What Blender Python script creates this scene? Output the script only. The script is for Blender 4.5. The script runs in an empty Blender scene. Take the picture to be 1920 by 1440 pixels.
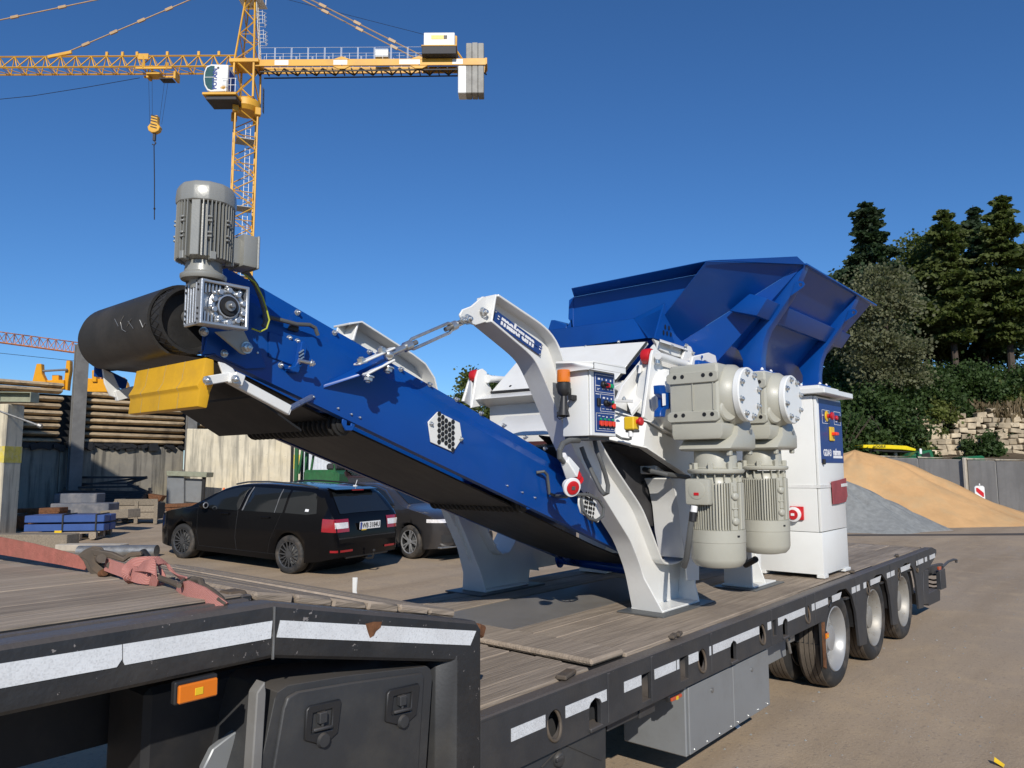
import bpy, bmesh, math, random
from math import sin, cos, pi, radians, sqrt, atan2
from mathutils import Vector, Matrix
from mathutils.geometry import tessellate_polygon
S = bpy.context.scene
COL = S.collection
random.seed(7)
V = Vector
# ------------------------------------------------------------------ camera
YAW, PITCH, ROLL, FPX, CAMH = radians(40.2), radians(6.4), radians(-0.22), 1400.0, 1.85
_f = V((cos(YAW)*cos(PITCH), sin(YAW)*cos(PITCH), sin(PITCH)))
_r = V((sin(YAW), -cos(YAW), 0)); _u = _r.cross(_f)
CR = _r*cos(ROLL) + _u*sin(ROLL); CU = _u*cos(ROLL) - _r*sin(ROLL); CF = _f
CAM = V((0, 0, CAMH))
cd = bpy.data.cameras.new('camera'); co = bpy.data.objects.new('camera', cd); COL.objects.link(co)
cd.sensor_fit = 'HORIZONTAL'; cd.sensor_width = 36.0; cd.lens = FPX/1920*36.0
cd.clip_start = 0.05; cd.clip_end = 3000
m = Matrix.Identity(3); m.col[0] = CR; m.col[1] = CU; m.col[2] = -CF
co.matrix_world = Matrix.Translation(CAM) @ m.to_4x4()
S.camera = co
# ------------------------------------------------------------------ sky and sun
SUN_AZ, SUN_EL = radians(43.5), radians(31.0)      # heading of the light over the ground, height of the sun
w = bpy.data.worlds.new('World'); S.world = w; w.use_nodes = True
nt = w.node_tree; bgn = nt.nodes['Background']
sky = nt.nodes.new('ShaderNodeTexSky'); sky.sky_type = 'NISHITA'; sky.sun_disc = False
sd = V((-cos(SUN_AZ), -sin(SUN_AZ)))
sky.sun_elevation = SUN_EL; sky.sun_rotation = atan2(sd.x, sd.y) % (2*pi)
sky.altitude = 250; sky.air_density = 1.0; sky.dust_density = 0.0; sky.ozone_density = 10.0
hs_ = nt.nodes.new('ShaderNodeHueSaturation'); hs_.inputs['Saturation'].default_value = 1.045; nt.links.new(sky.outputs[0], hs_.inputs['Color'])
nt.links.new(hs_.outputs[0], bgn.inputs[0]); bgn.inputs[1].default_value = 0.112
sl = bpy.data.lights.new('sun', 'SUN'); sl.energy = 4.35; sl.angle = radians(0.53); sl.color = (1.0, 0.95, 0.87)
so = bpy.data.objects.new('sun', sl); COL.objects.link(so)
so.location = (-20, -17, 20)
so.rotation_euler = V((cos(SUN_AZ)*cos(SUN_EL), sin(SUN_AZ)*cos(SUN_EL), -sin(SUN_EL))).to_track_quat('-Z', 'Y').to_euler()
S.view_settings.view_transform = 'Standard'; S.view_settings.look = 'None'
S.view_settings.exposure = 0.0; S.view_settings.gamma = 1.0; S.view_settings.use_curve_mapping = False
S.render.engine = 'CYCLES'
S.cycles.max_bounces = 6; S.cycles.diffuse_bounces = 3; S.cycles.glossy_bounces = 3
S.cycles.transmission_bounces = 4; S.cycles.transparent_max_bounces = 8
S.cycles.caustics_reflective = False; S.cycles.caustics_refractive = False

# ------------------------------------------------------------------ surveying: a sight line met with a plane of the place
def ray(px, py): return CR*((px-960)/FPX) - CU*((py-720)/FPX) + CF
def on(ax, v, px, py):
    d = ray(px, py); i = 'xyz'.index(ax); t = (v-CAM[i])/d[i]; return CAM + d*t
def OX(v, px, py): return on('x', v, px, py)
def OY(v, px, py): return on('y', v, px, py)
def OZ(v, px, py): return on('z', v, px, py)
def OD(d, px, py): return CAM + ray(px, py)*d
def sst(t): t = max(0., min(1., t)); return t*t*(3-2*t)
def gz(x, y): return 0.042*max(0., min(11.5, y-8.7))*sst((10-(x-y))/10)
def OG(px, py):
    d = ray(px, py); t = -CAMH/d.z
    for i in range(50):
        p = CAM + d*t; t = (gz(p.x, p.y)-CAMH)/d.z
    return CAM + d*t

# ------------------------------------------------------------------ mesh building
class MB:
    def __init__(s): s.v = []; s.f = []
    def add(s, vs, fs):
        o = len(s.v); s.v += [V(p) for p in vs]; s.f += [tuple(i+o for i in f) for f in fs]; return s
    def box(s, c, d, rot=None):
        c = V(c); h = V(d)/2; vs = []
        for x in (-1, 1):
            for y in (-1, 1):
                for z in (-1, 1):
                    p = V((x*h.x, y*h.y, z*h.z)); vs.append((rot @ p if rot else p)+c)
        return s.add(vs, [(0,1,3,2),(4,6,7,5),(0,4,5,1),(2,3,7,6),(0,2,6,4),(1,5,7,3)])
    def bx(s, x0, x1, y0, y1, z0, z1): return s.box(((x0+x1)/2,(y0+y1)/2,(z0+z1)/2), (abs(x1-x0),abs(y1-y0),abs(z1-z0)))
    def bar(s, a, b, w, h, up=(0,0,1)):
        a = V(a); b = V(b); d = (b-a); L = d.length; d.normalize(); up = V(up)
        sd = d.cross(up)
        if sd.length < 1e-4: sd = d.cross(V((1,0,0)))
        sd.normalize(); u = sd.cross(d); m = Matrix((d, sd, u)).transposed()
        return s.box((a+b)/2, (L, w, h), m)
    def prism(s, pts, vec, holes=()):
        vec = V(vec); pts = [V(p) for p in pts]; hs = [[V(p) for p in h] for h in holes]
        loops = [pts]+hs; flat = [p for l in loops for p in l]; n = len(flat)
        tris = tessellate_polygon(loops) if hs else [tuple(range(n))]
        vs = flat+[p+vec for p in flat]; fs = []
        for t in tris: fs += [tuple(t), tuple(i+n for i in reversed(t))]
        o = 0
        for l in loops:
            k = len(l)
            for i in range(k):
                j = (i+1) % k; fs.append((o+i, o+j, o+j+n, o+i+n))
            o += k
        return s.add(vs, fs)
    def poly(s, pts): return s.add(pts, [tuple(range(len(pts)))])
    def loft(s, rings, cap=True, closed=True):
        k = len(rings[0]); vs = [p for r in rings for p in r]; fs = []
        for i in range(len(rings)-1):
            for j in range(k if closed else k-1):
                a = i*k+j; b = i*k+(j+1) % k; fs.append((a, b, b+k, a+k))
        if cap: fs += [tuple(range(k-1,-1,-1)), tuple(range((len(rings)-1)*k, len(rings)*k))]
        return s.add(vs, fs)
    def tube(s, path, r, n=8, cap=True):
        path = [V(p) for p in path]; rings = []; prev = None
        for i, p in enumerate(path):
            a = path[max(0, i-1)]; b = path[min(len(path)-1, i+1)]; d = (b-a).normalized()
            if prev is None:
                q = d.cross(V((0,0,1)))
                if q.length < 1e-3: q = d.cross(V((1,0,0)))
            else: q = prev - d*prev.dot(d)
            q.normalize(); prev = q; e = d.cross(q); rr = r[i] if isinstance(r, (list, tuple)) else r
            rings.append([p + (q*cos(2*pi*j/n)+e*sin(2*pi*j/n))*rr for j in range(n)])
        return s.loft(rings, cap)
    def cyl(s, a, b, r, n=20, r2=None): return s.tube([a, b], [r, r if r2 is None else r2], n)
    def lathe(s, o, ax, prof, n=24, start=0.0, cap=True):
        o = V(o); ax = V(ax).normalized(); q = ax.cross(V((0,0,1)))
        if q.length < 1e-3: q = V((1,0,0))
        q.normalize(); e = ax.cross(q); rings = []
        for (r, h) in prof: rings.append([o+ax*h+(q*cos(2*pi*j/n+start)+e*sin(2*pi*j/n+start))*r for j in range(n)])
        return s.loft(rings, cap)
    def ribbon(s, path, side, th=0.004):
        # flat strap: path points, side = list of half-width vectors
        path = [V(p) for p in path]; rings = []
        for i, p in enumerate(path):
            d = (path[min(i+1, len(path)-1)]-path[max(i-1, 0)]).normalized(); sv = V(side[i] if isinstance(side, list) else side)
            nn = d.cross(sv).normalized()*th
            rings.append([p-sv-nn, p+sv-nn, p+sv+nn, p-sv+nn])
        return s.loft(rings)
    def ball(s, c, r, n=10, m=6):
        c = V(c); rings = []
        for i in range(1, m):
            t = pi*i/m; rings.append([c+V((r*sin(t)*cos(2*pi*j/n), r*sin(t)*sin(2*pi*j/n), r*cos(t))) for j in range(n)])
        return s.loft(rings)
    def mesh(s, off=V((0,0,0)), bevel=0, ang=35, seg=1, smooth=True, weld=True, jit=0):
        bm = bmesh.new()
        for p in s.v: bm.verts.new(p-off)
        bm.verts.ensure_lookup_table()
        for f in s.f:
            try: bm.faces.new([bm.verts[i] for i in f])
            except ValueError: pass
        if weld: bmesh.ops.remove_doubles(bm, verts=bm.verts, dist=1e-5)
        bmesh.ops.recalc_face_normals(bm, faces=bm.faces)
        if bevel:
            es = [e for e in bm.edges if len(e.link_faces) == 2 and e.calc_face_angle(0) > radians(ang) and e.calc_length() > bevel*1.2]
            bmesh.ops.bevel(bm, geom=es, offset=bevel, offset_type='OFFSET', segments=seg, profile=0.6, affect='EDGES', clamp_overlap=True)
        if smooth:
            for f in bm.faces: f.smooth = True
            for e in bm.edges:
                e.smooth = not (len(e.link_faces) == 2 and e.calc_face_angle(0) > radians(ang))
        me = bpy.data.meshes.new('mesh'); bm.to_mesh(me); bm.free(); return me
def woff(o):
    p = V((0,0,0))
    while o is not None: p = p+o.location; o = o.parent
    return p
def part(name, mb, mt, parent=None, bevel=0.0, ang=35, seg=1, smooth=True, label=None, stuff=False):
    me = mb.mesh(woff(parent), bevel, ang, seg, smooth); me.name = name
    if mt: me.materials.append(mt)
    o = bpy.data.objects.new(name, me); COL.objects.link(o); o.parent = parent
    if label: o['label'] = label
    if stuff: o['kind'] = 'stuff'
    return o
def tag(o, label, cat, group=None):
    o['label'] = label; o['category'] = cat
    if group: o['group'] = group
    return o
def thing(name, label, cat, loc=(0,0,0), group=None):
    o = bpy.data.objects.new(name, None); COL.objects.link(o); o.location = V(loc); o.empty_display_size = .2
    return tag(o, label, cat, group)
def struct(name, mb, mt, bevel=0, kind='structure', smooth=True):
    o = part(name, mb, mt, None, bevel, smooth=smooth); o['kind'] = kind; return o
def dup(root, loc, rotz=None, label=None, group=None):
    r = root.copy(); COL.objects.link(r); r.location = V(loc)
    if rotz is not None: r.rotation_euler = (0, 0, rotz)
    if label: r['label'] = label
    if group: r['group'] = group
    for ch in list(root.children):
        c = ch.copy(); COL.objects.link(c); c.parent = r
        for q in list(ch.children):
            d = q.copy(); COL.objects.link(d); d.parent = c
    return r
_pc = {}
def small(name, key, maker, mt, parent, pos, rot=None, label=None):
    """a repeated small part sharing its mesh; maker builds it round the origin"""
    if key not in _pc:
        me = maker().mesh(V((0,0,0)), 0, 35); me.materials.append(mt); _pc[key] = me
    o = bpy.data.objects.new(name, _pc[key]); COL.objects.link(o); o.parent = parent
    o.location = V(pos)-woff(parent)
    if rot is not None: o.rotation_euler = rot.to_euler() if hasattr(rot, 'to_euler') else rot
    if label: o['label'] = label
    return o
def bolt(parent, pos, r=.011, ax=(0,-1,0), long=.02, mt=None):
    rot = V((0,0,1)).rotation_difference(V(ax)).to_matrix()
    k = ('bolt', round(r, 4), round(long, 4))
    def mk():
        b = MB(); b.lathe((0,0,0), (0,0,1), [(r*1.5,-.002),(r*1.5,r*.25)], 12); b.lathe((0,0,0), (0,0,1), [(r*1.15,r*.25),(r*1.15,r*1.1),(r*.9,r*1.25)], 6)
        b.lathe((0,0,0), (0,0,1), [(r*.6,r*1.25),(r*.6,r*1.25+long),(r*.4,r*1.4+long)], 8); return b
    return small('bolt', k, mk, mt or M['zinc'], parent, pos, rot)
def text(s, size, parent, name, mt, origin, xdir, ydir, depth=.0015, align='LEFT', sx=1.0, shear=0.0, bold=0.0):
    cu = bpy.data.curves.new('t', 'FONT'); cu.body = s; cu.size = size; cu.extrude = depth; cu.align_x = align; cu.shear = shear; cu.offset = bold; cu.resolution_u = 3
    to = bpy.data.objects.new('t', cu); COL.objects.link(to)
    dg = bpy.context.evaluated_depsgraph_get(); dg.update()
    me = bpy.data.meshes.new_from_object(to.evaluated_get(dg)); bpy.data.objects.remove(to)
    x = V(xdir).normalized(); y = V(ydir); y = (y-x*y.dot(x)).normalized(); z = x.cross(y)
    mm = Matrix((x*sx, y, z)).transposed().to_4x4(); mm.translation = V(origin)-woff(parent)
    me.transform(mm); me.materials.clear(); me.materials.append(mt)
    o = bpy.data.objects.new(name, me); COL.objects.link(o); o.parent = parent; return o
def boolean_cut(o, cut):
    md = o.modifiers.new('b', 'BOOLEAN'); md.operation = 'DIFFERENCE'; md.object = cut; md.solver = 'EXACT'
    dg = bpy.context.evaluated_depsgraph_get(); dg.update()
    me = bpy.data.meshes.new_from_object(o.evaluated_get(dg)); o.modifiers.clear(); o.data = me
    bpy.data.objects.remove(cut)

# ------------------------------------------------------------------ materials
M = {}
def _n(nt, t, **k):
    n = nt.nodes.new(t)
    for a, b in k.items():
        if a in n.inputs: n.inputs[a].default_value = b
        else: setattr(n, a, b)
    return n
def mat(name, col, rough=.5, metal=0., var=.12, scale=6., bump=0., bscale=60., stretch=(1,1,1), dirt=None, dscale=9., damt=.5, spots=None, spotscale=60., spotthr=.66,
        dust=0., dustcol=(.23,.18,.13), coat=0., rand=0., rvar=.1, spec=.5, streak=None):
    m = bpy.data.materials.new(name); m.use_nodes = True; nt = m.node_tree; b = nt.nodes['Principled BSDF']; L = nt.links.new
    tc = _n(nt, 'ShaderNodeTexCoord'); mp = _n(nt, 'ShaderNodeMapping'); mp.inputs['Scale'].default_value = stretch
    L(tc.outputs['Object'], mp.inputs['Vector'])
    src = mp.outputs['Vector']
    if rand:
        oi = _n(nt, 'ShaderNodeObjectInfo'); ad = _n(nt, 'ShaderNodeVectorMath', operation='ADD'); sc = _n(nt, 'ShaderNodeVectorMath', operation='SCALE')
        cb = _n(nt, 'ShaderNodeCombineXYZ'); L(oi.outputs['Random'], cb.inputs[0]); L(oi.outputs['Random'], cb.inputs[1]); L(cb.outputs[0], sc.inputs[0]); sc.inputs['Scale'].default_value = 37.
        L(src, ad.inputs[0]); L(sc.outputs[0], ad.inputs[1]); src = ad.outputs[0]
    nz = _n(nt, 'ShaderNodeTexNoise'); nz.inputs['Scale'].default_value = scale; nz.inputs['Detail'].default_value = 8; nz.inputs['Roughness'].default_value = .62; L(src, nz.inputs['Vector'])
    mr = _n(nt, 'ShaderNodeMapRange'); mr.inputs['From Min'].default_value = .28; mr.inputs['From Max'].default_value = .72
    mr.inputs['To Min'].default_value = 1-var; mr.inputs['To Max'].default_value = 1+var; L(nz.outputs['Fac'], mr.inputs['Value'])
    val = mr.outputs[0]
    if rand:
        m2 = _n(nt, 'ShaderNodeMapRange'); m2.inputs['To Min'].default_value = 1-rand; m2.inputs['To Max'].default_value = 1+rand; L(oi.outputs['Random'], m2.inputs['Value'])
        mu = _n(nt, 'ShaderNodeMath', operation='MULTIPLY'); L(val, mu.inputs[0]); L(m2.outputs[0], mu.inputs[1]); val = mu.outputs[0]
    vm = _n(nt, 'ShaderNodeVectorMath', operation='SCALE'); vm.inputs[0].default_value = col; L(val, vm.inputs['Scale'])
    c = vm.outputs[0]
    def mix(c, fac, col2):
        mx = _n(nt, 'ShaderNodeMix', data_type='RGBA'); L(fac, mx.inputs['Factor']); L(c, mx.inputs['A']); mx.inputs['B'].default_value = (*col2, 1); return mx.outputs['Result']
    def thr(scale_, lo, hi, amt, vec=None, det=6):
        n2 = _n(nt, 'ShaderNodeTexNoise'); n2.inputs['Scale'].default_value = scale_; n2.inputs['Detail'].default_value = det; n2.inputs['Roughness'].default_value = .65
        L(vec or tc.outputs['Object'], n2.inputs['Vector'])
        r = _n(nt, 'ShaderNodeMapRange'); r.inputs['From Min'].default_value = lo; r.inputs['From Max'].default_value = hi; r.inputs['To Max'].default_value = amt; L(n2.outputs['Fac'], r.inputs['Value']); return r.outputs[0]
    if dirt: c = mix(c, thr(dscale, .48, .68, damt), dirt)
    if streak:
        mp2 = _n(nt, 'ShaderNodeMapping'); mp2.inputs['Scale'].default_value = streak[1]; L(tc.outputs['Object'], mp2.inputs['Vector'])
        c = mix(c, thr(streak[2], .47, .63, streak[3], mp2.outputs[0]), streak[0])
    if spots: c = mix(c, thr(spotscale, spotthr, spotthr+.03, 1., det=3), spots)
    if dust:
        ge = _n(nt, 'ShaderNodeNewGeometry'); sx = _n(nt, 'ShaderNodeSeparateXYZ'); L(ge.outputs['Normal'], sx.inputs[0])
        r = _n(nt, 'ShaderNodeMapRange'); r.inputs['From Min'].default_value = .25; r.inputs['From Max'].default_value = .95; r.inputs['To Max'].default_value = dust; L(sx.outputs[2], r.inputs['Value'])
        c = mix(c, r.outputs[0], dustcol)
    L(c, b.inputs['Base Color'])
    b.inputs['Metallic'].default_value = metal; b.inputs['Specular IOR Level'].default_value = spec
    rr = _n(nt, 'ShaderNodeMapRange'); rr.inputs['To Min'].default_value = max(.02, rough-rvar); rr.inputs['To Max'].default_value = min(1, rough+rvar); L(nz.outputs['Fac'], rr.inputs['Value']); L(rr.outputs[0], b.inputs['Roughness'])
    if coat: b.inputs['Coat Weight'].default_value = coat; b.inputs['Coat Roughness'].default_value = .06
    if bump:
        n3 = _n(nt, 'ShaderNodeTexNoise'); n3.inputs['Scale'].default_value = bscale; n3.inputs['Detail'].default_value = 6; L(src, n3.inputs['Vector'])
        bp = _n(nt, 'ShaderNodeBump'); bp.inputs['Strength'].default_value = bump; bp.inputs['Distance'].default_value = .02; L(n3.outputs['Fac'], bp.inputs['Height']); L(bp.outputs[0], b.inputs['Normal'])
    M[name] = m; return m
def glass(name, col, rough=.03, alpha_mix=.55):
    """window pane: a dark tinted see-through sheet with a mirror-like face"""
    m = bpy.data.materials.new(name); m.use_nodes = True; nt = m.node_tree; L = nt.links.new
    out = nt.nodes['Material Output']; nt.nodes.remove(nt.nodes['Principled BSDF'])
    tr = _n(nt, 'ShaderNodeBsdfTransparent'); tr.inputs[0].default_value = (*col, 1)
    gl = _n(nt, 'ShaderNodeBsdfGlossy'); gl.inputs['Roughness'].default_value = rough; gl.inputs[0].default_value = (.9, .93, .95, 1)
    fr = _n(nt, 'ShaderNodeFresnel'); fr.inputs[0].default_value = 1.5
    mx = _n(nt, 'ShaderNodeMixShader'); L(fr.outputs[0], mx.inputs[0]); L(tr.outputs[0], mx.inputs[1]); L(gl.outputs[0], mx.inputs[2]); L(mx.outputs[0], out.inputs[0])
    M[name] = m; return m
mat('white', (.74,.735,.70), .38, var=.035, scale=3, coat=.12, bump=.03, bscale=35, dirt=(.52,.47,.39), dscale=3.5, damt=.16, rvar=.12)
mat('white_cab', (.76,.765,.74), .34, var=.025, scale=2, coat=.1, bump=.015, bscale=90, dirt=(.58,.56,.5), dscale=2.5, damt=.14)
mat('blue', (.002,.058,.285), .34, var=.07, scale=2.5, coat=.12, bump=.012, bscale=30, dirt=(.008,.06,.22), dscale=2.2, damt=.3, spots=(.03,.09,.28), spotscale=55, spotthr=.75, spec=.35)
mat('panel_blue', (.012,.045,.19), .42, var=.03)
mat('motor_grey', (.41,.40,.335), .42, var=.05, scale=5, bump=.05, bscale=120, dirt=(.30,.285,.23), dscale=5, damt=.3, coat=.1)
mat('motor_silver', (.27,.27,.245), .34, metal=.1, var=.06, bump=.04, bscale=120, dirt=(.17,.165,.145), dscale=6, damt=.3, coat=.15)
mat('cast_alu', (.52,.53,.54), .36, metal=.75, var=.1, bump=.05, bscale=150, rvar=.12)
mat('zinc', (.62,.62,.6), .3, metal=.85, var=.12, scale=30, rvar=.15)
mat('steel_dull', (.32,.32,.31), .42, metal=.7, var=.2, scale=12, dirt=(.16,.13,.1), damt=.35)
mat('rubber', (.017,.0165,.016), .58, var=.2, scale=14, dirt=(.06,.055,.05), dscale=7, damt=.3, bump=.06, bscale=90)
mat('belt', (.022,.021,.02), .5, var=.25, scale=5, stretch=(1,4,1), dirt=(.075,.065,.055), dscale=4, damt=.4, bump=.05)
mat('black_plastic', (.02,.02,.021), .45, var=.1)
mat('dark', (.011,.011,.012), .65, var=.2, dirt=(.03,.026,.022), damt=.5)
mat('yellow_plastic', (.66,.36,.012), .45, var=.05, scale=6, dirt=(.36,.2,.03), dscale=7, damt=.35, bump=.05, bscale=40)
mat('yellow', (.72,.47,.02), .4, var=.04)
mat('crane_yellow', (.68,.36,.035), .5, var=.1, scale=.6, dirt=(.42,.21,.04), dscale=.5, damt=.45)
mat('red', (.52,.012,.018), .38, var=.06)
mat('green', (.01,.3,.13), .4)
mat('orange_lens', (.68,.17,.010), .18, var=.03, coat=.5)
mat('cable', (.09,.092,.09), .48, var=.1)
mat('white_mark', (.78,.78,.78), .5, var=.05)
mat('wood', (.315,.255,.195), .85, var=.3, scale=2.2, stretch=(.7,11,11), bump=.45, bscale=7, rand=.16, dirt=(.19,.15,.115), dscale=1.6, damt=.6, spec=.2)
mat('pallet_wood', (.33,.27,.2), .85, var=.3, scale=4, stretch=(2,12,12), bump=.3, rand=.2, spec=.2)
mat('old_wood', (.24,.2,.15), .85, var=.3, scale=4, stretch=(1,10,10), bump=.3, rand=.15, spec=.2)
mat('chassis', (.021,.022,.024), .46, var=.25, scale=4, dust=.68, dustcol=(.15,.125,.105), dirt=(.055,.05,.046), dscale=3, damt=.55, spots=(.22,.2,.19), spotscale=42, spotthr=.675, bump=.16, bscale=45, rvar=.15)
mat('chassis_side', (.033,.034,.037), .48, var=.2, scale=4, dust=.6, dustcol=(.15,.125,.105), dirt=(.07,.064,.058), dscale=2.5, damt=.5, spots=(.16,.15,.14), spotscale=50, spotthr=.72, bump=.08)
mat('rusty', (.13,.06,.03), .8, var=.4, scale=20, dirt=(.25,.11,.05), dscale=15, damt=.6, bump=.2, spec=.2)
mat('galv', (.26,.27,.275), .45, metal=.3, var=.06, scale=2.5, dirt=(.18,.175,.165), dscale=2, damt=.5, bump=.02)
mat('plastic_box', (.034,.035,.037), .5, var=.1, scale=5, dust=.5, dustcol=(.12,.105,.09), dirt=(.075,.07,.06), dscale=3, damt=.5, bump=.05, bscale=70)
mat('deck_steel', (.2,.185,.165), .6, metal=.1, var=.12, scale=3, dirt=(.15,.13,.11), dscale=2, damt=.5, bump=.04)
mat('tyre', (.021,.0205,.02), .72, var=.15, scale=6, dirt=(.16,.13,.1), dscale=4, damt=.5, bump=.1)
mat('tread', (.11,.09,.07), .85, var=.2, scale=10, bump=.15)
mat('rim', (.3,.285,.255), .5, metal=.3, var=.12, scale=14, dirt=(.3,.27,.22), dscale=8, damt=.5, spots=(.22,.18,.13), spotscale=30, spotthr=.64)
mat('rim_dark', (.11,.112,.115), .34, metal=.6, var=.1)
mat('rim_silver', (.5,.5,.5), .3, metal=.6, var=.1)
mat('car_black', (.0035,.0035,.0042), .18, var=.05, coat=.22, spec=.15, rvar=.03)
mat('car_grey', (.05,.046,.045), .32, metal=.45, var=.06, coat=.9, dust=.1)
mat('car_maroon', (.055,.03,.032), .3, metal=.3, coat=.8)
mat('chrome', (.7,.7,.7), .18, metal=1., var=.02)
mat('tail_red', (.30,.005,.012), .14, var=.15, scale=30, coat=1.)
mat('lamp_clear', (.75,.72,.7), .1, var=.2, scale=30, coat=1.)
mat('plate_white', (.78,.78,.76), .4, var=.02)
mat('ink', (.012,.012,.013), .5)
mat('plate_blue', (.01,.04,.25), .4)
glass('car_glass', (.2,.23,.23)); glass('dark_glass', (.035,.038,.04)); glass('cab_glass', (.28,.42,.45))
mat('seat', (.03,.03,.032), .8)
mat('concrete', (.60,.535,.40), .88, var=.2, scale=1.2, bump=.12, bscale=14, dirt=(.62,.52,.33), dscale=.7, damt=.6, streak=((.20,.185,.15),(3.2,3.2,.22),1.6,.75), spots=(.18,.16,.13), spotscale=9, spotthr=.7)
mat('concrete_dark', (.26,.235,.19), .9, var=.25, scale=1.2, bump=.14, bscale=14, dirt=(.33,.28,.18), dscale=.6, damt=.6, streak=((.075,.07,.06),(3.,3.,.2),1.6,.8))
mat('concrete_grey', (.235,.225,.21), .88, var=.16, scale=1.2, bump=.1, bscale=12, dirt=(.17,.16,.15), dscale=.5, damt=.5, streak=((.15,.145,.135),(2.2,2.2,.16),1.3,.5), spots=(.36,.34,.3), spotscale=5, spotthr=.7)
mat('beam_rust', (.46,.35,.22), .82, var=.35, scale=2.5, stretch=(1,3,6), bump=.25, bscale=20, rand=.25, dirt=(.1,.075,.055), dscale=3, damt=.7, spec=.2)
mat('post_steel', (.17,.165,.155), .65, var=.2, scale=3, dirt=(.1,.09,.08), dscale=2, damt=.5)
mat('olive_steel', (.27,.28,.2), .6, var=.15, dirt=(.16,.14,.1), damt=.4)
mat('scrap', (.05,.048,.05), .7, var=.3, metal=.2)
mat('blue_steel', (.028,.075,.24), .5, var=.1, scale=4, rand=.08, dust=.15)
mat('slate', (.11,.115,.13), .6, var=.2, dirt=(.3,.27,.25), dscale=2.5, damt=.5)
mat('machine_yellow', (.74,.33,.01), .42, var=.05)
mat('forklift_green', (.022,.11,.035), .5, var=.2, scale=5, dirt=(.03,.05,.025), damt=.5)
mat('white_sheet', (.6,.62,.64), .5, var=.1)
mat('strap', (.36,.125,.095), .85, var=.18, scale=30, bump=.3, bscale=160, dirt=(.22,.1,.07), dscale=5, damt=.5, spec=.2)
mat('strap_light', (.56,.3,.26), .85, var=.15)
mat('ratchet', (.105,.083,.062), .72, var=.3, scale=12, metal=.2, dirt=(.17,.11,.06), dscale=8, damt=.5)
mat('sand', (.56,.335,.155), .95, var=.13, scale=1.6, bump=.5, bscale=7, dirt=(.46,.33,.18), dscale=1.0, damt=.55, spec=.1)
mat('gravel', (.235,.24,.23), .95, var=.2, scale=6, bump=.6, bscale=14, spec=.1)
mat('stone', (.42,.345,.24), .9, var=.4, scale=2, bump=.3, bscale=6, rand=.3, spec=.2)
mat('soil', (.1,.075,.05), .95, var=.3, bump=.4, bscale=3, spec=.1)
mat('grass', (.12,.13,.045), .9, var=.4, scale=.4, bump=.3, spec=.1)
mat('bark', (.07,.052,.04), .9, var=.3, scale=6, bump=.4)
mat('paver_green', (.01,.12,.05), .45)
mat('paver_yellow', (.78,.6,.01), .4)
mat('cloth_red', (.27,.055,.06), .85, var=.15, scale=12, bump=.2)
mat('foil', (.72,.72,.70), .25, var=.1, scale=20, coat=.4)
mat('paper', (.72,.71,.68), .7, var=.05)
mat('cone_orange', (.8,.16,.03), .5)
mat('dark_red_steel', (.07,.02,.02), .6)
mat('crane_white', (.72,.72,.7), .5, var=.05)
mat('pendant', (.42,.27,.13), .5, var=.15)
mat('crane_far', (.5,.2,.09), .6, var=.1)
mat('ballast', (.33,.32,.29), .85, var=.2, scale=.8, dirt=(.14,.13,.12), dscale=.6, damt=.6)
def leafmat(name, col, tr=.35):
    m = mat(name, col, .6, var=.35, scale=.7, rvar=.1, spec=.3); b = m.node_tree.nodes['Principled BSDF']
    nt = m.node_tree; tl = _n(nt, 'ShaderNodeBsdfTranslucent'); tl.inputs[0].default_value = (col[0]*1.3, col[1]*1.5, col[2], 1); mx = _n(nt, 'ShaderNodeMixShader'); mx.inputs[0].default_value = tr
    nt.links.new(b.outputs[0], mx.inputs[1]); nt.links.new(tl.outputs[0], mx.inputs[2]); nt.links.new(mx.outputs[0], nt.nodes['Material Output'].inputs[0])
    return m
leafmat('fir', (.034,.058,.024)); leafmat('larch', (.092,.115,.03)); leafmat('willow', (.15,.155,.085)); leafmat('bush', (.05,.085,.024)); leafmat('bush_light', (.12,.14,.035)); leafmat('dry_grass', (.2,.15,.085))
def tape_mat():
    m = mat('retro_tape', (.72,.74,.75), .3, var=.06, scale=9, dirt=(.6,.6,.6), dscale=6, damt=.4, spots=(.08,.08,.08), spotscale=55, spotthr=.73, coat=.2)
    nt = m.node_tree; L = nt.links.new; b = nt.nodes['Principled BSDF']
    tc = _n(nt, 'ShaderNodeTexCoord'); vo = _n(nt, 'ShaderNodeTexVoronoi', feature='DISTANCE_TO_EDGE'); vo.inputs['Scale'].default_value = 150; vo.inputs['Randomness'].default_value = .12
    L(tc.outputs['Object'], vo.inputs['Vector']); r = _n(nt, 'ShaderNodeMapRange'); r.inputs['From Max'].default_value = .12; r.inputs['To Min'].default_value = 1.0; r.inputs['To Max'].default_value = .66; L(vo.outputs['Distance'], r.inputs['Value'])
    old = b.inputs['Base Color'].links[0].from_socket; sc = _n(nt, 'ShaderNodeVectorMath', operation='SCALE'); L(old, sc.inputs[0]); L(r.outputs[0], sc.inputs['Scale']); L(sc.outputs[0], b.inputs['Base Color'])
tape_mat()
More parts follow.
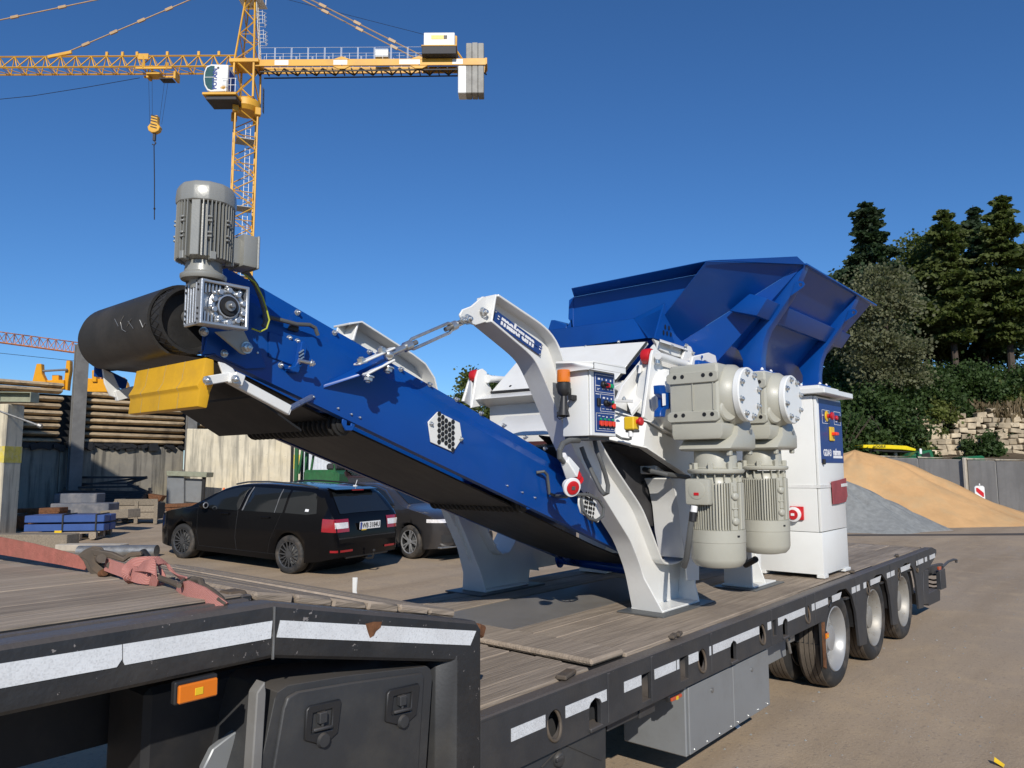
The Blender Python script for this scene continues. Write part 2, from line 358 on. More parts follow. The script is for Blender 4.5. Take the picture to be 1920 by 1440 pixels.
def web_mat():
    # woven strap with diagonal light ribs
    m = mat('strap_rib', (.44,.17,.14), .85, var=.12, scale=30, dirt=(.3,.12,.1), damt=.4, spec=.2); nt = m.node_tree; L = nt.links.new; b = nt.nodes['Principled BSDF']
    tc = _n(nt, 'ShaderNodeTexCoord'); wv = _n(nt, 'ShaderNodeTexWave'); wv.inputs['Scale'].default_value = 95; wv.inputs['Distortion'].default_value = .6; wv.bands_direction = 'DIAGONAL'
    L(tc.outputs['Object'], wv.inputs['Vector']); mx = _n(nt, 'ShaderNodeMix', data_type='RGBA'); old = b.inputs['Base Color'].links[0].from_socket
    r = _n(nt, 'ShaderNodeMapRange'); r.inputs['From Min'].default_value = .75; r.inputs['From Max'].default_value = .95; r.inputs['To Max'].default_value = .5; L(wv.outputs['Fac'], r.inputs['Value'])
    L(r.outputs[0], mx.inputs['Factor']); L(old, mx.inputs['A']); mx.inputs['B'].default_value = (.66,.42,.37,1); L(mx.outputs['Result'], b.inputs['Base Color'])
    bp = _n(nt, 'ShaderNodeBump'); bp.inputs['Strength'].default_value = .6; bp.inputs['Distance'].default_value = .003; L(wv.outputs['Fac'], bp.inputs['Height']); L(bp.outputs[0], b.inputs['Normal'])
web_mat()
def ground_mat():
    m = bpy.data.materials.new('yard_ground'); m.use_nodes = True; nt = m.node_tree; b = nt.nodes['Principled BSDF']; L = nt.links.new
    tc = _n(nt, 'ShaderNodeTexCoord')
    def noise(sc, det=8, vec=None, rough=.6):
        n = _n(nt, 'ShaderNodeTexNoise'); n.inputs['Scale'].default_value = sc; n.inputs['Detail'].default_value = det; n.inputs['Roughness'].default_value = rough; L(vec or tc.outputs['Object'], n.inputs['Vector']); return n.outputs['Fac']
    def rng(f, a, b_, c=0., d=1.):
        r = _n(nt, 'ShaderNodeMapRange'); r.inputs['From Min'].default_value = a; r.inputs['From Max'].default_value = b_; r.inputs['To Min'].default_value = c; r.inputs['To Max'].default_value = d; L(f, r.inputs['Value']); return r.outputs[0]
    def mix(f, a, b_):
        x = _n(nt, 'ShaderNodeMix', data_type='RGBA'); L(f, x.inputs['Factor'])
        for k, v in (('A', a), ('B', b_)):
            if isinstance(v, tuple): x.inputs[k].default_value = (*v, 1)
            else: L(v, x.inputs[k])
        return x.outputs['Result']
    mp = _n(nt, 'ShaderNodeMapping'); mp.inputs['Scale'].default_value = (.16, 1.1, 1); mp.inputs['Rotation'].default_value = (0, 0, .35); L(tc.outputs['Object'], mp.inputs['Vector'])
    c = mix(rng(noise(.35), .35, .65), (.41,.312,.212), (.345,.275,.205))
    c = mix(rng(noise(.9, vec=mp.outputs[0]), .45, .62, 0, .75), c, (.30,.225,.15))
    c = mix(rng(noise(2.3), .5, .7, 0, .5), c, (.48,.36,.23))
    c = mix(rng(noise(26, 5), .56, .66, 0, .5), c, (.2,.165,.135))
    c = mix(rng(noise(75, 3), .64, .68, 0, .75), c, (.5,.44,.36))
    L(c, b.inputs['Base Color']); b.inputs['Roughness'].default_value = .95; b.inputs['Specular IOR Level'].default_value = .15
    ad = _n(nt, 'ShaderNodeMath', operation='ADD'); L(noise(55, 6), ad.inputs[0]); L(noise(2.2, 5), ad.inputs[1])
    bp = _n(nt, 'ShaderNodeBump'); bp.inputs['Strength'].default_value = .3; bp.inputs['Distance'].default_value = .02; L(ad.outputs[0], bp.inputs['Height']); L(bp.outputs[0], b.inputs['Normal'])
    M['ground'] = m
ground_mat()
# ================================================================== THE SETTING
def grid_axis(lo, hi, step, far):
    a = []; x = lo
    while x <= hi+1e-6: a.append(x); x += step
    k = [25, 60, 140, 320, 700, far]
    return [lo-q for q in reversed(k)]+a+[hi+q for q in k]
gx = grid_axis(-12, 60, 1.2, 1800); gy = grid_axis(-24, 60, 1.2, 1800)
b = MB(); b.v = [V((x, y, gz(x, y) if -40 < x < 90 and y < 90 else gz(max(-40, min(90, x)), min(90, y)))) for x in gx for y in gy]
ny = len(gy); b.f = [(i*ny+j, (i+1)*ny+j, (i+1)*ny+j+1, i*ny+j+1) for i in range(len(gx)-1) for j in range(ny-1)]
struct('ground', b, M['ground'])
def lat(d, px): return V((CF.x, CF.y, 0)).normalized()*d + V((CR.x, CR.y, 0)).normalized()*((px-960)/FPX*d)
# small stones and grit scattered over the yard
b = MB(); rs = random.Random(3)
def pebble(p, r):
    q = [V((rs.uniform(.5,1)*r*cos(a), rs.uniform(.5,1)*r*sin(a), 0)) for a in (0,1.3,2.5,3.8,5.1)]
    b.add([p+v for v in q]+[p+V((rs.uniform(-.2,.2)*r, 0, r*rs.uniform(.4,.8)))], [(0,1,5),(1,2,5),(2,3,5),(3,4,5),(4,0,5)])
for i in range(1500):
    t = rs.random()
    if t < .5:
        d = rs.uniform(4.5, 20); px = rs.uniform(1180, 2000)
    elif t < .8:
        d = 6.2+rs.gauss(0, .4); px = 1690+rs.gauss(0, 60)
    else:
        d = rs.uniform(9, 22); px = rs.uniform(300, 1000)
    p = lat(d, px); p.z = gz(p.x, p.y)-.002; pebble(p, rs.uniform(.006, .02)*(1 if t < .5 else .55))
struct('scattered_gravel', b, M['gravel'], kind='stuff', smooth=False)
# the long dark line across the yard on the right and pale dust beside it
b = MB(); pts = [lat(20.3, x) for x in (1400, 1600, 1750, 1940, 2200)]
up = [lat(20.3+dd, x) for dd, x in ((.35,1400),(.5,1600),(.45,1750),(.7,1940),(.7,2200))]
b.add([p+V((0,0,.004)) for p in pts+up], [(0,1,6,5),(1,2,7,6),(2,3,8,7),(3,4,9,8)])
mat('dark_ground', (.075,.062,.05), .9, var=.2); mat('dusty', (.42,.37,.3), .95, var=.15)
struct('dark_strip', b, M['dark_ground'])  # narrow strip in a darker tone than the yard around it
b = MB(); ring = []
for i in range(26):
    a = 2*pi*i/26; ring.append(lat(21.9+.75*sin(a)*(1+.2*sin(3*a)), 1640+135*cos(a))+V((0,0,.005)))
b.poly(ring); struct('dust_patch', b, M['dusty'])
# contrail high in the sky
# ---- heaps
def heap(name, peak_d, peak_px, h, rx, rd, seed, mt, label, cat, shape=1.0):
    r_ = random.Random(seed); c = lat(peak_d, peak_px); fw = V((CF.x,CF.y,0)).normalized(); rt = V((CR.x,CR.y,0)).normalized(); b = MB()
    n, k = 22, 64; rings = []
    ph = [r_.uniform(0, 6.3) for _ in range(6)]
    for i in range(n+1):
        t = i/n
        ring = []
        for j in range(k):
            a = 2*pi*j/k; e = 1+.10*sin(2*a+ph[0])+.06*sin(5*a+ph[1])+.035*sin(9*a+ph[2])
            z = h*((1-t)**shape)*(1-.10*math.exp(-(t*6)**2)) + (0.05*sin(7*a+ph[3]+4*t)+.035*sin(15*a+ph[4]+9*t)+.02*sin(31*a+ph[5]-13*t))*sin(pi*t)*1.6
            p = c+rt*(rx*e*t*cos(a))+fw*(rd*e*t*sin(a)); ring.append(V((p.x, p.y, max(z, .0)-(.03 if t > .98 else 0))))
        rings.append(ring)
    b.loft(rings, cap=False); o = part(name, b, mt, None, ang=180); o['kind'] = 'stuff'; tag(o, label, cat); return o
heap('sand_heap', 27.0, 1600, 2.72, 5.6, 4.6, 4, M['sand'], 'tall heap of tan sand right of the white cabinet', 'sand heap', 1.18)
heap('gravel_heap', 23.6, 1545, 1.75, 3.15, 2.6, 9, M['gravel'], 'grey gravel heap in front of the tan sand heap', 'gravel heap', 1.12)
# ---- right retaining wall of concrete panels with a pale pilaster
w0, w1 = lat(36.2, 1640), lat(31.2, 1925); w2 = w1+(w1-w0)*.9
rw = thing('retaining_wall', 'grey concrete retaining wall behind the sand heap, capped, with pale pilaster', 'wall', (w1.x, w1.y, 0))
fw = V((CF.x,CF.y,0)).normalized()
def wseg(p, q, z0, z1p, z1q, th, name, mt, out=0., bev=.02):
    nrm = V((q-p).yx.to_3d()); nrm = V((q.y-p.y, -(q.x-p.x), 0)).normalized()
    if nrm.dot(fw) < 0: nrm = -nrm
    a = p-nrm*out; c = q-nrm*out; bb = MB()
    bb.prism([V((a.x,a.y,z0)), V((c.x,c.y,z0)), V((c.x,c.y,z1q)), V((a.x,a.y,z1p))], nrm*th)
    return part(name, bb, mt, rw, bev)
L01 = lambda t: w0+(w1-w0)*t
for t0, t1 in ((0,.30),(.302,.6),(.625,.8),(.802,1.0),(1.002,1.3),(1.302,1.9)):
    z = lambda t: 2.30-.28*t
    wseg(L01(t0), L01(t1), -.1, z(t0), z(t1), .3, 'panel', M['concrete_grey'])
    wseg(L01(t0), L01(t1), z(t0)+.001, z(t0)+.07, z(t1)+.07, .36, 'coping', M['concrete'], .03)
wseg(L01(.603), L01(.622), -.1, 2.22, 2.21, .45, 'pilaster', M['dusty'], .16)
# red and white delineator at the wall foot
p = lat(30.2, 1828); dl = thing('delineator', 'red and white striped marker board standing at the concrete wall foot', 'road marker', (p.x,p.y,0))
rt = V((CR.x,CR.y,0)).normalized()
b = MB(); b.prism([p+rt*x+V((0,0,z)) for x, z in ((-.2,.15),(.2,.15),(.2,1.0),(.14,1.06),(-.14,1.06),(-.2,1.0))], fw*.05); b.cyl(p+V((0,0,1.05)), p+V((0,0,1.15)), .03, 8); part('board', b, M['crane_white'], dl, .01)
b = MB()
for z in (.22, .62):
    q = p-fw*.004; b.prism([q+rt*x+V((0,0,zz)) for x, zz in ((-.15,z+.22),(-.15,z+.36 if z > .5 else z+.36),(-.08,z+.36),(.15,z+.16),(.15,z),(.1,z))], -fw*.004)
part('stripe', b, M['red'], dl)
b = MB(); b.prism([p+rt*x+V((0,0,z)) for x, z in ((-.35,0),(.35,0),(.28,.15),(-.28,.15))], fw*.3); part('foot', b, M['dark'], dl, .02)
# ---- the bank with its stone wall
def bank(d, px, z): q = lat(d, px); return V((q.x, q.y, z))
prof = [(41.5, 0.0), (44.0, 2.2), (47, 2.3), (49.0, 2.6), (51.5, 5.0), (54.0, 7.2), (57.5, 8.7), (64, 9.0), (85, 9.2), (140, 9.0)]
pxs = [1180, 1300, 1420, 1500, 1560, 1620, 1680, 1740, 1800, 1860, 1920, 2000, 2120, 2300, 2600]
b = MB(); rr = random.Random(5); rows = []
for d, z in prof:
    f = [sst((px-1230)/330) for px in pxs]
    rows.append([bank(d+rr.uniform(-.6,.6), px, z*ff+rr.uniform(-.25,.25)*(z > 2.4)) for px, ff in zip(pxs, f)])
b.v = [p for r in rows for p in r]; k = len(pxs)
b.f = [(i*k+j, (i+1)*k+j, (i+1)*k+j+1, i*k+j+1) for i in range(len(rows)-1) for j in range(k-1)]
o = part('embankment', b, M['soil'], None, ang=180); o['kind'] = 'structure'
sw = thing('stone_wall', 'pale rubble stone wall on the bank, overgrown with bushes', 'stone wall', bank(49, 1800, 2.4))
rr = random.Random(11)
ns = 0
for row in range(9):
    x = 1560+rr.uniform(0, 10)
    while x < 1960:
        wd = rr.uniform(9, 23); z = 2.55+row*.36+rr.uniform(-.04,.04); hh = .33*rr.uniform(.75, 1.1)
        vis = (x > 1690 and not (1752 < x < 1772 and row > 3)) or row < 3 or rr.random() < .3
        top = 2.55+ (2.6 if x > 1700 else 1.5)
        if vis and z < top+rr.uniform(-.3,.4) and ns < 290:
            d = 48.6+row*.22+rr.uniform(-.15,.15); p = bank(d, x+wd/2, z+hh/2); ww = (wd-1.2)/FPX*d
            bb = MB(); bb.box(p, (ww, .55, hh), Matrix.Rotation(YAW-pi/2+rr.uniform(-.12,.12), 3, 'Z') @ Matrix.Rotation(rr.uniform(-.12,.12), 3, 'Y'))
            bb.v = [v+V((rr.uniform(-.07,.07), rr.uniform(-.07,.07), rr.uniform(-.06,.06))) for v in bb.v]
            part('stone', bb, M['stone'], sw, .03); ns += 1
        x += wd
# ---- foliage
import numpy as np
def leaves(name, C, size, mt, parent, seed=0, dirs=None, elong=1.0, flat=0.0):
    """many leaf-sized quads spread through a crown"""
    r = np.random.default_rng(seed); C = np.asarray(C, float)-np.array(woff(parent)); n = len(C)
    a = r.normal(size=(n,3)) if dirs is None else np.asarray(dirs, float)+r.normal(size=(n,3))*.35
    a /= np.linalg.norm(a, axis=1)[:,None]
    q = r.normal(size=(n,3)); q[:,2] = q[:,2]*(1-flat)
    bb = np.cross(a, q); bb /= np.linalg.norm(bb, axis=1)[:,None]+1e-9
    s = (size*r.uniform(.6, 1.35, n))[:,None]
    v = np.stack([C-a*s*elong*.5, C+bb*s*.5, C+a*s*elong*.5, C-bb*s*.5], 1).reshape(-1,3)
    f = np.arange(n*4).reshape(-1,4)
    me = bpy.data.meshes.new(name); me.from_pydata(v.tolist(), [], f.tolist()); me.materials.append(mt)
    o = bpy.data.objects.new(name, me); COL.objects.link(o); o.parent = parent; return o
def limbs(bm_, base, top, r0, n, seed, spread, z0=.3):
    r = random.Random(seed)
    for i in range(n):
        t = z0+(1-z0)*i/n; p = base.lerp(top, t); a = r.uniform(0, 6.28); L = spread*(1.05-t)*r.uniform(.6,1.1)
        q = p+V((cos(a)*L, sin(a)*L, L*r.uniform(.1,.5))); mid = p.lerp(q, .5)+V((0,0,.12*L))
        bm_.tube([p, mid, q], [r0*.3*(1-t)+.03, r0*.18*(1-t)+.02, .012], 5)
def fir(px, d, z0, h, rad, mt, label, seed, n=9500, start=.16, droop=.12, group='trees on the bank', size=.25):
    base = bank(d, px, z0); t = thing('fir_tree', label, 'tree', base, group); r = np.random.default_rng(seed); rr = random.Random(seed); n = int(n*2.4)
    b = MB(); top = base+V((rr.uniform(-.2,.2), rr.uniform(-.2,.2), h)); b.tube([base-V((0,0,.5)), base.lerp(top,.3), base.lerp(top,.7), top], [.26,.2,.1,.02], 8)
    pts = []; dirs = []; nw = int(h*2.2)
    for i in range(nw):
        t_ = start+(1-start)*(i+rr.uniform(-.3,.3))/nw; t_ = min(.995, max(start, t_)); R = rad*(1-t_)**.72*rr.uniform(.55,1.25)+.12
        if t_ < start+.12: R *= .6
        for kbr in range(rr.randint(5, 8)):
            a = rr.uniform(0, 6.28); L = R*rr.uniform(.6, 1.12); p0 = base.lerp(top, t_); p1 = p0+V((cos(a)*L, sin(a)*L, -droop*L+.28*L*(t_ > .75)))
            if L > .7: b.tube([p0, p0.lerp(p1,.6)+V((0,0,.05*L)), p1], [.035,.02,.008], 4)
            m_ = max(6, int(n/(nw*6.5)*(L/rad*1.7+.25)))
            s = r.uniform(.12, 1.05, m_)**.8; base_ = np.outer(1-s, np.array(p0))+np.outer(s, np.array(p1))
            w_ = .30*L*(1.1-s)+.08
            off = r.normal(size=(m_,3))*w_[:,None]*np.array([.8,.8,.33])
            pts.append(base_+off); dirs.append(np.tile(np.array((p1-p0).normalized()), (m_,1))+np.array([0,0,-.25]))
    part('trunk', b, M['bark'], t); leaves('crown', np.concatenate(pts), size, mt, t, seed, np.concatenate(dirs), 1.5, .5); return t
def crown_tree(px, d, z0, h, rad, mt, label, seed, n=9000, size=.4, name='broadleaf_tree', start=.25, nclump=70, group='trees on the bank', squash=.8):
    base = bank(d, px, z0); t = thing(name, label, 'tree', base, group); r = np.random.default_rng(seed); rr = random.Random(seed); n = int(n*2.4); size *= .58
    b = MB(); top = base+V((rr.uniform(-.4,.4), rr.uniform(-.4,.4), h*.92)); b.tube([base-V((0,0,.5)), base.lerp(top,.35), base.lerp(top,.7), top], [.24,.19,.1,.03], 8)
    limbs(b, base, top, .3, 22, seed, rad*.95, start); part('trunk', b, M['bark'], t); pts = []
    for i in range(nclump):
        u = rr.uniform(start, 1); R = rad*(sin(pi*min(1, (u-start)/(1-start)*.86+.14))**.6); a = rr.uniform(0, 6.28); q = R*sqrt(rr.random())
        c = np.array(base)+np.array([cos(a)*q, sin(a)*q, h*u]); cs = rad*rr.uniform(.13, .34)
        m_ = int(n/nclump*rr.uniform(.5,1.5)); pts.append(c+r.normal(size=(m_,3))*cs*np.array([1,1,squash*.7]))
    leaves('crown', np.concatenate(pts), size, mt, t, seed); return t
fir(1650, 58, 8.6, 14.4, 5.2, M['fir'], 'dark pointed fir standing leftmost on the bank', 21, 14000)
fir(1588, 61, 8.0, 9.6, 3.3, M['fir'], 'shorter dark fir behind the blue hopper edge', 22, 7000)
crown_tree(1752, 62, 8.8, 12.2, 3.4, M['larch'], 'yellow green rounded tree between the two tallest firs', 23, 9500)
fir(1858, 61, 8.8, 15.0, 3.0, M['fir'], 'tall dark fir whose tip rises above the right hand trees', 24, 10000)
fir(1800, 57, 8.8, 13.2, 3.6, M['larch'], 'olive green feathery larch right of the rounded tree', 25, 12000, .2, .02)
fir(1905, 56, 8.8, 14.0, 4.0, M['larch'], 'broad olive larch near the right edge of the picture', 26, 14000, .18, .0)
fir(1985, 58, 8.8, 13.6, 3.8, M['larch'], 'larch cut off by the right picture edge', 27, 9000, .18, .0)
crown_tree(1668, 50, 6.4, 8.6, 2.6, M['willow'], 'grey green willow in front of the tallest left fir', 28, 8500, .34, 'willow_tree', .12, 60)
crown_tree(1620, 70, 8.4, 7.5, 3.4, M['fir'], 'low dark tree far back behind the fir and willow', 31, 4500, .5)
crown_tree(1725, 66, 8.9, 9.5, 3.6, M['fir'], 'dark tree behind the rounded yellow green tree', 29, 6000, .5)
crown_tree(1850, 68, 8.9, 9.5, 4.2, M['fir'], 'dark tree far back among the right hand trunks', 30, 6500, .5)
fir(1770, 64, 8.9, 12.5, 3.6, M['larch'], 'olive larch filling the gap behind the rounded tree', 41, 9000, .2, .02)
crown_tree(888, 62, 2.2, 7.6, 1.7, M['larch'], 'slim tree far behind the machine, between its white ears', 33, 2600, .4, group='far trees')
crown_tree(925, 75, 2.4, 8.4, 1.3, M['bush'], 'small tree top far behind the white ear', 34, 1500, .4, group='far trees')
crown_tree(868, 70, 2.2, 6.4, 1.4, M['willow'], 'pale low tree far behind the conveyor', 35, 1500, .4, group='far trees')
bl = [('bush','spreading dark green bush below the firs',1580,52,4.2,3.2,2.5,1),('bush','large dark bush low on the bank behind the cabinet',1570,46.5,1.9,3.6,2.8,2),('bush','leafy bush halfway up the bank below the willow',1650,50.5,4.6,3.3,2.6,3),
 ('bush','tall green bush left of the stone wall',1672,48.2,2.3,3.4,2.1,4),('bush_light','light green bush at the foot of the stone wall',1700,47.5,2.1,2.2,1.3,5),('bush','round bush above the left end of the stone wall',1735,52.5,5.6,2.7,2.5,6),
 ('bush','dark bush on the bank crest under the larch',1800,54.5,7.0,2.1,2.4,7),('bush_light','fresh green bush above the middle of the stone wall',1765,50.4,3.6,2.6,1.4,8),('bush','bush hanging over the stone wall near the right edge',1880,53,6.2,2.4,2.5,9),
 ('bush_light','yellowish bush at the top right of the stone wall',1905,52.2,5.4,2.4,1.9,10),('bush','small bush growing out of the stone wall foot',1845,48.0,2.2,1.8,1.2,12),('dry_grass','dry brown grass tuft above the stone wall',1862,51.4,4.9,1.2,1.7,13),('dry_grass','withered brush at the right end of the stone wall',1925,50.9,4.3,1.4,1.5,14),
 ('bush','bush on the bank crest between two trunks',1700,55,7.3,2.0,2.2,15),('bush','bush on the bank crest at the far right',1950,55,7.3,2.2,2.6,16),('bush','dark undergrowth behind the hopper on the crest',1600,55.5,7.2,2.2,2.4,17)]
for mt, lab, px, d, z, h, rad, sd_ in bl:
    base = bank(d, px, z); t = thing('bush', lab, 'bush', base, 'bushes on the bank'); r = np.random.default_rng(sd_*7); rr = random.Random(sd_); pts = []
    b = MB()
    for i in range(9):
        a = rr.uniform(0,6.28); b.tube([base-V((0,0,.4)), base+V((cos(a)*rad*.4, sin(a)*rad*.4, h*.5)), base+V((cos(a)*rad*.75, sin(a)*rad*.75, h*.85))], [.04,.03,.01], 4)
    part('stem', b, M['bark'], t)
    for i in range(34):
        a = rr.uniform(0,6.28); q = rad*sqrt(rr.random()); u = rr.random(); c = np.array(base)+np.array([cos(a)*q, sin(a)*q, h*u*(1-.5*(q/rad)**2)]); pts.append(c+r.normal(size=(230,3))*rad*.15)
    leaves('leaves', np.concatenate(pts), .19 if mt != 'dry_grass' else .17, M[mt], t, sd_, None if mt != 'dry_grass' else np.tile([0,0,1.], (34*230,1)), 1.2 if mt != 'dry_grass' else 3.)
# undergrowth over the bank
r = np.random.default_rng(77); pts = []
for i in range(700):
    px = r.uniform(1540, 2050); t_ = r.uniform(0,1); d = 49.4+8.5*t_; z = np.interp(d, [q[0] for q in prof], [q[1] for q in prof])
    if px > 1690 and z < 5.0 and r.random() < .85: continue
    c = bank(d, px, z+.15); pts.append(np.array(c)+r.normal(size=(60,3))*.42)
o = leaves('undergrowth', np.concatenate(pts), .2, M['bush'], None, 5); o['kind'] = 'stuff'
# grass patch far behind the machine
b = MB(); b.poly([V((*lat(d, px).xy, gz(*lat(d,px).xy)+.006)) for d, px in ((16.5,1000),(16.5,1090),(19,1085),(19.6,1000))]); o = part('grass_patch', b, M['grass'], None); o['kind'] = 'stuff'

# ---- left: concrete bay wall, steel posts, stacked rusty beams
YW = 27.5; ZC = 2.66
bw = thing('concrete_bay_wall', 'dark stained concrete bay wall under the stacked rusty beams', 'wall', (10, YW, .48))
for x0, x1 in ((-6, 1.2), (1.21, 5.4), (5.41, 9.3), (9.31, 13.5)):
    b = MB(); b.bx(x0, x1, YW, YW+.35, .2, ZC); part('panel', b, M['concrete_dark'], bw, .03)
rr = random.Random(2); b = MB()
for i in range(160):
    x = rr.uniform(2, 13.4); b.box((x, YW-.02+rr.uniform(-.05,.08), ZC+rr.uniform(-.1,.06)), (rr.uniform(.08,.4), .2, rr.uniform(.05,.2)), Matrix.Rotation(rr.uniform(-.5,.5), 3, 'Y'))
part('moss', b, M['dark'], bw, stuff=True, smooth=False)
bs = thing('beam_stack', 'stack of long rusty corrugated beams laid on the concrete bay wall', 'beam stack', (10, YW, ZC))
rr = random.Random(8)
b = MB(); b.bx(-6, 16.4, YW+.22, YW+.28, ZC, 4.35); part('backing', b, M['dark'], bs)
for (x0, x1, n, zt) in ((-1.5, 9.25, 9, 4.72), (9.72, 13.42, 8, 4.5), (13.95, 16.6, 7, 4.3)):
    for i in range(n):
        z = ZC+.06+i*(zt-ZC)/n; h = (zt-ZC)/n; a = rr.uniform(-.25,.05); c = x1+rr.uniform(-.04,.04)
        if x0 > 9: a = rr.uniform(-.05,.3)
        b = MB(); pr = [(YW+.2,z),(YW+.02,z+.01),(YW-.14,z+h*.28),(YW-.14,z+h*.55),(YW-.02,z+h*.74),(YW+.2,z+h*.76)]
        dz = rr.uniform(-.03,.03); b.loft([[V((x0+a,y,zz)) for y, zz in pr], [V((c,y,zz+dz)) for y, zz in pr]]); part('beam', b, M['beam_rust'], bs, .012)
for i, (px, top) in enumerate(((141, 6.05), (358, 4.0))):
    x = OY(YW-.2, px, 850 if i == 0 else 790).x
    b = MB(); w_ = .2 if i == 0 else .17
    b.bx(x-w_, x+w_, YW-.36, YW-.33, .3, top); b.bx(x-w_, x+w_, YW-.17, YW-.145, .3, top); b.bx(x-.02, x+.02, YW-.33, YW-.17, .3, top)
    tag(part('steel_post', b, M['post_steel'], None, .004), ('tall grey steel post rising above the rusty beams', 'short steel post at the end of the rusty beams')[i], 'steel post', 'steel posts holding the beams')
# pale concrete wall block
pa, pb = lat(27.3, 350), lat(27.6, 565); pw = thing('pale_concrete_wall', 'pale streaked concrete wall behind the black car', 'wall', (pa.x, pa.y, .48))
b = MB(); nrm = V((-(pb-pa).y, (pb-pa).x, 0)).normalized(); nrm = nrm if nrm.dot(fw) > 0 else -nrm
b.prism([V((pa.x,pa.y,.2)), V((pb.x,pb.y,.2)), V((pb.x,pb.y,3.22)), V((pa.x,pa.y,3.32))], nrm*.5); part('slab', b, M['concrete'], pw, .03)
q = pb.lerp(pa, .06); b = MB(); b.prism([V((q.x,q.y,1.84))-nrm*.004, V((pb.x,pb.y,1.84))-nrm*.004, V((pb.x,pb.y,2.36))-nrm*.004, V((q.x,q.y,2.36))-nrm*.004], nrm*.003); mat('faded_yellow', (.62,.5,.08), .7, var=.2, scale=8, dirt=(.5,.46,.36), damt=.6); part('painted_band', b, M['faded_yellow'], pw)
# white metal sheeting far behind
b = MB(); p0, p1 = lat(46, 560), lat(46, 745); n = 30
ring = []
for i in range(n*2+1):
    q = p0.lerp(p1, i/(n*2)); ring.append(q+fw*(.09 if i % 2 else 0))
b.v = [V((q.x,q.y,.4)) for q in ring]+[V((q.x,q.y,3.3)) for q in ring]+[V((q.x,q.y,.4))+fw*.2 for q in ring]+[V((q.x,q.y,3.3))+fw*.2 for q in ring]; k = len(ring)
b.f = [(i,i+1,k+i+1,k+i) for i in range(k-1)]+[(2*k+i,3*k+i,3*k+i+1,2*k+i+1) for i in range(k-1)]+[(k+i,k+i+1,3*k+i+1,3*k+i) for i in range(k-1)]
tag(part('sheet_metal_fence', b, M['white_sheet'], None, smooth=False), 'white corrugated sheet fence behind the green forklift', 'fence')
# bay pillar at the left edge with channel beam and rod
pp = OG(8, 1003); cp = thing('concrete_pillar', 'concrete pillar with yellow painted band at the left picture edge', 'pillar', (pp.x, pp.y, gz(pp.x,pp.y)))
rotp = Matrix.Rotation(YAW-pi/2, 3, 'Z'); b = MB(); zb = gz(pp.x, pp.y); fwd = fw
def pil(z0, z1, w0_, out, mt, nm, bev=.02):
    b = MB(); d0 = pp-rt*.22; b.box(V((d0.x, d0.y, (z0+z1)/2)), (w0_, w0_, z1-z0), rotp); return part(nm, b, mt, cp, bev)
pil(zb-.1, 3.28, .58, 0, M['concrete'], 'shaft'); pil(2.0, 2.36, .586, 0, M['faded_yellow'], 'painted_band', .001)
b = MB(); a0 = V((pp.x,pp.y,3.45))-rt*.6-fw*.1; a1 = a0+rt*1.12+V((0,0,-.02))
b.bar(a0+V((0,0,.10)), a1+V((0,0,.10)), .3, .02); b.bar(a0-V((0,0,.10)), a1-V((0,0,.10)), .3, .02); b.bar(a0, a1, .02, .2)
b.box(a1, (.02,.3,.22), rotp.to_4x4().to_3x3()); tag(part('channel_beam', b, M['olive_steel'], None, .004), 'olive steel channel beam lying on the concrete pillar', 'steel beam')
b = MB(); b.tube([OD(16.3,-8,768), OD(16.2,76,799)], .025, 8); b.tube([OD(16.2,72,797.5), OD(16.2,78,800)], .05, 8); tag(part('steel_rod', b, M['steel_dull'], None), 'thin steel rod sticking out from the concrete pillar', 'rod')
b = MB(); q = pp-rt*.56-fw*.34; b.box(V((q.x,q.y,2.45)), (.34,.03,.75), rotp); tag(part('warning_board', b, M['yellow'], None, .01), 'yellow board hung on the concrete pillar at the left edge', 'board')
# storage shed off to the left, whose roof edge shades the bay
l = V((cos(SUN_AZ)*cos(SUN_EL), sin(SUN_AZ)*cos(SUN_EL), -sin(SUN_EL)))
e1 = V((8.0, YW, 3.556))-l*17; e2 = V((12.2, YW, 1.044))-l*17; dd = (e1-e2)
e3 = e1+dd*1.3; e4 = e2-dd*.12
b = MB(); yb = e1.y
b.prism([V((e4.x, yb, e4.z)), V((e3.x, yb, e3.z)), V((e3.x-3, yb, e3.z-1.5)), V((e3.x-3, yb, .2)), V((e4.x, yb, .2))], (0,-1.2,0))
tag(part('storage_shed', b, M['post_steel'], None), 'grey shed gable left of the yard shading the bay', 'shed')

# ---- yellow machine attachment behind the beams
ym = thing('yellow_attachment', 'bright yellow lifting attachment standing behind the stacked rusty beams', 'machine', lat(33, 150)+V((0,0,4)))
def yq(pts, d, th, nm): b = MB(); b.prism([OD(d, *p) for p in pts], fw*th); return part(nm, b, M['machine_yellow'], ym, .02)
yq([(58,724),(68,682),(77,682),(78,700),(86,716),(86,726)], 33, .25, 'arm'); yq([(118,730),(124,676),(131,676),(131,694),(128,712),(126,732)], 33.2, .25, 'arm')
yq([(76,713),(120,712),(120,729),(76,729)], 33.1, .5, 'body'); yq([(150,708),(205,712),(205,735),(150,735)], 33.1, .5, 'body'); yq([(172,694),(180,694),(181,716),(172,716)], 33, .3, 'arm')
yq([(228,738),(228,706),(236,718),(241,738)], 33, .3, 'arm'); b = MB(); b.tube([OD(33.1,74,696), OD(33.1,126,693)], .05, 8); part('rod', b, M['steel_dull'], ym)
yq([(97,703),(110,703),(110,714),(97,714)], 33.3, .3, 'bracket')
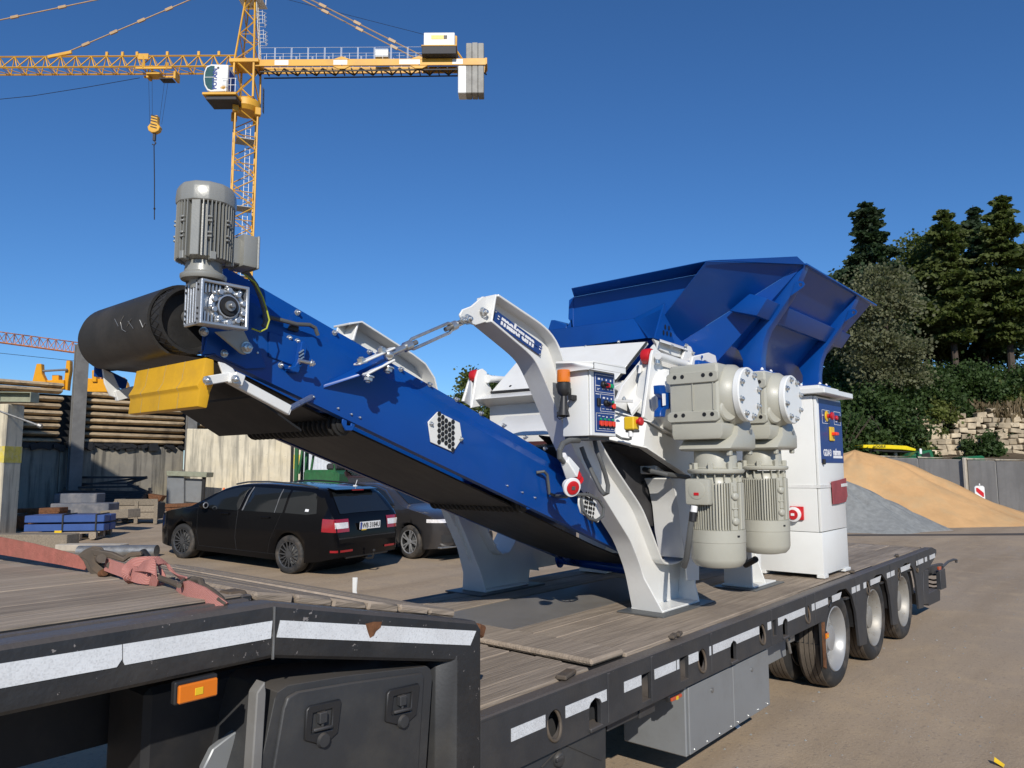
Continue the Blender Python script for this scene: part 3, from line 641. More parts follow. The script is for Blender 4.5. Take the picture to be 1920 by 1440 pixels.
# ---- pile of dark scrap steel before the wall
sp = thing('scrap_steel_pile', 'dark heap of steel frames and bars in front of the concrete bay wall', 'scrap pile', (10, 25.5, .48))
rr = random.Random(4)
for (x0,y0,x1,y1,d) in ((85,918,275,895,25.2),(92,912,120,895,25.2),(120,895,275,895,25.2),(275,895,240,906,25),(90,908,250,906,25),(90,915,260,912,24.8),(110,924,285,922,24.6),(150,930,280,931,24.5),(80,908,120,926,24.8),(160,936,283,938,24.3),(40,920,95,918,24.6),(240,908,282,925,24.6),(180,918,300,940,24.4),(281,915,281,945,24.3),(120,926,290,930,24.2)):
    b = MB(); b.bar(OD(d,x0,y0), OD(d+rr.uniform(-.2,.2),x1,y1), .08, rr.uniform(.05,.1)); part('bar', b, M['scrap'], sp)
for i in range(7):
    b = MB(); y = 921+i*3.3; b.bar(OD(24.2-.1*i,120+i*6,y), OD(24.2-.1*i,278-i*2,y+1), .3, .045); part('plate', b, M['scrap'], sp)
b = MB(); b.prism([OD(24,278,926),OD(24,305,930),OD(24,298,940),OD(24,279,940)], fw*.3); part('offcut', b, M['rusty'], sp)
b = MB(); b.prism([OD(25.6,20,922),OD(25.6,85,920),OD(25.6,120,928),OD(25.6,120,960),OD(25.6,20,962)], fw*.6); part('steel_box', b, M['dark'], sp)
# ---- pallets, blue steel, crate
def gpos(d, px): q = lat(d, px); return V((q.x, q.y, gz(q.x, q.y)))
def pallet(d, px, label, w=1.2, dep=.8, rot=0., up=0.):
    p = gpos(d, px)+V((0,0,up)); t = thing('pallet', label, 'pallet', p, 'wooden pallets in the left yard'); R = Matrix.Rotation(YAW-pi/2+rot, 3, 'Z')
    for i in range(5):
        b = MB(); b.box(p+R @ V((0, -dep/2+.05+i*(dep-.1)/4, .133)), (w, .1, .022), R); part('board', b, M['pallet_wood'], t)
    for sx in (-1,0,1):
        for sy in (-1,0,1):
            b = MB(); b.box(p+R @ V((sx*(w/2-.07), sy*(dep/2-.05), .072)), (.145,.1,.1), R); part('block', b, M['pallet_wood'], t)
        b = MB(); b.box(p+R @ V((sx*(w/2-.07), 0, .011)), (.1, dep, .022), R); part('skid', b, M['pallet_wood'], t)
    return p, R
pA, RA = pallet(16.4, 150, 'grey wooden pallet under the blue steel profiles', 1.25, .85, .12)
pallet(15.6, 106, 'broken pallet with splintered boards left of the blue profiles', .9, .8, .05)
pallet(20.0, 215, 'wooden pallet beside the grey crate', 1.2, .8, .1)
k = 0
for lv in range(2):
    for j in range(2):
        b = MB(); c = pA+RA @ V((-.08, -.13+j*.33, .235+lv*.185)); x0 = -.86+(.0 if j == 0 else -.24)-(.05 if lv == 0 else 0)
        t = thing('blue_steel_profile', ['front lower blue steel profile of the strapped stack','rear lower blue steel profile of the strapped stack','front upper blue steel profile of the strapped stack','rear upper blue steel profile of the strapped stack'][k], 'steel profile', c, 'blue steel profiles on the pallet'); k += 1
        b.box(c, (1.6, .3, .15), RA); part('profile', b, M['blue_steel'], t, .012)
        b = MB()
        for q in (-.08, 0, .08): b.box(c+RA @ V((-.801, q, .01+.02*(q == 0))), (.004,.025,.025), RA)
        part('hole', b, M['dark'], t)
for x in (-.05, .62):
    b = MB(); b.box(pA+RA @ V((x-.06, .03, .33)), (.03, .66, .375), RA); tag(part('binding_strap', b, M['dark'], None), ('left steel band tied round the blue profiles','right steel band tied round the blue profiles')[x > 0], 'band')
b = MB(); b.box(pA+RA @ V((-.12,-.445,.14)), (.14,.01,.1), RA); tag(part('yellow_tag', b, M['green'] if 0 else M['yellow'], None), 'small yellow tag on the pallet of blue profiles', 'tag')
cr = gpos(19.6, 272); R = Matrix.Rotation(YAW-pi/2+.08, 3, 'Z'); t = thing('wooden_crate', 'weathered grey wooden crate in front of the scrap steel', 'crate', cr)
for i in range(3):
    b = MB(); b.box(cr+R @ V((0,-.3,.2+i*.17)), (1.05,.03,.155), R); part('plank', b, M['old_wood'], t)
    b = MB(); b.box(cr+R @ V((-.53,0,.2+i*.17)), (.03,.6,.155), R); part('plank', b, M['old_wood'], t)
for x in (-.5,.02,.5):
    b = MB(); b.box(cr+R @ V((x,-.33,.28)), (.09,.04,.56), R); part('batten', b, M['old_wood'], t)
b = MB(); b.box(cr+R @ V((0,0,.3)), (1.0,.55,.4), R); part('load', b, M['dark'], t)
for i, (d, px, y0, y1, wd, dp) in enumerate(((18.6,150,925,943,1.0,.5),(18.2,160,943,962,1.35,.6))):
    b = MB(); c = OD(d, px, (y0+y1)/2); b.box(c, (wd,dp,(y1-y0)/FPX*d), R); tag(part('steel_trough', b, M['slate'], None, .02), ('upper slate grey steel trough behind the blue profiles','lower slate grey steel trough behind the blue profiles')[i], 'trough')
b = MB(); b.bar(OD(17.6,200,965), OD(17.4,252,962), .4, .2); tag(part('wood_baulk', b, M['old_wood'], None, .01), 'brown timber baulk right of the blue profiles', 'timber')
b = MB(); b.prism([OD(17.0,14,965),OD(17.0,55,968),OD(17.0,60,992),OD(17.0,14,992)], fw*.6); tag(part('rusty_skip', b, M['rusty'], None, .02), 'rusty brown steel skip next to the concrete pillar', 'skip')
for i, (a, c) in enumerate((((22,958),(120,955)),((60,962),(118,958)),((310,948),(400,945)),((315,955),(395,953)))):
    b = MB(); d = 17.6 if i < 2 else 22; b.bar(OD(d,*a), OD(d,*c), .35, .1); tag(part('rusty_beam', b, M['rusty'], None, .01), ('rusty flat beam on the skip by the pillar','shorter rusty beam beside the skip','rusty beam under the small metal cabinet','lower rusty beam in front of the small metal cabinet')[i], 'steel beam', 'rusty beams lying in the yard')
# small metal cabinet on the pale wall
d = 25.8; mc = thing('metal_cabinet', 'small grey metal cabinet with lid against the pale concrete wall', 'cabinet', OD(d,350,945))
def mq(pts, th, nm, mt, off=0.): b = MB(); b.prism([OD(d+off,*p) for p in pts], fw*th); part(nm, b, M[mt], mc, .012)
mq([(312,883),(388,886),(387,895),(312,892)], .6, 'lid', 'olive_steel', -.12); mq([(313,893),(345,893),(345,946),(311,944)], .5, 'body', 'galv'); mq([(347,897),(379,898),(377,943),(347,941)], .05, 'door', 'galv', .12); mq([(379,894),(385,894),(381,946),(376,945)], .1, 'post', 'dark')
# timber, concrete and steel tube on the ground before the yard
b = MB(); e0 = OG(124,1029); R2 = Matrix.Rotation(YAW-pi/2-.06, 3, 'Z'); b.box(e0+R2 @ V((-1.3,.2,.135)), (2.6,.4,.27), R2); tag(part('timber_beam', b, M['old_wood'], None, .01), 'thick squared timber lying behind the red strap', 'timber')
b = MB(); e0 = OG(220,1036); b.box(e0+R2 @ V((-.6,.15,.07)), (1.3,.3,.15), R2); tag(part('concrete_beam', b, M['dusty'], None, .01), 'low concrete beam lying right of the thick timber', 'concrete beam')
b = MB(); e0 = OG(288,1046); b.tube([e0+R2 @ V((-1.5,.1,.1)), e0+R2 @ V((0,.1,.115))], .11, 14); tag(part('steel_tube', b, M['steel_dull'], None), 'grey steel tube lying in front of the concrete beam', 'tube')
# traffic cone before the pale wall
p = gpos(24.5, 424); tc_ = thing('traffic_cone', 'orange traffic cone in front of the pale concrete wall', 'cone', p); b = MB(); b.lathe(p, (0,0,1), [(.18,.03),(.17,.04),(.03,.75),(.02,.76)], 16); part('cone', b, M['cone_orange'], tc_); b = MB(); b.box(p+V((0,0,.015)), (.42,.42,.03), R); part('foot', b, M['cone_orange'], tc_)
# green forklift
f0 = gpos(24.5, 600); fk = thing('forklift', 'green forklift parked behind the black car', 'forklift', f0); R3 = Matrix.Rotation(YAW-pi/2-.2, 3, 'Z')
def fb(c, s, nm, mt, bev=.02): b = MB(); b.box(f0+R3 @ V(c), s, R3); part(nm, b, M[mt], fk, bev)
fb((.25,0,1.05),(1.15,1.0,.55),'engine_cover','forklift_green',.08); fb((.3,0,.55),(1.5,1.05,.5),'chassis','forklift_green'); fb((.62,0,1.42),(.35,.9,.22),'seat','seat',.06); fb((.75,.05,.9),(.3,1.04,.7),'counterweight','forklift_green',.06)
for y in (-.35,.35): fb((-.62,y,1.6),(.12,.1,2.6),'mast_rail','forklift_green'); fb((-.78,y,1.5),(.08,.09,2.4),'mast_rail','dark')
fb((-.68,0,2.75),(.14,.8,.12),'crossbar','forklift_green'); fb((-.72,0,.9),(.1,.8,.1),'crossbar','dark')
for x, y in ((-.35,-.5),(-.35,.5),(.75,-.45),(.75,.45)):
    b = MB(); c = f0+R3 @ V((x,y,.3)); ax = R3 @ V((0,1,0)); b.lathe(c-ax*.11, ax, [(.1,0),(.27,0),(.3,.03),(.3,.19),(.27,.22),(.1,.22)], 20); part('wheel', b, M['tyre'], fk)
b = MB()
for a_ in ((-.5,-.42),(-.5,.42),(.75,-.42),(.75,.42)): b.bar(f0+R3 @ V((a_[0],a_[1],1.2)), f0+R3 @ V((a_[0]*.8+.05,a_[1],2.25)), .06, .06)
b.box(f0+R3 @ V((.12,0,2.27)), (1.15,.95,.06), R3); part('overhead_guard', b, M['forklift_green'], fk)
# road paver roof and green machine beyond the right wall
pv = thing('road_paver', 'road paver with yellow canopy roof behind the right concrete wall', 'paver', lat(44.5, 1680)); dv = 44.0
def pq(pts, th, nm, mt, off=0.): b = MB(); b.prism([OD(dv+off,*p) for p in pts], fw*th); return part(nm, b, M[mt], pv, .03)
pq([(1618,834),(1660,834),(1700,836),(1718,842),(1717,846),(1690,843),(1640,841),(1618,840)], 2.2, 'canopy', 'paver_yellow'); pq([(1625,842),(1712,846),(1710,849),(1640,847)], 1.9, 'ceiling', 'dark', .1)
for px in (1679, 1634): b = MB(); b.tube([OD(dv+.5,px,846), OD(dv+.5,px+1,875)], .11, 8); part('post', b, M['steel_dull'], pv)
pq([(1630,858),(1700,862),(1700,884),(1630,884)], 2., 'body', 'paver_green', .4)
text('VÖGELE', .2, pv, 'lettering', M['ink'], OD(dv-.05,1638,839.6), rt*1.0+V((0,0,.03)), (0,0,1))
gm = thing('green_machine', 'dark green construction machine showing above the right concrete wall', 'machine', lat(43, 1730)); dv = 43
b = MB(); b.prism([OD(dv,*p) for p in ((1698,862),(1722,848),(1748,843),(1753,860),(1753,872),(1700,872))], fw*1.2); part('hood', b, M['paver_green'], gm, .06)
b = MB(); b.prism([OD(dv-.02,*p) for p in ((1727,852),(1742,848),(1745,856),(1733,859))], -fw*.02); part('grille', b, M['dark'], gm)
b = MB(); b.prism([OD(dv,*p) for p in ((1810,857),(1843,854),(1848,858),(1848,870),(1810,870))], fw*1.4); part('tank', b, M['paver_green'], gm, .06)
b = MB(); b.lathe(OD(dv-.3,1726,846), (0,0,1), [(.07,-.15),(.07,.1),(.04,.15)], 10); part('beacon', b, M['crane_white'], gm)
# ================================================================== FLATBED TRAILER
TY = 2.10; TF = 4.42; DZ = .862
def xcol(px, y, z):
    """x of the point on the line (y, z) that lies in image column px"""
    k = (px-960)/FPX; a = CR.x-k*CF.x; r_ = (y*(CR.y-k*CF.y)+(z-CAMH)*(CR.z-k*CF.z)); return -r_/a
TR = thing('flatbed_trailer', 'long low flatbed trailer with worn plank deck, black side beam and white reflective tape', 'trailer', (6, 3.3, 0))
zt, zb_ = OY(TY, 990, 1353).z, OY(TY, 990, 1377).z
WX = [6.80, 7.96, 9.10]
def arch(wx): return [(wx-.40,.22),(wx-.385,.45),(wx-.31,.64),(wx-.17,.76),(wx+.02,.795),(wx+.22,.785),(wx+.38,.70),(wx+.47,.55),(wx+.53,.24)]
out = [(2.285,.852),(2.285,.60),(6.33,.605),(6.35,.25)]
for wx in WX: out += arch(wx)
out += [(9.86,.22),(9.90,.62),(10.30,.64),(10.62,.72),(10.72,.77),(10.72,.81),(10.50,.852)]
holes = []
def P2(x, z): return V((x, TY, z))
rects = [(925,950,.60,.72),(1141,1165,.61,.77),(1204,1222,.63,.77),(1276,1291,.645,.775),(1446,1456,.66,.77),(1553,1559,.69,.77)]
rx = []
for a, c, z0, z1 in rects:
    x0, x1 = xcol(a, TY, .7), xcol(c, TY, .7); rx.append((x0, x1, z0, z1))
    if z0 > .605+.01: holes.append([P2(x0,z0),P2(x1,z0),P2(x1,z1),P2(x0,z1)])
dsh = [(1105,1127),(1370,1381),(1468,1477)]; dx = []
for a, c in dsh:
    x0, x1 = xcol(a, TY, .67), xcol(c, TY, .67); mx_, r_ = (x0+x1)/2, (x1-x0)/2; dx.append((mx_, r_))
    holes.append([P2(x0,.625),P2(x1,.625)]+[P2(mx_+r_*cos(t), .70+r_*sin(t)) for t in [pi*i/8 for i in range(9)]])
rings = []
for px in (1040,1317,1429.5,1514.5,1627.5,1686,1719):
    x = xcol(px, TY, .71); rings.append(x); holes.append([P2(x+.056*cos(t), .715+.062*sin(t)) for t in [2*pi*i/18 for i in range(18)]])
b = MB(); b.prism([P2(*p) for p in out], (0,.022,0), holes); part('side_beam', b, M['chassis_side'], TR, .004)
b = MB(); b.bx(2.30, 10.5, TY+.02, TY+.088, .832, .853); part('beam_top_plate', b, M['chassis'], TR, .006)
b = MB(); b.cyl((2.29,TY+.014,.842),(10.5,TY+.014,.842),.0145,10); part('worn_edge', b, M['chassis'], TR)
b = MB(); b.bx(2.35, 6.3, TY+.09, TY+.11, .60, .83); b.bx(2.35,6.3,TY+.02,TY+.2,.60,.612); part('inner_web', b, M['chassis_side'], TR)
b = MB()
for x0, x1, z0, z1 in rx:
    b.bx(x0-.006,x0,TY+.02,TY+.09,z0,z1); b.bx(x1,x1+.006,TY+.02,TY+.09,z0,z1); b.bx(x0,x1,TY+.02,TY+.09,z0-.006,z0)
    part('stake_pocket', b, M['chassis_side'], TR); b = MB()
for x in rings:
    b = MB(); n = 20; pts = [V((x+.05*cos(2*pi*i/n), TY+.006+.012*sin(2*pi*i/n), .712+.066*sin(2*pi*i/n))) for i in range(n+1)]; b.tube(pts, .008, 8); part('lashing_ring', b, M['ratchet'], TR)
for mx_, r_ in dx:
    b = MB(); b.bx(mx_-r_*1.05,mx_+r_*1.05,TY-.012,TY+.06,.607,.626); part('rope_hook', b, M['chassis_side'], TR, .004)
for x in (xcol(1142,TY,.7), xcol(1223,TY,.7), 4.35, 5.3, 6.02, 6.2, 7.3, 8.5, 9.7):
    b = MB(); b.bx(x-.012,x+.012,TY-.004,TY+.02,.61,.845); part('weld_strap', b, M['chassis_side'], TR, .003)
tp = [(958,1022),(1060,1137),(1170,1202),(1227,1267),(1269,1273),(1291,1309),(1330,1423),(1439,1446),(1459,1509),(1522,1552),(1560,1578),(1597,1612),(1619,1624),(1632,1652),(1663,1677),(1689,1707),(1718,1731),(1734,1738),(1743,1753)]
for a, c in tp:
    x0, x1 = xcol(a, TY, .74), xcol(c, TY, .74); cut = 0
    for mx_, r_ in dx:
        if x0 < mx_ < x1: cut = (mx_, r_)
    if cut:
        mx_, r_ = cut; q = [(x0,zb_),(mx_-r_*1.15,zb_)]+[(mx_-r_*1.15*cos(t), max(zb_, .70+r_*1.15*sin(t))) for t in (.3,.8,1.57,2.34,2.84)]+[(mx_+r_*1.15,zb_),(x1,zb_)]+[(x1,zt),(x0,zt)]
    else: q = [(x0,zb_),(x1-(.06 if a in (1560,1632,1689) else 0),zb_),(x1,zt),(x0,zt)]
    b = MB(); b.prism([V((x,TY-.0025,z)) for x, z in q], (0,.0022,0)); part('reflective_tape', b, M['retro_tape'], TR)
# gooseneck
zk = lambda px, py: OY(TY, px, py)
g0, g1, g2 = zk(0,1340), zk(511,1236), zk(855,1243)
gp = [(-1.6,1.44),(1.34,1.437),(2.265,1.238),(2.297,1.205),(2.297,.61),(2.14,.61),(g2.x,g2.z),(g1.x,g1.z),(-1.6,g1.z+.01)]
b = MB(); b.prism([P2(*p) for p in gp], (0,.11,0)); part('gooseneck_beam', b, M['chassis'], TR, .028, seg=3)
b = MB(); b.bar((1.338,TY-.001,g1.z),(1.338,TY-.001,1.425),.006,.006); part('weld_seam', b, M['steel_dull'], TR)
b = MB(); b.prism([V((2.08,TY+.05,.45)),V((2.15,TY-.004,.45)),V((2.15,TY-.004,1.13)),V((2.08,TY+.05,1.09))], (.0,.06,.0)); part('post_flange', b, M['plastic_box'], TR, .004)
b = MB(); b.bx(2.12,2.297,TY+.0,TY+.4,.3,.62); part('neck_foot', b, M['chassis_side'], TR, .01)
b = MB(); b.bx(2.23,2.30,TY+.1,TF,.86,1.225); part('neck_end_plate', b, M['chassis'], TR, .01)
b = MB(); b.box((2.31,TY+.05,1.19),(.05,.07,.05), Matrix.Rotation(.4,3,'Y')); part('corner_hook', b, M['rusty'], TR, .008)
def tquad(pts): b = MB(); b.prism([OY(TY-.003, *p) for p in pts], (0,.0026,0)); part('reflective_tape', b, M['retro_tape'], TR)
tquad([(-60,1254),(229,1208.5),(229,1236),(219,1251),(-60,1302)]); tquad([(231,1208),(511,1164),(508,1197),(234,1247),(231,1240)]); tquad([(526,1163),(893,1183),(882,1210),(519,1195)])
b = MB(); b.prism([OY(TY-.0045, *p) for p in ((686,1170),(701,1166),(716,1166),(714,1176),(705,1184),(701,1192),(694,1196),(690,1185))], (0,.004,0)); part('rust_patch', b, M['rusty'], TR)
b = MB(); b.bx(-1.6,1.32,TY+.10,TY+.145,1.405,1.440); part('beam_top_plate', b, M['chassis'], TR, .008)
b = MB(); b.bx(-1.6,2.2,2.75,2.82,.93,1.19); b.bx(-1.6,2.2,3.7,3.77,.93,1.19); b.bx(-1.6,1.28,2.3,4.3,1.36,1.385); part('neck_frame', b, M['dark'], TR)
b = MB(); b.bx(-1.6,1.3,4.36,TF,1.1,1.40); b.bx(1.3,2.25,4.36,TF,1.05,1.19); b.bx(2.3,10.5,4.36,TF,.62,.83); part('far_beam', b, M['chassis_side'], TR)
b = MB()
for x in range(24,104,8): b.bx(x/10,x/10+.08,2.2,4.36,.66,.80)
b.bx(2.3,10.4,2.75,2.85,.42,.8); b.bx(2.3,10.4,3.6,3.7,.42,.8); part('underframe', b, M['dark'], TR)
b = MB(); p = OY(2.5, 255, 1250); q = OY(2.5, 500, 1240); b.bx(p.x,2.05,2.42,2.7,.55,1.17); part('air_tank_box', b, M['dark'], TR, .02)
rr = random.Random(12)
def plank(x0, x1, y0, y1, z=DZ, th=.04, tilt=0., rot=0.):
    b = MB(); c = V(((x0+x1)/2,(y0+y1)/2,z-th/2+rr.uniform(-.004,.003)))
    b.box(c,(x1-x0,y1-y0,th), Matrix.Rotation(rr.uniform(-.003,.003)+tilt,3,'X') @ Matrix.Rotation(rot,3,'Z'))
    # worn ends
    b.v = [v+V((rr.uniform(-.012,.012),rr.uniform(-.003,.003),rr.uniform(-.003,.001))) for v in b.v]
    part('plank', b, M['wood'], TR, .003)
yy = [2.197+i*.1735 for i in range(6)]
for i in range(5):
    y0, y1 = yy[i]+.002, yy[i+1]-.002
    plank(2.33, 3.19+rr.uniform(-.02,.02), y0, y1)
    x = 3.55+rr.uniform(-.02,.02)
    for L in (3.3+rr.uniform(-.6,.6), 3.0, 9): e = min(x+L, 10.35); plank(x, e-.006, y0, y1); x = e; 
    # the last board run may be very short
for i in range(7):
    y0 = yy[5]+i*.1735+.004; y1 = y0+.166
    plank(2.33, 3.19, y0, y1)
    if 0 <= i <= 3: plank(5.9, 10.35, y0, y1)
    else:
        plank(3.55, 6.6+rr.uniform(-.5,.5), y0, y1); plank(7.2, 10.35, y0, y1)
b = MB(); b.box((3.37,3.3,.872),(.31,2.2,.035),Matrix.Rotation(.012,3,'Y')); part('cross_board', b, M['wood'], TR, .012)
b = MB(); b.bx(3.56,5.88,yy[5]+.004,yy[5]+4*.1735-.004,.85,.858); part('deck_sheet', b, M['deck_steel'], TR, .002)
b = MB(); b.bx(2.31,3.2,2.2,TF-.03,.80,.853); b.bx(3.2,3.56,2.2,TF-.03,.80,.845); b.bx(3.56,5.88,2.2,yy[5],.80,.853); b.bx(3.56,5.88,yy[5]+4*.1735,TF-.03,.80,.853); b.bx(3.56,5.88,yy[5],yy[5]+4*.1735,.80,.845); b.bx(5.88,10.34,2.2,TF-.03,.80,.853); part('deck_bed', b, M['dark'], TR)
for x, s in ((2.99,.07),(4.05,.045),(4.12,.04),(7.55,.05),(9.2,.05)):
    b = MB(); b.box((x,2.195,.868),(s*2,s*.8,.022),Matrix.Rotation(.25,3,'Z')); part('bent_lug', b, M['ratchet'], TR, .006)
# gooseneck planks
b = MB(); b.bx(-1.6,1.32,2.25,TF-.02,1.40,1.4425); part('deck_bed', b, M['dark'], TR)
for i in range(13):
    y0 = 2.252+i*.165
    plank(-1.6, 1.325, y0+.0015, y0+.1635, 1.452, .04)
sl_ = atan2(1.437-1.24, 2.285-1.34); R5 = Matrix.Rotation(sl_, 3, 'Y')
for i in range(6):
    t = (i+.5)/6; c = V((1.345+t*.93, (TY+.115+TF)/2, 1.443-t*.193)); b = MB(); b.box(c,(.150,TF-TY-.14,.03),R5); b.v = [v+V((rr.uniform(-.004,.004),0,rr.uniform(-.004,.004))) for v in b.v]; part('plank', b, M['wood'], TR, .008)
b = MB(); b.bx(1.31,1.345,2.24,TF,1.40,1.446); part('kink_plate', b, M['chassis'], TR, .003)
# wheels
def wheel(x, y, mt, rusty, inner=False):
    c = V((x,y,.392)); ax = (0,1,0)
    b = MB(); b.lathe(c, ax, [(.262,.03),(.285,.012),(.33,.004),(.368,.014),(.388,.032),(.392,.042)], 48, cap=False); b.lathe(c, ax, [(.392,.198),(.37,.225),(.3,.235),(.26,.21)], 48, cap=False)
    t = part('wheel', b, M['tyre'], TR)
    pr = [(.392,.042)]
    for i in range(4):
        h0 = .045+i*.0385; pr += [(.394,h0),(.395,h0+.030),(.384,h0+.031),(.384,h0+.036)]
    pr += [(.392,.198)]
    b = MB(); b.lathe(c, ax, pr, 48, cap=False); part('tread', b, M['tread'], t, ang=25)
    b = MB(); b.lathe(c, ax, [(.262,.034),(.268,.022),(.262,.016),(.25,.022),(.243,.05),(.232,.062),(.222,.125),(.20,.138),(.15,.128),(.135,.10),(.11,.095),(.105,.06),(.06,.05),(.0,.05)], 40, cap=False); part('rim', b, M[mt], t, ang=50)
    if not inner:
        for k in range(10):
            a = 2*pi*k/10; bolt(t, c+V((.168*cos(a),.13,.168*sin(a))), .011, (0,-1,0), .012, M[mt])
mat('rim_clean', (.33,.33,.325), .36, metal=.25, var=.06, scale=8, dirt=(.4,.38,.34), damt=.25)
for x, mt in zip(WX, ('rim_clean','rim','rim')): wheel(x, 2.118, mt, 0); wheel(x, 2.42, 'rim', 0, True); wheel(x, 3.95, 'rim', 0, True)
for x in WX:
    b = MB(); b.lathe((x,2.2,.392),(0,1,0),[(.09,0),(.09,1.9)],12); part('axle', b, M['dark'], TR)
    b = MB(); n = 14; r_ = .455
    ringp = [V((x+.06+r_*cos(t), 2.14, .375+r_*sin(t))) for t in [pi*(.02+.96*i/n) for i in range(n+1)]]
    b.v = ringp+[p+V((0,.56,0)) for p in ringp]; b.f = [(i,i+1,n+2+i,n+1+i) for i in range(n)]; part('mudguard', b, M['dark'], TR)
    b = MB(); b.bx(x+.30,x+.46,TY+.03,TY+.06,.672,.69); part('guard_bracket', b, M['chassis_side'], TR)
b = MB(); b.prism([P2(6.335,.60),P2(6.335,.255),P2(6.38,.235),P2(6.38,.60)],(0,-.012,0)); part('guard_edge', b, M['rusty'], TR)
# front mudflap plate and crank ahead of the first wheel
b = MB(); p0 = OY(2.3,1444,1190); b.bx(5.55,6.08,2.3,2.32,.36,.63); part('guard_plate', b, M['galv'], TR, .004)
b = MB(); b.tube([OY(2.2,1472,1190),OY(2.2,1478,1205),OY(2.2,1482,1224)],.012,8); b.box(OY(2.2,1481,1196),(.09,.04,.05)); part('valve_lever', b, M['steel_dull'], TR)
# amber lamps
def lamp(px0, py0, px1, py1, y, lab, cl='orange_lens'):
    a, c = OY(y, px0, py0), OY(y, px1, py1); x0, x1, z0, z1 = min(a.x,c.x), max(a.x,c.x), min(a.z,c.z), max(a.z,c.z)
    b = MB(); b.bx(x0-.006,x1+.006,y+.006,y+.03,z0-.004,z1+.008); o = part('side_lamp', b, M['black_plastic'], TR, .004, label=lab)
    b = MB(); b.bx(x0,x1,y-.008,y+.006,z0,z1); part('lens', b, M[cl], o, .004)
    b = MB(); xm = (x0+x1)/2; b.bx(xm-.012,xm+.012,y-.010,y-.0075,(z0+z1)/2-.01,(z0+z1)/2+.01); part('reflector', b, M['red'] if cl == 'red' else M['yellow'], o, .001)
mat('orange_red', (.5,.085,.03), .3, coat=.3)
lamp(334,1286,406,1303,2.08,'amber side lamp under the gooseneck'); lamp(1258,1316,1277,1300,2.09,'dull orange side lamp beside the grey box','orange_red'); lamp(1548,1188,1553,1196,2.085,'small amber lamp before the first wheel')
# black plastic toolbox with two latches under the gooseneck
def TB(px, py, y=2.13): return OY(y, px, py)
ol = [(515,1312),(521,1298),(540,1285),(650,1267),(800,1249),(808,1256),(811,1272),(797,1470),(470,1500),(492,1420)]
b = MB(); b.prism([TB(*p) for p in ol], (0,.42,0)); tb = part('toolbox', b, M['plastic_box'], TR, .028, seg=3)
ol2 = [(532,1330),(540,1308),(560,1297),(660,1280),(790,1262),(797,1268),(784,1466),(505,1490)]
b = MB(); b.prism([OY(2.118,*p) for p in ol2], (0,.02,0)); part('lid', b, M['plastic_box'], tb, .016, seg=3)
for ox, oy, s in ((0,0,1.),(152,-31,.93)):
    def Q(px, py, y): return OY(y, 572+ox+(px-572)*s, 1330+oy+(py-1330)*s)
    b = MB(); b.prism([Q(*p,2.108) for p in ((575,1332),(582,1324),(639,1311),(641,1318),(634,1374),(619,1388),(611,1399),(572,1389))], (0,.012,0), [[Q(*p,2.108) for p in ((588,1338),(625,1328),(622,1368),(584,1376))]]); lt = part('latch', b, M['black_plastic'], tb, .003)
    b = MB(); b.prism([Q(*p,2.122) for p in ((588,1338),(625,1328),(622,1368),(584,1376))],(0,.004,0)); part('latch_pocket', b, M['dark'], lt)
    b = MB(); b.tube([Q(588,1370,2.1),Q(623,1362,2.1)],.006,8); b.tube([Q(605,1367,2.106),Q(604,1350,2.106)],.006,8); b.box(Q(604,1345,2.106),(.03,.02,.034)); part('t_handle', b, M['plastic_box'], lt, .003)
    b = MB(); c = Q(607,1388,2.104); b.lathe(c,(0,1,0),[(.0,-.008),(.02,-.007),(.024,.006)],16); part('lock_cap', b, M['plastic_box'], lt)
b = MB(); b.prism([OY(2.12,*p) for p in ((482,1300),(498,1277),(500,1300),(490,1470),(470,1480))],(0,.05,0)); part('box_bracket', b, M['post_steel'], TR, .004)
b = MB(); b.prism([OY(2.3,*p) for p in ((382,1440),(400,1404),(445,1370),(476,1350),(470,1450),(380,1470))],(0,.03,0)); part('guard_plate', b, M['galv'], TR, .004)
# second black box and the grey storage box
b = MB(); b.prism([OY(2.13,*p) for p in ((960,1445),(1137,1361),(1137,1475),(940,1520))],(0,.4,0)); bb2 = part('black_toolbox', b, M['plastic_box'], TR, .012, seg=2)
b = MB(); b.lathe(OY(2.12,1049,1424),(0,1,0),[(.0,-.012),(.026,-.012),(.034,.0),(.034,.012)],20); b.bar(OY(2.105,1043,1426),OY(2.105,1055,1420),.012,.014); part('knob', b, M['plastic_box'], bb2, .002)
b = MB(); b.bar(OY(2.128,1015,1440),OY(2.128,1058,1395),.008,.008); b.bar(OY(2.128,1058,1395),OY(2.128,1128,1425),.006,.006); part('rib', b, M['plastic_box'], bb2)
gx0, gx1, gxm = 4.07, 5.29, OY(2.12,1377,1300).x
b = MB(); b.bx(gx0,gx1,2.14,2.56,.195,.585); sb = part('storage_box', b, M['galv'], TR, .006)
for x0, x1 in ((gx0+.02,gxm-.004),(gxm+.004,gx1-.005)):
    b = MB(); b.bx(x0,x1,2.126,2.142,.205,.578); dr = part('door', b, M['galv'], sb, .004)
    for px_ in (.55,): b = MB(); b.lathe(((x0+x1)/2,2.126,.50),(0,-1,0),[(.014,0),(.014,.006),(.006,.008)],12); part('lock', b, M['steel_dull'], dr)
    for k in range(4): bolt(sb, V((x0+.05+k*(x1-x0-.1)/3,2.126,.225)), .005, (0,-1,0), .002)
b = MB(); b.prism([V((3.9,2.3,.60)),V((4.05,2.15,.60)),V((4.05,2.15,.54)),V((3.9,2.3,.5))],(0,.02,0)); b.bx(3.6,3.76,2.16,2.18,.52,.60); b.bx(3.3,3.6,2.17,2.19,.53,.57); part('box_hanger', b, M['chassis_side'], TR, .003)
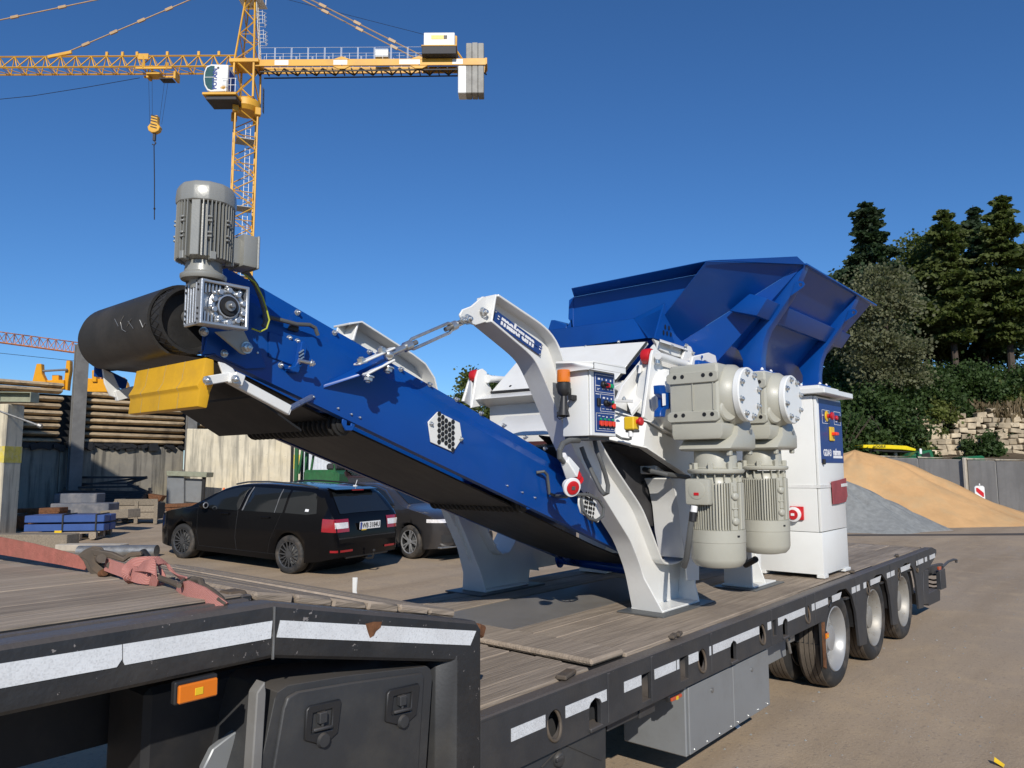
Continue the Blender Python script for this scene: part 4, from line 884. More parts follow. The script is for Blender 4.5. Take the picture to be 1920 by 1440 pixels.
# tail: lamp bracket, step box, bars
def tq(pts, y, th, nm, mt, bev=.004): b = MB(); b.prism([OY(y,*p) for p in pts],(0,th,0)); part(nm, b, M[mt], TR, bev)
tq([(1731,1070),(1741,1068),(1742,1132),(1733,1133)],2.12,.04,'tail_leg','chassis_side'); tq([(1741,1062),(1768,1056),(1770,1075),(1742,1080)],2.25,.05,'tail_frame','chassis_side')
tq([(1739,1114),(1757,1104),(1763,1107),(1763,1126),(1742,1136)],2.15,.25,'step_box','chassis_side'); tq([(1763,1071),(1772,1066),(1775,1102),(1765,1106)],2.12,.05,'tail_lamp_box','chassis_side')
tq([(1760,1063),(1765,1062),(1765,1068),(1761,1069)],2.11,.02,'tail_lamp','orange_red',.001)
b = MB(); b.tube([OY(2.12,1767,1063),OY(2.12,1778,1053),OY(2.12,1788,1049),OY(2.12,1793,1050),OY(2.12,1793,1055)],.016,8); part('ramp_handle', b, M['chassis_side'], TR)
for i, py in enumerate((1076,1086,1094,1101)):
    b = MB(); b.tube([OY(2.3,1741,py),OY(2.25,1750,py+2),OY(2.2,1760,py+1)],.012,6); part('cable', b, M['dark'], TR)
b = MB(); b.bx(9.9,10.35,2.4,4.2,.36,.6); part('rear_underframe', b, M['dark'], TR)
b = MB(); b.bx(10.36,10.42,2.2,TF,.70,.858); part('rear_board', b, M['chassis_side'], TR, .01)
# ---- lashing gear lying on the gooseneck
b = MB(); W_ = CU*.026+CR*.012
b.ribbon([OD(3.5,-120,1000),OD(3.38,-60,1012),OD(3.25,0,1023),OD(3.1,60,1034),OD(2.97,120,1047),OD(2.88,166,1059)], [CU*.037+CR*.008]*3+[CU*.033+CR*.01,CU*.026+CR*.012,CU*.02+CR*.014], .0022)
tag(part('lashing_strap', b, M['strap'], None), 'faded red lashing strap stretched across the gooseneck deck', 'strap', 'red lashing straps on the gooseneck')
b = MB(); d = 2.84
def Rq(pts, dd, th, nm, mt='ratchet', bev=.003):
    b = MB(); b.prism([OD(dd,*p) for p in pts], -CF*th); part(nm, b, M[mt], RT, bev)
RT = thing('ratchet', 'rusty brown ratchet tensioner between the two red straps', 'ratchet', OD(2.84,190,1062))
Rq([(148,1040),(160,1030),(176,1023),(192,1025),(200,1036),(178,1040),(174,1056),(182,1064),(188,1078),(178,1080),(166,1070),(158,1052)],2.86,.008,'side_plate')
Rq([(152,1044),(164,1032),(180,1026),(190,1030),(196,1042),(180,1046),(186,1058),(196,1066),(200,1078),(186,1078),(172,1066),(164,1050)],2.79,.008,'side_plate')
Rq([(176,1027),(214,1034),(236,1044),(246,1034),(268,1033),(270,1040),(248,1043),(236,1052),(212,1045),(180,1040)],2.80,.02,'handle')
b = MB(); b.cyl(OD(2.86,182,1050),OD(2.74,190,1047),.016,14); b.cyl(OD(2.86,200,1062),OD(2.76,206,1060),.012,12); part('spool', b, M['ratchet'], RT)
b = MB(); b.cyl(OD(2.84,268,1036),OD(2.80,280,1052),.016,14); part('grip', b, M['black_plastic'], RT)
Rq([(186,1056),(205,1054),(228,1060),(232,1074),(205,1078),(190,1072)],2.82,.03,'pawl_block')
b = MB(); b.cyl(OD(2.79,190,1076),OD(2.77,196,1073),.014,12); part('rusty_pin', b, M['rusty'], RT)
KN = thing('strap_knot', 'knotted end of the red strap right of the ratchet', 'strap', OD(2.7,280,1075), 'red lashing straps on the gooseneck')
def rib(path, hw, nm='strap_fold', mt='strap_rib', th=.003):
    # path entries: (depth, px, py, side angle in the image plane)
    P_ = [OD(q[0],q[1],q[2]) for q in path]; Sd = [(CR*cos(q[3])+CU*sin(q[3])+CF*.25)*hw*(q[4] if len(q) > 4 else 1) for q in path]
    # smooth by resampling
    pp_, ss_ = [], []; n = len(P_)
    for i in range(n-1):
        for k_ in range(5):
            t = k_/5; a0 = P_[max(0,i-1)]; a1 = P_[i]; a2 = P_[i+1]; a3 = P_[min(n-1,i+2)]
            pp_.append(.5*((2*a1)+(a2-a0)*t+(2*a0-5*a1+4*a2-a3)*t*t+(3*a1-a0-3*a2+a3)*t**3)); ss_.append(Sd[i].lerp(Sd[i+1],t))
    pp_.append(P_[-1]); ss_.append(Sd[-1]); b = MB(); b.ribbon(pp_, ss_, th); part(nm, b, M[mt], KN)
rib([(2.78,198,1058,1.5),(2.74,215,1064,1.45),(2.70,232,1070,1.4),(2.66,246,1076,1.4)], .022)
rib([(2.62,300,1052,1.9),(2.64,275,1052,1.7),(2.63,250,1056,1.9),(2.60,236,1070,2.6),(2.60,240,1086,3.2),(2.64,250,1092,3.6)], .016)
rib([(2.61,248,1075,1.4),(2.58,262,1080,1.35),(2.57,280,1082,1.5),(2.6,294,1078,1.9)], .024)
rib([(2.60,262,1062,.9),(2.55,278,1060,1.2),(2.54,290,1064,1.5),(2.54,292,1080,2.2,.9),(2.56,287,1096,2.6,.7),(2.58,283,1104,2.9,.5)], .022)
rib([(2.56,274,1072,1.8),(2.57,284,1058,2.2),(2.6,298,1052,2.2),(2.62,312,1056,2.6),(2.60,322,1070,2.7),(2.56,336,1082,2.4),(2.5,352,1088,2.2)], .013)
rib([(2.6,300,1062,2.4),(2.59,304,1074,2.8),(2.58,306,1082,2.9)], .013)
rib([(2.58,284,1104,.5,.3),(2.56,292,1100,1.0,.8),(2.57,303,1097,1.3,.8),(2.6,308,1090,1.6,.5)], .014)
HK = thing('strap_hook', 'rusty hook with red strap loop at the gooseneck edge', 'hook', OD(2.38,390,1115))
b = MB(); pth = [OD(2.44,333,1100),OD(2.36,352,1106),OD(2.32,380,1118),OD(2.28,410,1131),OD(2.27,424,1133)]
b.ribbon(pth, [CU*.012+CR*.002, CU*.030+CR*.003, CU*.028+CR*.008, CU*.014+CR*.012, CU*.004+CR*.006], .003); part('strap_loop', b, M['strap_rib'], HK)
b = MB(); pth = [OD(2.36,336,1098),OD(2.44,345,1090),OD(2.42,362,1087),OD(2.38,376,1090),OD(2.36,380,1100),OD(2.36,372,1108)]; b.tube(pth,[.008,.011,.012,.012,.011,.008],8); part('ring', b, M['ratchet'], HK)
b = MB(); b.tube([OD(2.42,368,1090),OD(2.37,380,1100),OD(2.33,398,1112),OD(2.29,414,1124),OD(2.27,424,1133)],[.010,.013,.014,.012,.006],8); part('hook', b, M['ratchet'], HK)
b = MB(); b.tube([OD(2.56,292,1081),OD(2.5,318,1090),OD(2.44,336,1098)],.010,8); part('link', b, M['ratchet'], HK)
b = MB(); b.box(OZ(1.445,436,1113),(.07,.08,.022)); tag(part('edge_block', b, M['ratchet'], None, .01), 'rusty steel block beside the strap hook', 'block')
# white paper strips caught at the gooseneck edge
for i, (pts, lab) in enumerate(((((661,1083),(669,1083),(668,1096),(667,1108),(671,1128),(662,1128),(661,1110)),'longer white paper strip standing at the trailer edge'),(((698,1118),(702,1120),(705,1131),(700,1131)),'short white paper scrap beside the longer strip'))):
    b = MB(); b.prism([OD(3.95,*p) for p in pts], CF*.004+CR*.004); tag(part('paper_strip', b, M['paper'], None), lab, 'paper', 'paper strips')
for i, (px, py, lab) in enumerate(((1386,1366,'white paper scrap on the ground under the grey box'),(1883,1438,'small yellow scrap on the ground in the right corner'))):
    p = OG(px, py); b = MB(); b.prism([p+V((-.03,0,.005)),p+V((.03,.0,.005)),p+V((.02,.05,.04)),p+V((-.01,.05,.02))],(0,.002,.002)); tag(part('litter', b, M['paper'] if i == 0 else M['yellow'], None), lab, 'litter')
# ================================================================== MOBILE SHREDDER ON THE TRAILER
SH = thing('mobile_shredder', 'white and blue mobile shredder with raised belt conveyor and blue hopper on the flatbed trailer', 'shredder', (5, 3.3, .862))
def yprism(pts, y, th, nm, mt, par=None, bev=.004, holes=(), px=True):
    q = [OY(y,*p) if px else V((p[0],y,p[1])) for p in pts]; b = MB(); b.prism(q, (0,th,0), [[OY(y,*p) if px else V((p[0],y,p[1])) for p in h] for h in holes]); return part(nm, b, M[mt], par or SH, bev)
def strip(b, prof, y0, y1, th=.007):
    """bent plate: profile points (x, z) swept between y0 and y1 (numbers or lists)"""
    n = len(prof); a = y0 if isinstance(y0, list) else [y0]*n; c = y1 if isinstance(y1, list) else [y1]*n
    return b.ribbon([V((p[0],(a[i]+c[i])/2,p[1])) for i, p in enumerate(prof)], [V((0,(c[i]-a[i])/2,0)) for i in range(n)], th)
def rounded(pts, r, n=4):
    out = []
    for i, p in enumerate(pts):
        p = V((p[0],0,p[1]))
        if i in (0, len(pts)-1): out.append((p.x,p.z)); continue
        a = V((pts[i-1][0],0,pts[i-1][1])); c = V((pts[i+1][0],0,pts[i+1][1])); da = (a-p); dc = (c-p); ra = min(r, da.length*.45); rc = min(r, dc.length*.45); da.normalize(); dc.normalize()
        p0, p2 = p+da*ra, p+dc*rc
        for k in range(n+1): t = k/n; q = p0*(1-t)**2+p*2*t*(1-t)+p2*t*t; out.append((q.x,q.z))
    return out
# ---- near side frame
YW_, YN, YF_ = 2.735, 2.668, 2.81
Lf = [(2.995,2.645),(3.34,2.50),(3.42,2.425),(3.625,2.13),(3.775,1.926),(4.10,1.635),(4.262,1.48),(4.374,1.376),(4.435,1.293),(4.525,1.15),(4.616,.872)]
Rt = [(3.03,2.795),(3.46,2.677),(3.586,2.59),(3.70,2.36),(4.108,1.913),(4.513,1.578),(4.60,1.46),(4.735,1.26),(4.80,1.165),(5.05,1.158),(5.12,1.20),(5.06,1.555),(4.93,1.78)]
Lr, Rr = rounded(Lf,.10), rounded(Rt,.11)
web = Lr+[(5.14,.872),(5.15,1.0),(5.29,1.25),(5.36,1.82)]+list(reversed(Rr))
b = MB(); b.prism([V((x,YW_,z)) for x, z in web], (0,.012,0)); fr = part('side_frame', b, M['white'], SH, .002)
yn = [YN-(.10*sst((1.13-z)/.24) if z < 1.13 else 0) for x, z in Lr]
b = MB(); strip(b, Lr, yn, YF_); part('front_flange', b, M['white'], fr, .003)
b = MB(); strip(b, Rr, YN-.012, YF_); part('inner_flange', b, M['white'], fr, .003)
b = MB(); b.prism([V((5.14,2.565,.875)),V((5.15,2.60,1.0)),V((5.29,2.64,1.25)),V((5.36,2.64,1.82)),V((5.36,2.81,1.82)),V((5.29,2.81,1.25)),V((5.15,2.81,1.0)),V((5.14,2.81,.875))],(.009,0,0)); part('rear_flange', b, M['white'], fr, .002)
b = MB(); b.prism([V((4.616,2.565,.872)),V((5.14,2.565,.872)),V((5.14,2.815,.872)),V((4.605,2.815,.872))],(0,0,.014)); part('foot_plate', b, M['white'], fr, .003)
b = MB(); b.prism([V((2.985,YN,2.64)),V((2.985,YF_,2.64)),V((3.022,YF_,2.80)),V((3.022,YN,2.80))],(.012,0,.0)); part('tip_plate', b, M['white'], fr, .003)
b = MB(); b.box((4.88,2.68,.866),(.78,.36,.012)); tag(part('rubber_mat', b, M['cable'], None, .003), 'grey rubber mat under the near foot of the shredder', 'mat', 'rubber mats under the shredder feet')
cp = yprism([(1257,897),(1302,897),(1309,960),(1311,1000),(1311,1088),(1289,1088),(1286,1046),(1277,1000),(1272,950),(1265,915)],2.60,.012,'column_plate','white',fr,.002)
q = [OY(2.70,*p) for p in ((1257,897),(1265,915),(1272,950),(1277,1000),(1286,1046))]
for p in q: p.y = 2.70
q = [V((OY(2.60,*p).x,2.705,OY(2.60,*p).z)) for p in ((1257,897),(1265,915),(1272,950),(1277,1000),(1286,1046))]
b = MB(); b.ribbon(q, V((0,.105,0)), .006); part('column_flange', b, M['white'], fr, .002)
# arm head lug and turnbuckle
lug = [(912,556),(905,556),(884,574),(868,580),(862,590),(866,600),(880,606),(892,610),(918,602)]
for y in (2.705, 2.765): yprism(lug, y, .013, 'lug_plate', 'white')
for px, py, r in ((905,586,.019),(876,599,.019),(868,601,.015)): bolt(SH, OY(2.705,px,py), r, (0,-1,0), .012)
# maker's plate on the arm
PTL, PTR, PBR, PBL = OY(2.722,929.4,580.6), OY(2.722,1017,645), OY(2.722,1014.4,667.5), OY(2.722,924.4,602.5)
b = MB(); b.prism([PTL,PTR,PBR,PBL],(0,.008,0)); sg = part('name_plate', b, M['panel_blue'], SH, .002)
xd, yd = (PBR-PBL).normalized(), (PTL-PBL).normalized()
W_, H_ = (PBR-PBL).length, (PTL-PBL).length
o = text('makrum', H_*1.12, sg, 'lettering', M['white_mark'], PBL+xd*W_*.13+yd*H_*.22+V((0,-.002,0)), xd, yd, .0012, bold=.0035)
bb = [V(c) for c in o.bound_box]; 
wnow = max((v-w_).length for v in bb for w_ in bb); k = W_*.74/wnow
mm = Matrix.Translation(PBL+xd*W_*.13+yd*H_*.24-woff(sg)) @ Matrix.Scale(k,4,xd) @ Matrix.Translation(-(PBL+xd*W_*.13+yd*H_*.24-woff(sg))); o.data.transform(mm)
b = MB(); c = PBL+xd*W_*.12+yd*H_*.47+V((0,-.0035,0)); b.prism([c,c+xd*W_*.77,c+xd*W_*.77+yd*H_*.075,c+yd*H_*.075],(0,-.001,0)); part('stripe', b, M['panel_blue'], sg)
for t in (.06,.93):
    for q in (.40,.62):
        b = MB(); c = PBL+xd*W_*t+yd*H_*q+V((0,-.002,0)); b.prism([c,c+xd*W_*.03,c+xd*W_*.036+yd*H_*.05,c+yd*H_*.09],(0,-.001,0)); part('mark', b, M['white_mark'], sg)
for t, q in ((.012,.85),(.975,.88),(.975,.08)): bolt(sg, PBL+xd*W_*t+yd*H_*q+V((0,-.001,0)), .004, (0,-1,0), .002)
# ---- conveyor
sl = -.341; zt_ = lambda x: 2.579+sl*(x-1.947); cs = 1/sqrt(1+sl*sl)
X0, X1 = 1.47, 5.31
def sec(x, near=True):
    z = zt_(x); p = [(2.93,z),(2.93,z-.053),(2.878,z-.115),(2.878,z-.415),(2.91,z-.418)]
    return [V((x,y if near else 6.66-y,zz)) for y, zz in p]
cv = None
for near in (True, False):
    b = MB(); xs = [(X0 if near else 1.95)+(X1-(X0 if near else 1.95))*i/10 for i in range(11)]; rings = [sec(x,near) for x in xs]
    inn = [[V((p.x,p.y+(.008 if near else -.008),p.z)) for p in r] for r in rings]
    b.loft([r+list(reversed(i)) for r, i in zip(rings,inn)], closed=True)
    o = part('conveyor' if near else 'side_panel', b, M['blue'], SH if near else cv, .002, ang=20, seg=2)
    if near: cv = o
DC = V((1.445,2.93,2.452)); R = .143
b = MB(); b.lathe(DC, (0,1,0), [(0,.03),(.112,.03),(.118,.0),(.127,-.012),(.139,-.012),(.139,.80),(.112,.80),(0,.80)], 48); dr = part('head_drum', b, M['rubber'], cv, ang=40)
b = MB(); b.lathe(DC, (0,1,0), [(0,.045),(.11,.04),(.02,.038)], 32); part('drum_disc', b, M['cable'], dr)
b = MB()
for i in range(26):
    a = 2*pi*i/26; p = lambda aa, yy: DC+V((.1395*cos(aa), yy, .1395*sin(aa)))
    b.tube([p(a,-.011),p(a+.12,.024),p(a+.24,.058)],.0022,4); b.tube([p(a+.24,-.011),p(a+.12,.024),p(a,.058)],.0022,4)
part('lagging', b, M['dark'], dr, stuff=True)
# belt wrapped over the drum, running down both sides
ru, rl = DC+V((0,0,0)), None
n_u = V((-sl*cs,0,cs)); bp = []
tail = V((5.15,0,1.28)); Rt2 = .09
for t in (1.0,.66,.33,0.0): bp.append(V((DC.x,0,DC.z)).lerp(tail,t)+n_u*((R+.006)*(1-t)+Rt2*t))
n = 22
a0 = atan2(n_u.z,n_u.x)
for i in range(1,n): a = a0+pi*i/n; bp.append(V((DC.x+(R+.006)*cos(a),0,DC.z+(R+.006)*sin(a))))
# lower run follows the panel bottom
lo = [(1.55,2.315),(1.9,2.185),(2.25,2.055),(3.0,1.80),(3.62,1.585),(4.4,1.31),(4.95,1.14),(5.13,1.10),(5.22,1.16)]
bp += [V((x,0,z)) for x, z in lo]
b = MB(); b.ribbon([p+V((0,3.33,0)) for p in bp], V((0,.345,0)), .005); part('belt', b, M['belt'], cv, ang=50)
# chalk marks on the belt
for pts in (((232,592),(226,604),(229,618),(236,622)),((238,612),(246,598)),((240,602),(250,616)),((262,600),(268,614),(272,606)),((215,598),(222,612))):
    b = MB(); q = []
    for px, py in pts:
        d = ray(px,py); A = d.x**2+d.z**2; B_ = 2*(d.x*(CAM.x-DC.x)+d.z*(CAM.z-DC.z)); C_ = (CAM.x-DC.x)**2+(CAM.z-DC.z)**2-(R+.013)**2; t = (-B_-sqrt(max(0,B_*B_-4*A*C_)))/(2*A); q.append(CAM+d*t)
    b.tube(q, .0016, 4); part('chalk_mark', b, M['cable'] if 0 else M['steel_dull'], cv)
for px, py in ((557,586),(627,624),(692,660),(751,692.5),(805,721),(855.5,749),(901,775),(944,798),(984,820),(1021,841)): bolt(cv, OY(2.93,px,py), .0095, (0,-1,0), .012)
for px, py in ((542,634),(557,640),(526,685),(545,691),(479,662)): bolt(cv, OY(2.878,px,py), .009, (0,-1,0), .008)
for px, py in ((584,744.6),(630,766),(671,783),(655,777),(947.6,910.6),(976,923),(1000,933)): bolt(cv, OY(2.89,px,py), .0085, (0,-1,0), .01)
for px, py in ((651,786),(989,938)):
    b = MB(); c = OY(2.885,px+4,py); b.prism([c+V((x,0,z)) for x, z in ((-.035,.03),(.035,.03),(.04,-.02),(.02,-.055),(-.02,-.055),(-.04,-.02))],(0,.01,0),[[c+V((x,0,z)) for x, z in ((-.012,.0),(.012,.0),(.012,-.03),(-.012,-.03))]]); part('roller_bracket', b, M['blue'], cv, .003)
    c2 = c+V((0,.03,-.02)); b = MB(); b.lathe(c2,(0,1,0),[(.02,0),(.045,.01),(.045,.80),(.02,.81)],16); rp = part('return_roller', b, M['rubber'], cv)
    b = MB()
    for i in range(20): b.lathe(c2+V((0,.02+i*.04,0)),(0,1,0),[(.045,0),(.058,.004),(.058,.012),(.045,.016)],16)
    part('rubber_disc', b, M['rubber'], rp)
    b = MB(); b.bx(c2.x-.11,c2.x+.11,2.95,3.72,c2.z+.05,c2.z+.11); part('cross_member', b, M['blue'], cv, .006)
# vent plate with honeycomb opening
vp = yprism([(821,772),(862.5,792.5),(866.7,822),(850,848),(808,829),(803,791)], 2.868, .008, 'vent_plate', 'white', cv, .002)
c0 = OY(2.866,836.5,809.5); b = MB(); pit = .0285
ux = V((.947,0,-.322)); uz = V((.322,0,.947))
for i in range(-3,4):
    for j in range(-3,4):
        c = c0+V((1,0,0))*(i*pit*.87*1.05)+V((0,0,1))*((j+(.5 if i % 2 else 0))*pit*1.05+i*-.002)
        q = c-c0
        if abs(q.x+q.z*.12) < .062 and abs(q.z+.36*q.x) < .082: b.prism([c+V((.0145*cos(pi/3*k),0,.0145*sin(pi/3*k))) for k in range(6)],(0,-.0012,0))
part('honeycomb_hole', b, M['ink'], vp, smooth=False)
for px, py in ((808,795),(864,823)): bolt(vp, OY(2.868,px,py), .009, (0,-1,0), .006)
# tube handles welded to the panel
for pts in (((500,590),(530,601),(556,608),(580,609),(591,615),(596,629)),((1013,886),(1020,884),(1026,890),(1028,905),(1030,925),(1042,930),(1062,932))):
    q = [OY(2.84,*p) for p in pts]; q[0].y = 2.87; 
    b = MB(); b.tube(q,.0095,10); part('handle', b, M['cable'], cv)
yprism([(546,607),(562,612),(560,623),(541,617)],2.86,.016,'clamp','black_plastic',cv)
# head end cheek, belt tensioner, slotted adjuster
yprism([(392,610),(470,606),(500,690),(462,692),(404,665),(379,668),(384,655)],2.862,.012,'head_cheek','blue',cv,.003)
b = MB(); b.prism([OY(2.862,379,668),OY(2.862,404,665),OY(2.93,404,662),OY(2.93,377,667)],(0,0,.008)); part('cheek_lip', b, M['blue'], cv, .002)
yprism([(404,622),(456,616),(462,628),(472,650),(468,660),(460,665),(452,662),(440,652)],2.80,.014,'tension_arm','motor_grey',cv,.003)
bolt(cv, OY(2.80,462,652), .017, (0,-1,0), .004); bolt(cv, OY(2.862,382,622), .013, (0,-1,0), .004); bolt(cv, OY(2.862,420,663), .011, (0,-1,0), .003)
yprism([(505,621),(570,644),(562,690),(504,668)],2.868,.012,'adjuster_plate','blue',cv,.003)
yprism([(566,640),(575,640),(577,650),(571,676),(560,700),(549,697),(540,690),(553,686),(560,676)],2.835,.035,'adjuster_bracket','blue',cv,.004)
b = MB()
for i in range(4): b.bar(OY(2.832,560+i*.2,662+i*6.5),OY(2.832,569+i*.2,656+i*6.5),.006,.006)
part('adjuster_tooth', b, M['zinc'], cv); b = MB(); b.cyl(OY(2.80,560,676),OY(2.80,583,681),.0085,10); part('adjuster_bolt', b, M['zinc'], cv); bolt(cv, OY(2.80,583,681), .012, (.8,-.5,-.2), .003)
# belt scraper: yellow block on white lever arms
ys0, ys1 = OX(1.42,392,676).y, OX(1.42,262,692).y
pr = [(1.405,2.275),(1.395,2.20),(1.375,2.165),(1.385,2.15),(1.38,2.085),(1.42,2.08),(1.43,2.14),(1.445,2.18),(1.44,2.27)]
b = MB(); b.loft([[V((x,y,z)) for x, z in pr] for y in (ys0,)]+[[V((x,y,z)) for x, z in pr] for y in (ys1,)]); part('scraper_block', b, M['yellow_plastic'], cv, .006, seg=2)
b = MB()
for i in (1,2,3): y = ys0+(ys1-ys0)*i/4+.01*i; b.tube([V((x+.0006,y,z)) for x, z in pr[:5]],.0015,4)
part('block_joint', b, M['old_wood'], cv)
for ys, dxp in ((ys0-.03, 0), (ys1+.05, 1)):
    if not dxp:
        yprism([(410,678),(422,681),(437,690),(446,704),(448,716),(440,722),(430,716),(420,706)],ys,.012,'scraper_bracket','white',cv,.003)
        b = MB(); b.bar(OY(ys,386,714),OY(ys,428,707),.03,.035); part('scraper_lever', b, M['white'], cv, .003); b = MB(); b.bar(OY(ys,424,706),OY(ys,541,769),.028,.04); part('scraper_lever', b, M['white'], cv, .003)
        b = MB(); b.box(OY(ys-.03,444,711),(.045,.04,.045),Matrix.Rotation(.3,3,'Y')); part('pivot_block', b, M['white'], cv, .004); bolt(cv, OY(ys-.052,441,711), .011, (0,-1,0), .002); bolt(cv, OY(ys-.016,388,713), .011, (0,-1,0), .002)
        b = MB(); b.cyl(OY(ys,540,768),OY(2.89,585,744),.013,12); part('scraper_spring', b, M['zinc'], cv); b = MB(); b.bar(OY(ys,541,766),OY(ys,537,777),.02,.02); part('spring_lug', b, M['white'], cv, .002)
    else:
        yf = 3.70
        yprism([(192,690),(212,700),(222,722),(232,741),(222,748),(206,742),(196,718)],yf,.012,'scraper_bracket','white',cv,.003); b = MB(); b.bar(OY(yf,216,743),OY(yf,254,733),.03,.05); part('scraper_lever', b, M['white'], cv, .003)
        yprism([(178,683),(196,690),(240,712),(236,732),(214,722),(196,708),(177,706)],yf+.04,.012,'head_cheek','blue',cv,.003)
# underside drop plate between the rollers
b = MB(); p = [(2.02,2.09),(2.25,2.00)]; b.prism([V((2.0,2.96,2.03)),V((2.0,3.70,2.03)),V((1.75,3.70,2.17)),V((1.75,2.96,2.17))],(0,0,-.01)); part('drip_plate', b, M['dark'], cv)
# lower end plate
for px, py in ((1232,1007),(1250,1013)): bolt(cv, OY(2.878,px,py), .009, (0,-1,0), .01)
# ---- drive at the conveyor head: worm gearbox and upright motor
GB = V((1.425,2.68,2.47)); y0g, y1g = 2.62, 2.745
q = [OY(y0g,*p) for p in ((377,520),(469,538),(467.5,616.6),(375,605.6))]
gx0_, gx1_, gz0_, gz1_ = q[3].x, q[1].x, q[3].z-.0, q[0].z
b = MB(); b.bx(gx0_+.012,gx1_-.012,y0g+.035,y1g,gz0_+.012,gz1_-.012); gb = part('drive_gearbox', b, M['cast_alu'], SH, .006)
b = MB()
fx = [(gx0_,gz0_),(gx1_,gz0_),(gx1_,gz1_),(gx0_,gz1_)]; fi = [(gx0_+.012,gz0_+.012),(gx1_-.012,gz0_+.012),(gx1_-.012,gz1_-.012),(gx0_+.012,gz1_-.012)]
b.prism([V((x,y0g,z)) for x, z in fx],(0,.045,0),[[V((x,y0g,z)) for x, z in fi]]); part('case_rim', b, M['cast_alu'], gb, .003)
b = MB()
for i in range(5): b.bx(gx0_-.001,gx0_+.014,y0g+.038+i*.02,y0g+.048+i*.02,gz0_+.008,gz1_-.008)
b.bx(gx0_,gx0_+.012,y0g+.03,y1g,gz0_,gz0_+.012); b.bx(gx0_,gx0_+.012,y0g+.03,y1g,gz1_-.012,gz1_); part('case_rib', b, M['cast_alu'], gb, .002)
b = MB()
for zz in (.02,.04,.06,.13,.15,.17): b.lathe((gx0_-.001,y0g+.022,gz0_+zz),(-1,0,0),[(.0045,0),(.004,.002)],8); b.lathe((gx0_-.001,y1g-.01,gz0_+zz),(-1,0,0),[(.0045,0),(.004,.002)],8)
part('case_hole', b, M['ink'], gb)
b = MB()
for i in range(5): b.bx(gx0_+.02+i*.014,gx0_+.026+i*.014,y0g+.012,y0g+.04,gz0_+.014,gz0_+.05-.004*i); b.bx(gx0_+.02+i*.014,gx0_+.026+i*.014,y0g+.012,y0g+.04,gz1_-.05+.004*i,gz1_-.014)
part('case_fin', b, M['cast_alu'], gb)
AX = OY(y0g,432,574)
b = MB(); b.lathe(AX+V((0,.04,0)),(0,-1,0),[(.074,0),(.074,.018),(.066,.024),(.056,.024),(.053,.016),(.048,.016),(.045,.030),(.04,.031),(.037,.022)],40); cvr = part('bearing_cover', b, M['cast_alu'], gb, ang=30)
b = MB()
for i in range(10):
    a = 2*pi*(i+.5)/10; c = AX+V((.062*cos(a),.018,.062*sin(a))); b.lathe(c,(0,-1,0),[(.011,0),(.011,.013),(.009,.015)],10)
part('cover_boss', b, M['cast_alu'], cvr)
for i in range(8): a = 2*pi*(i+.2)/8; bolt(cvr, AX+V((.074*cos(a),.012,.074*sin(a))), .0062, (0,-1,0), .002)
b = MB(); b.lathe(AX+V((0,.015,0)),(0,-1,0),[(.037,0),(.036,.012),(.02,.012),(.019,.005)],32); part('shaft_seal', b, M['dark'], cvr)
b = MB(); b.lathe(AX+V((0,.015,0)),(0,-1,0),[(.021,0),(.02,.02),(.009,.021),(.009,.034),(.007,.036)],20); part('shaft_end', b, M['steel_dull'], cvr)
b = MB(); b.cyl(AX+V((0,.05,0)),V((AX.x,2.95,AX.z)),.03,20); part('drive_shaft', b, M['steel_dull'], gb)
MC = V((xcol(384.5,2.69,2.72),2.69,0)); Rm = .100
dpt = (MC-CAM).dot(V((CF.x,CF.y,0)).normalized())
zpx = lambda py: OD(dpt,385,py).z
zb0, zb1, zb2, zb3, zc = zpx(515), zpx(497), zpx(484), zpx(372), zpx(329)
b = MB(); b.lathe(V((MC.x,MC.y,zb0-.012)),(0,0,1),[(.045,-.03),(.05,.0),(.080,.004),(.084,.012),(.084,.022),(.070,.032),(.066,.06),(.066,zb2-zb0+.01)],36); mo = part('drive_motor', b, M['motor_silver'], SH, ang=30)
b = MB(); b.lathe(V((MC.x,MC.y,zb2)),(0,0,1),[(.07,0),(.086,.01),(.086,zb3-zb2),(.07,zb3-zb2+.01)],40); part('stator_housing', b, M['motor_silver'], mo)
b = MB()
for i in range(44):
    a = 2*pi*i/44; c = V((MC.x+cos(a)*.0945,MC.y+sin(a)*.0945,(zb2+zb3)/2)); dz = 0.01*(i % 2)
    if cos(a-(-2.4)) > .985: continue
    b.box(c,(.021,.0036,zb3-zb2-.006),Matrix.Rotation(a,3,'Z'))
part('cooling_fin', b, M['motor_silver'], mo)
b = MB()
a = -2.40; c = V((MC.x+cos(a)*.096,MC.y+sin(a)*.096,(zb2+zb3)/2)); b.box(c,(.016,.032,zb3-zb2-.01),Matrix.Rotation(a,3,'Z'))
for a in (-2.4-.5,-2.4+.5,-2.4+1.2,-2.4-1.3):
    for zz in (.35,.42,.62,.69): b.box(V((MC.x+cos(a)*.105,MC.y+sin(a)*.105,zb2+(zb3-zb2)*zz)),(.012,.016,.008),Matrix.Rotation(a,3,'Z'))
for a in (-2.9,-1.75,-.6,.5): b.box(V((MC.x+cos(a)*.092,MC.y+sin(a)*.092,zb2+.008)),(.03,.022,.03),Matrix.Rotation(a,3,'Z'))
part('rib_pad', b, M['motor_silver'], mo, .002)
b = MB(); n8 = []
for (r_, h) in ((.109,0),(.111,.02),(.108,zc-zb3-.028),(.098,zc-zb3-.008),(.06,zc-zb3)): n8.append((r_, h))
b.lathe(V((MC.x,MC.y,zb3-.006)),(0,0,1),n8,12,start=.13); part('fan_cowl', b, M['motor_silver'], mo, .004, ang=20)
tb0 = V((xcol(456,2.66,2.75),2.66,(zpx(440)+zpx(505))/2+.040)); th_ = zpx(440)-zpx(505)
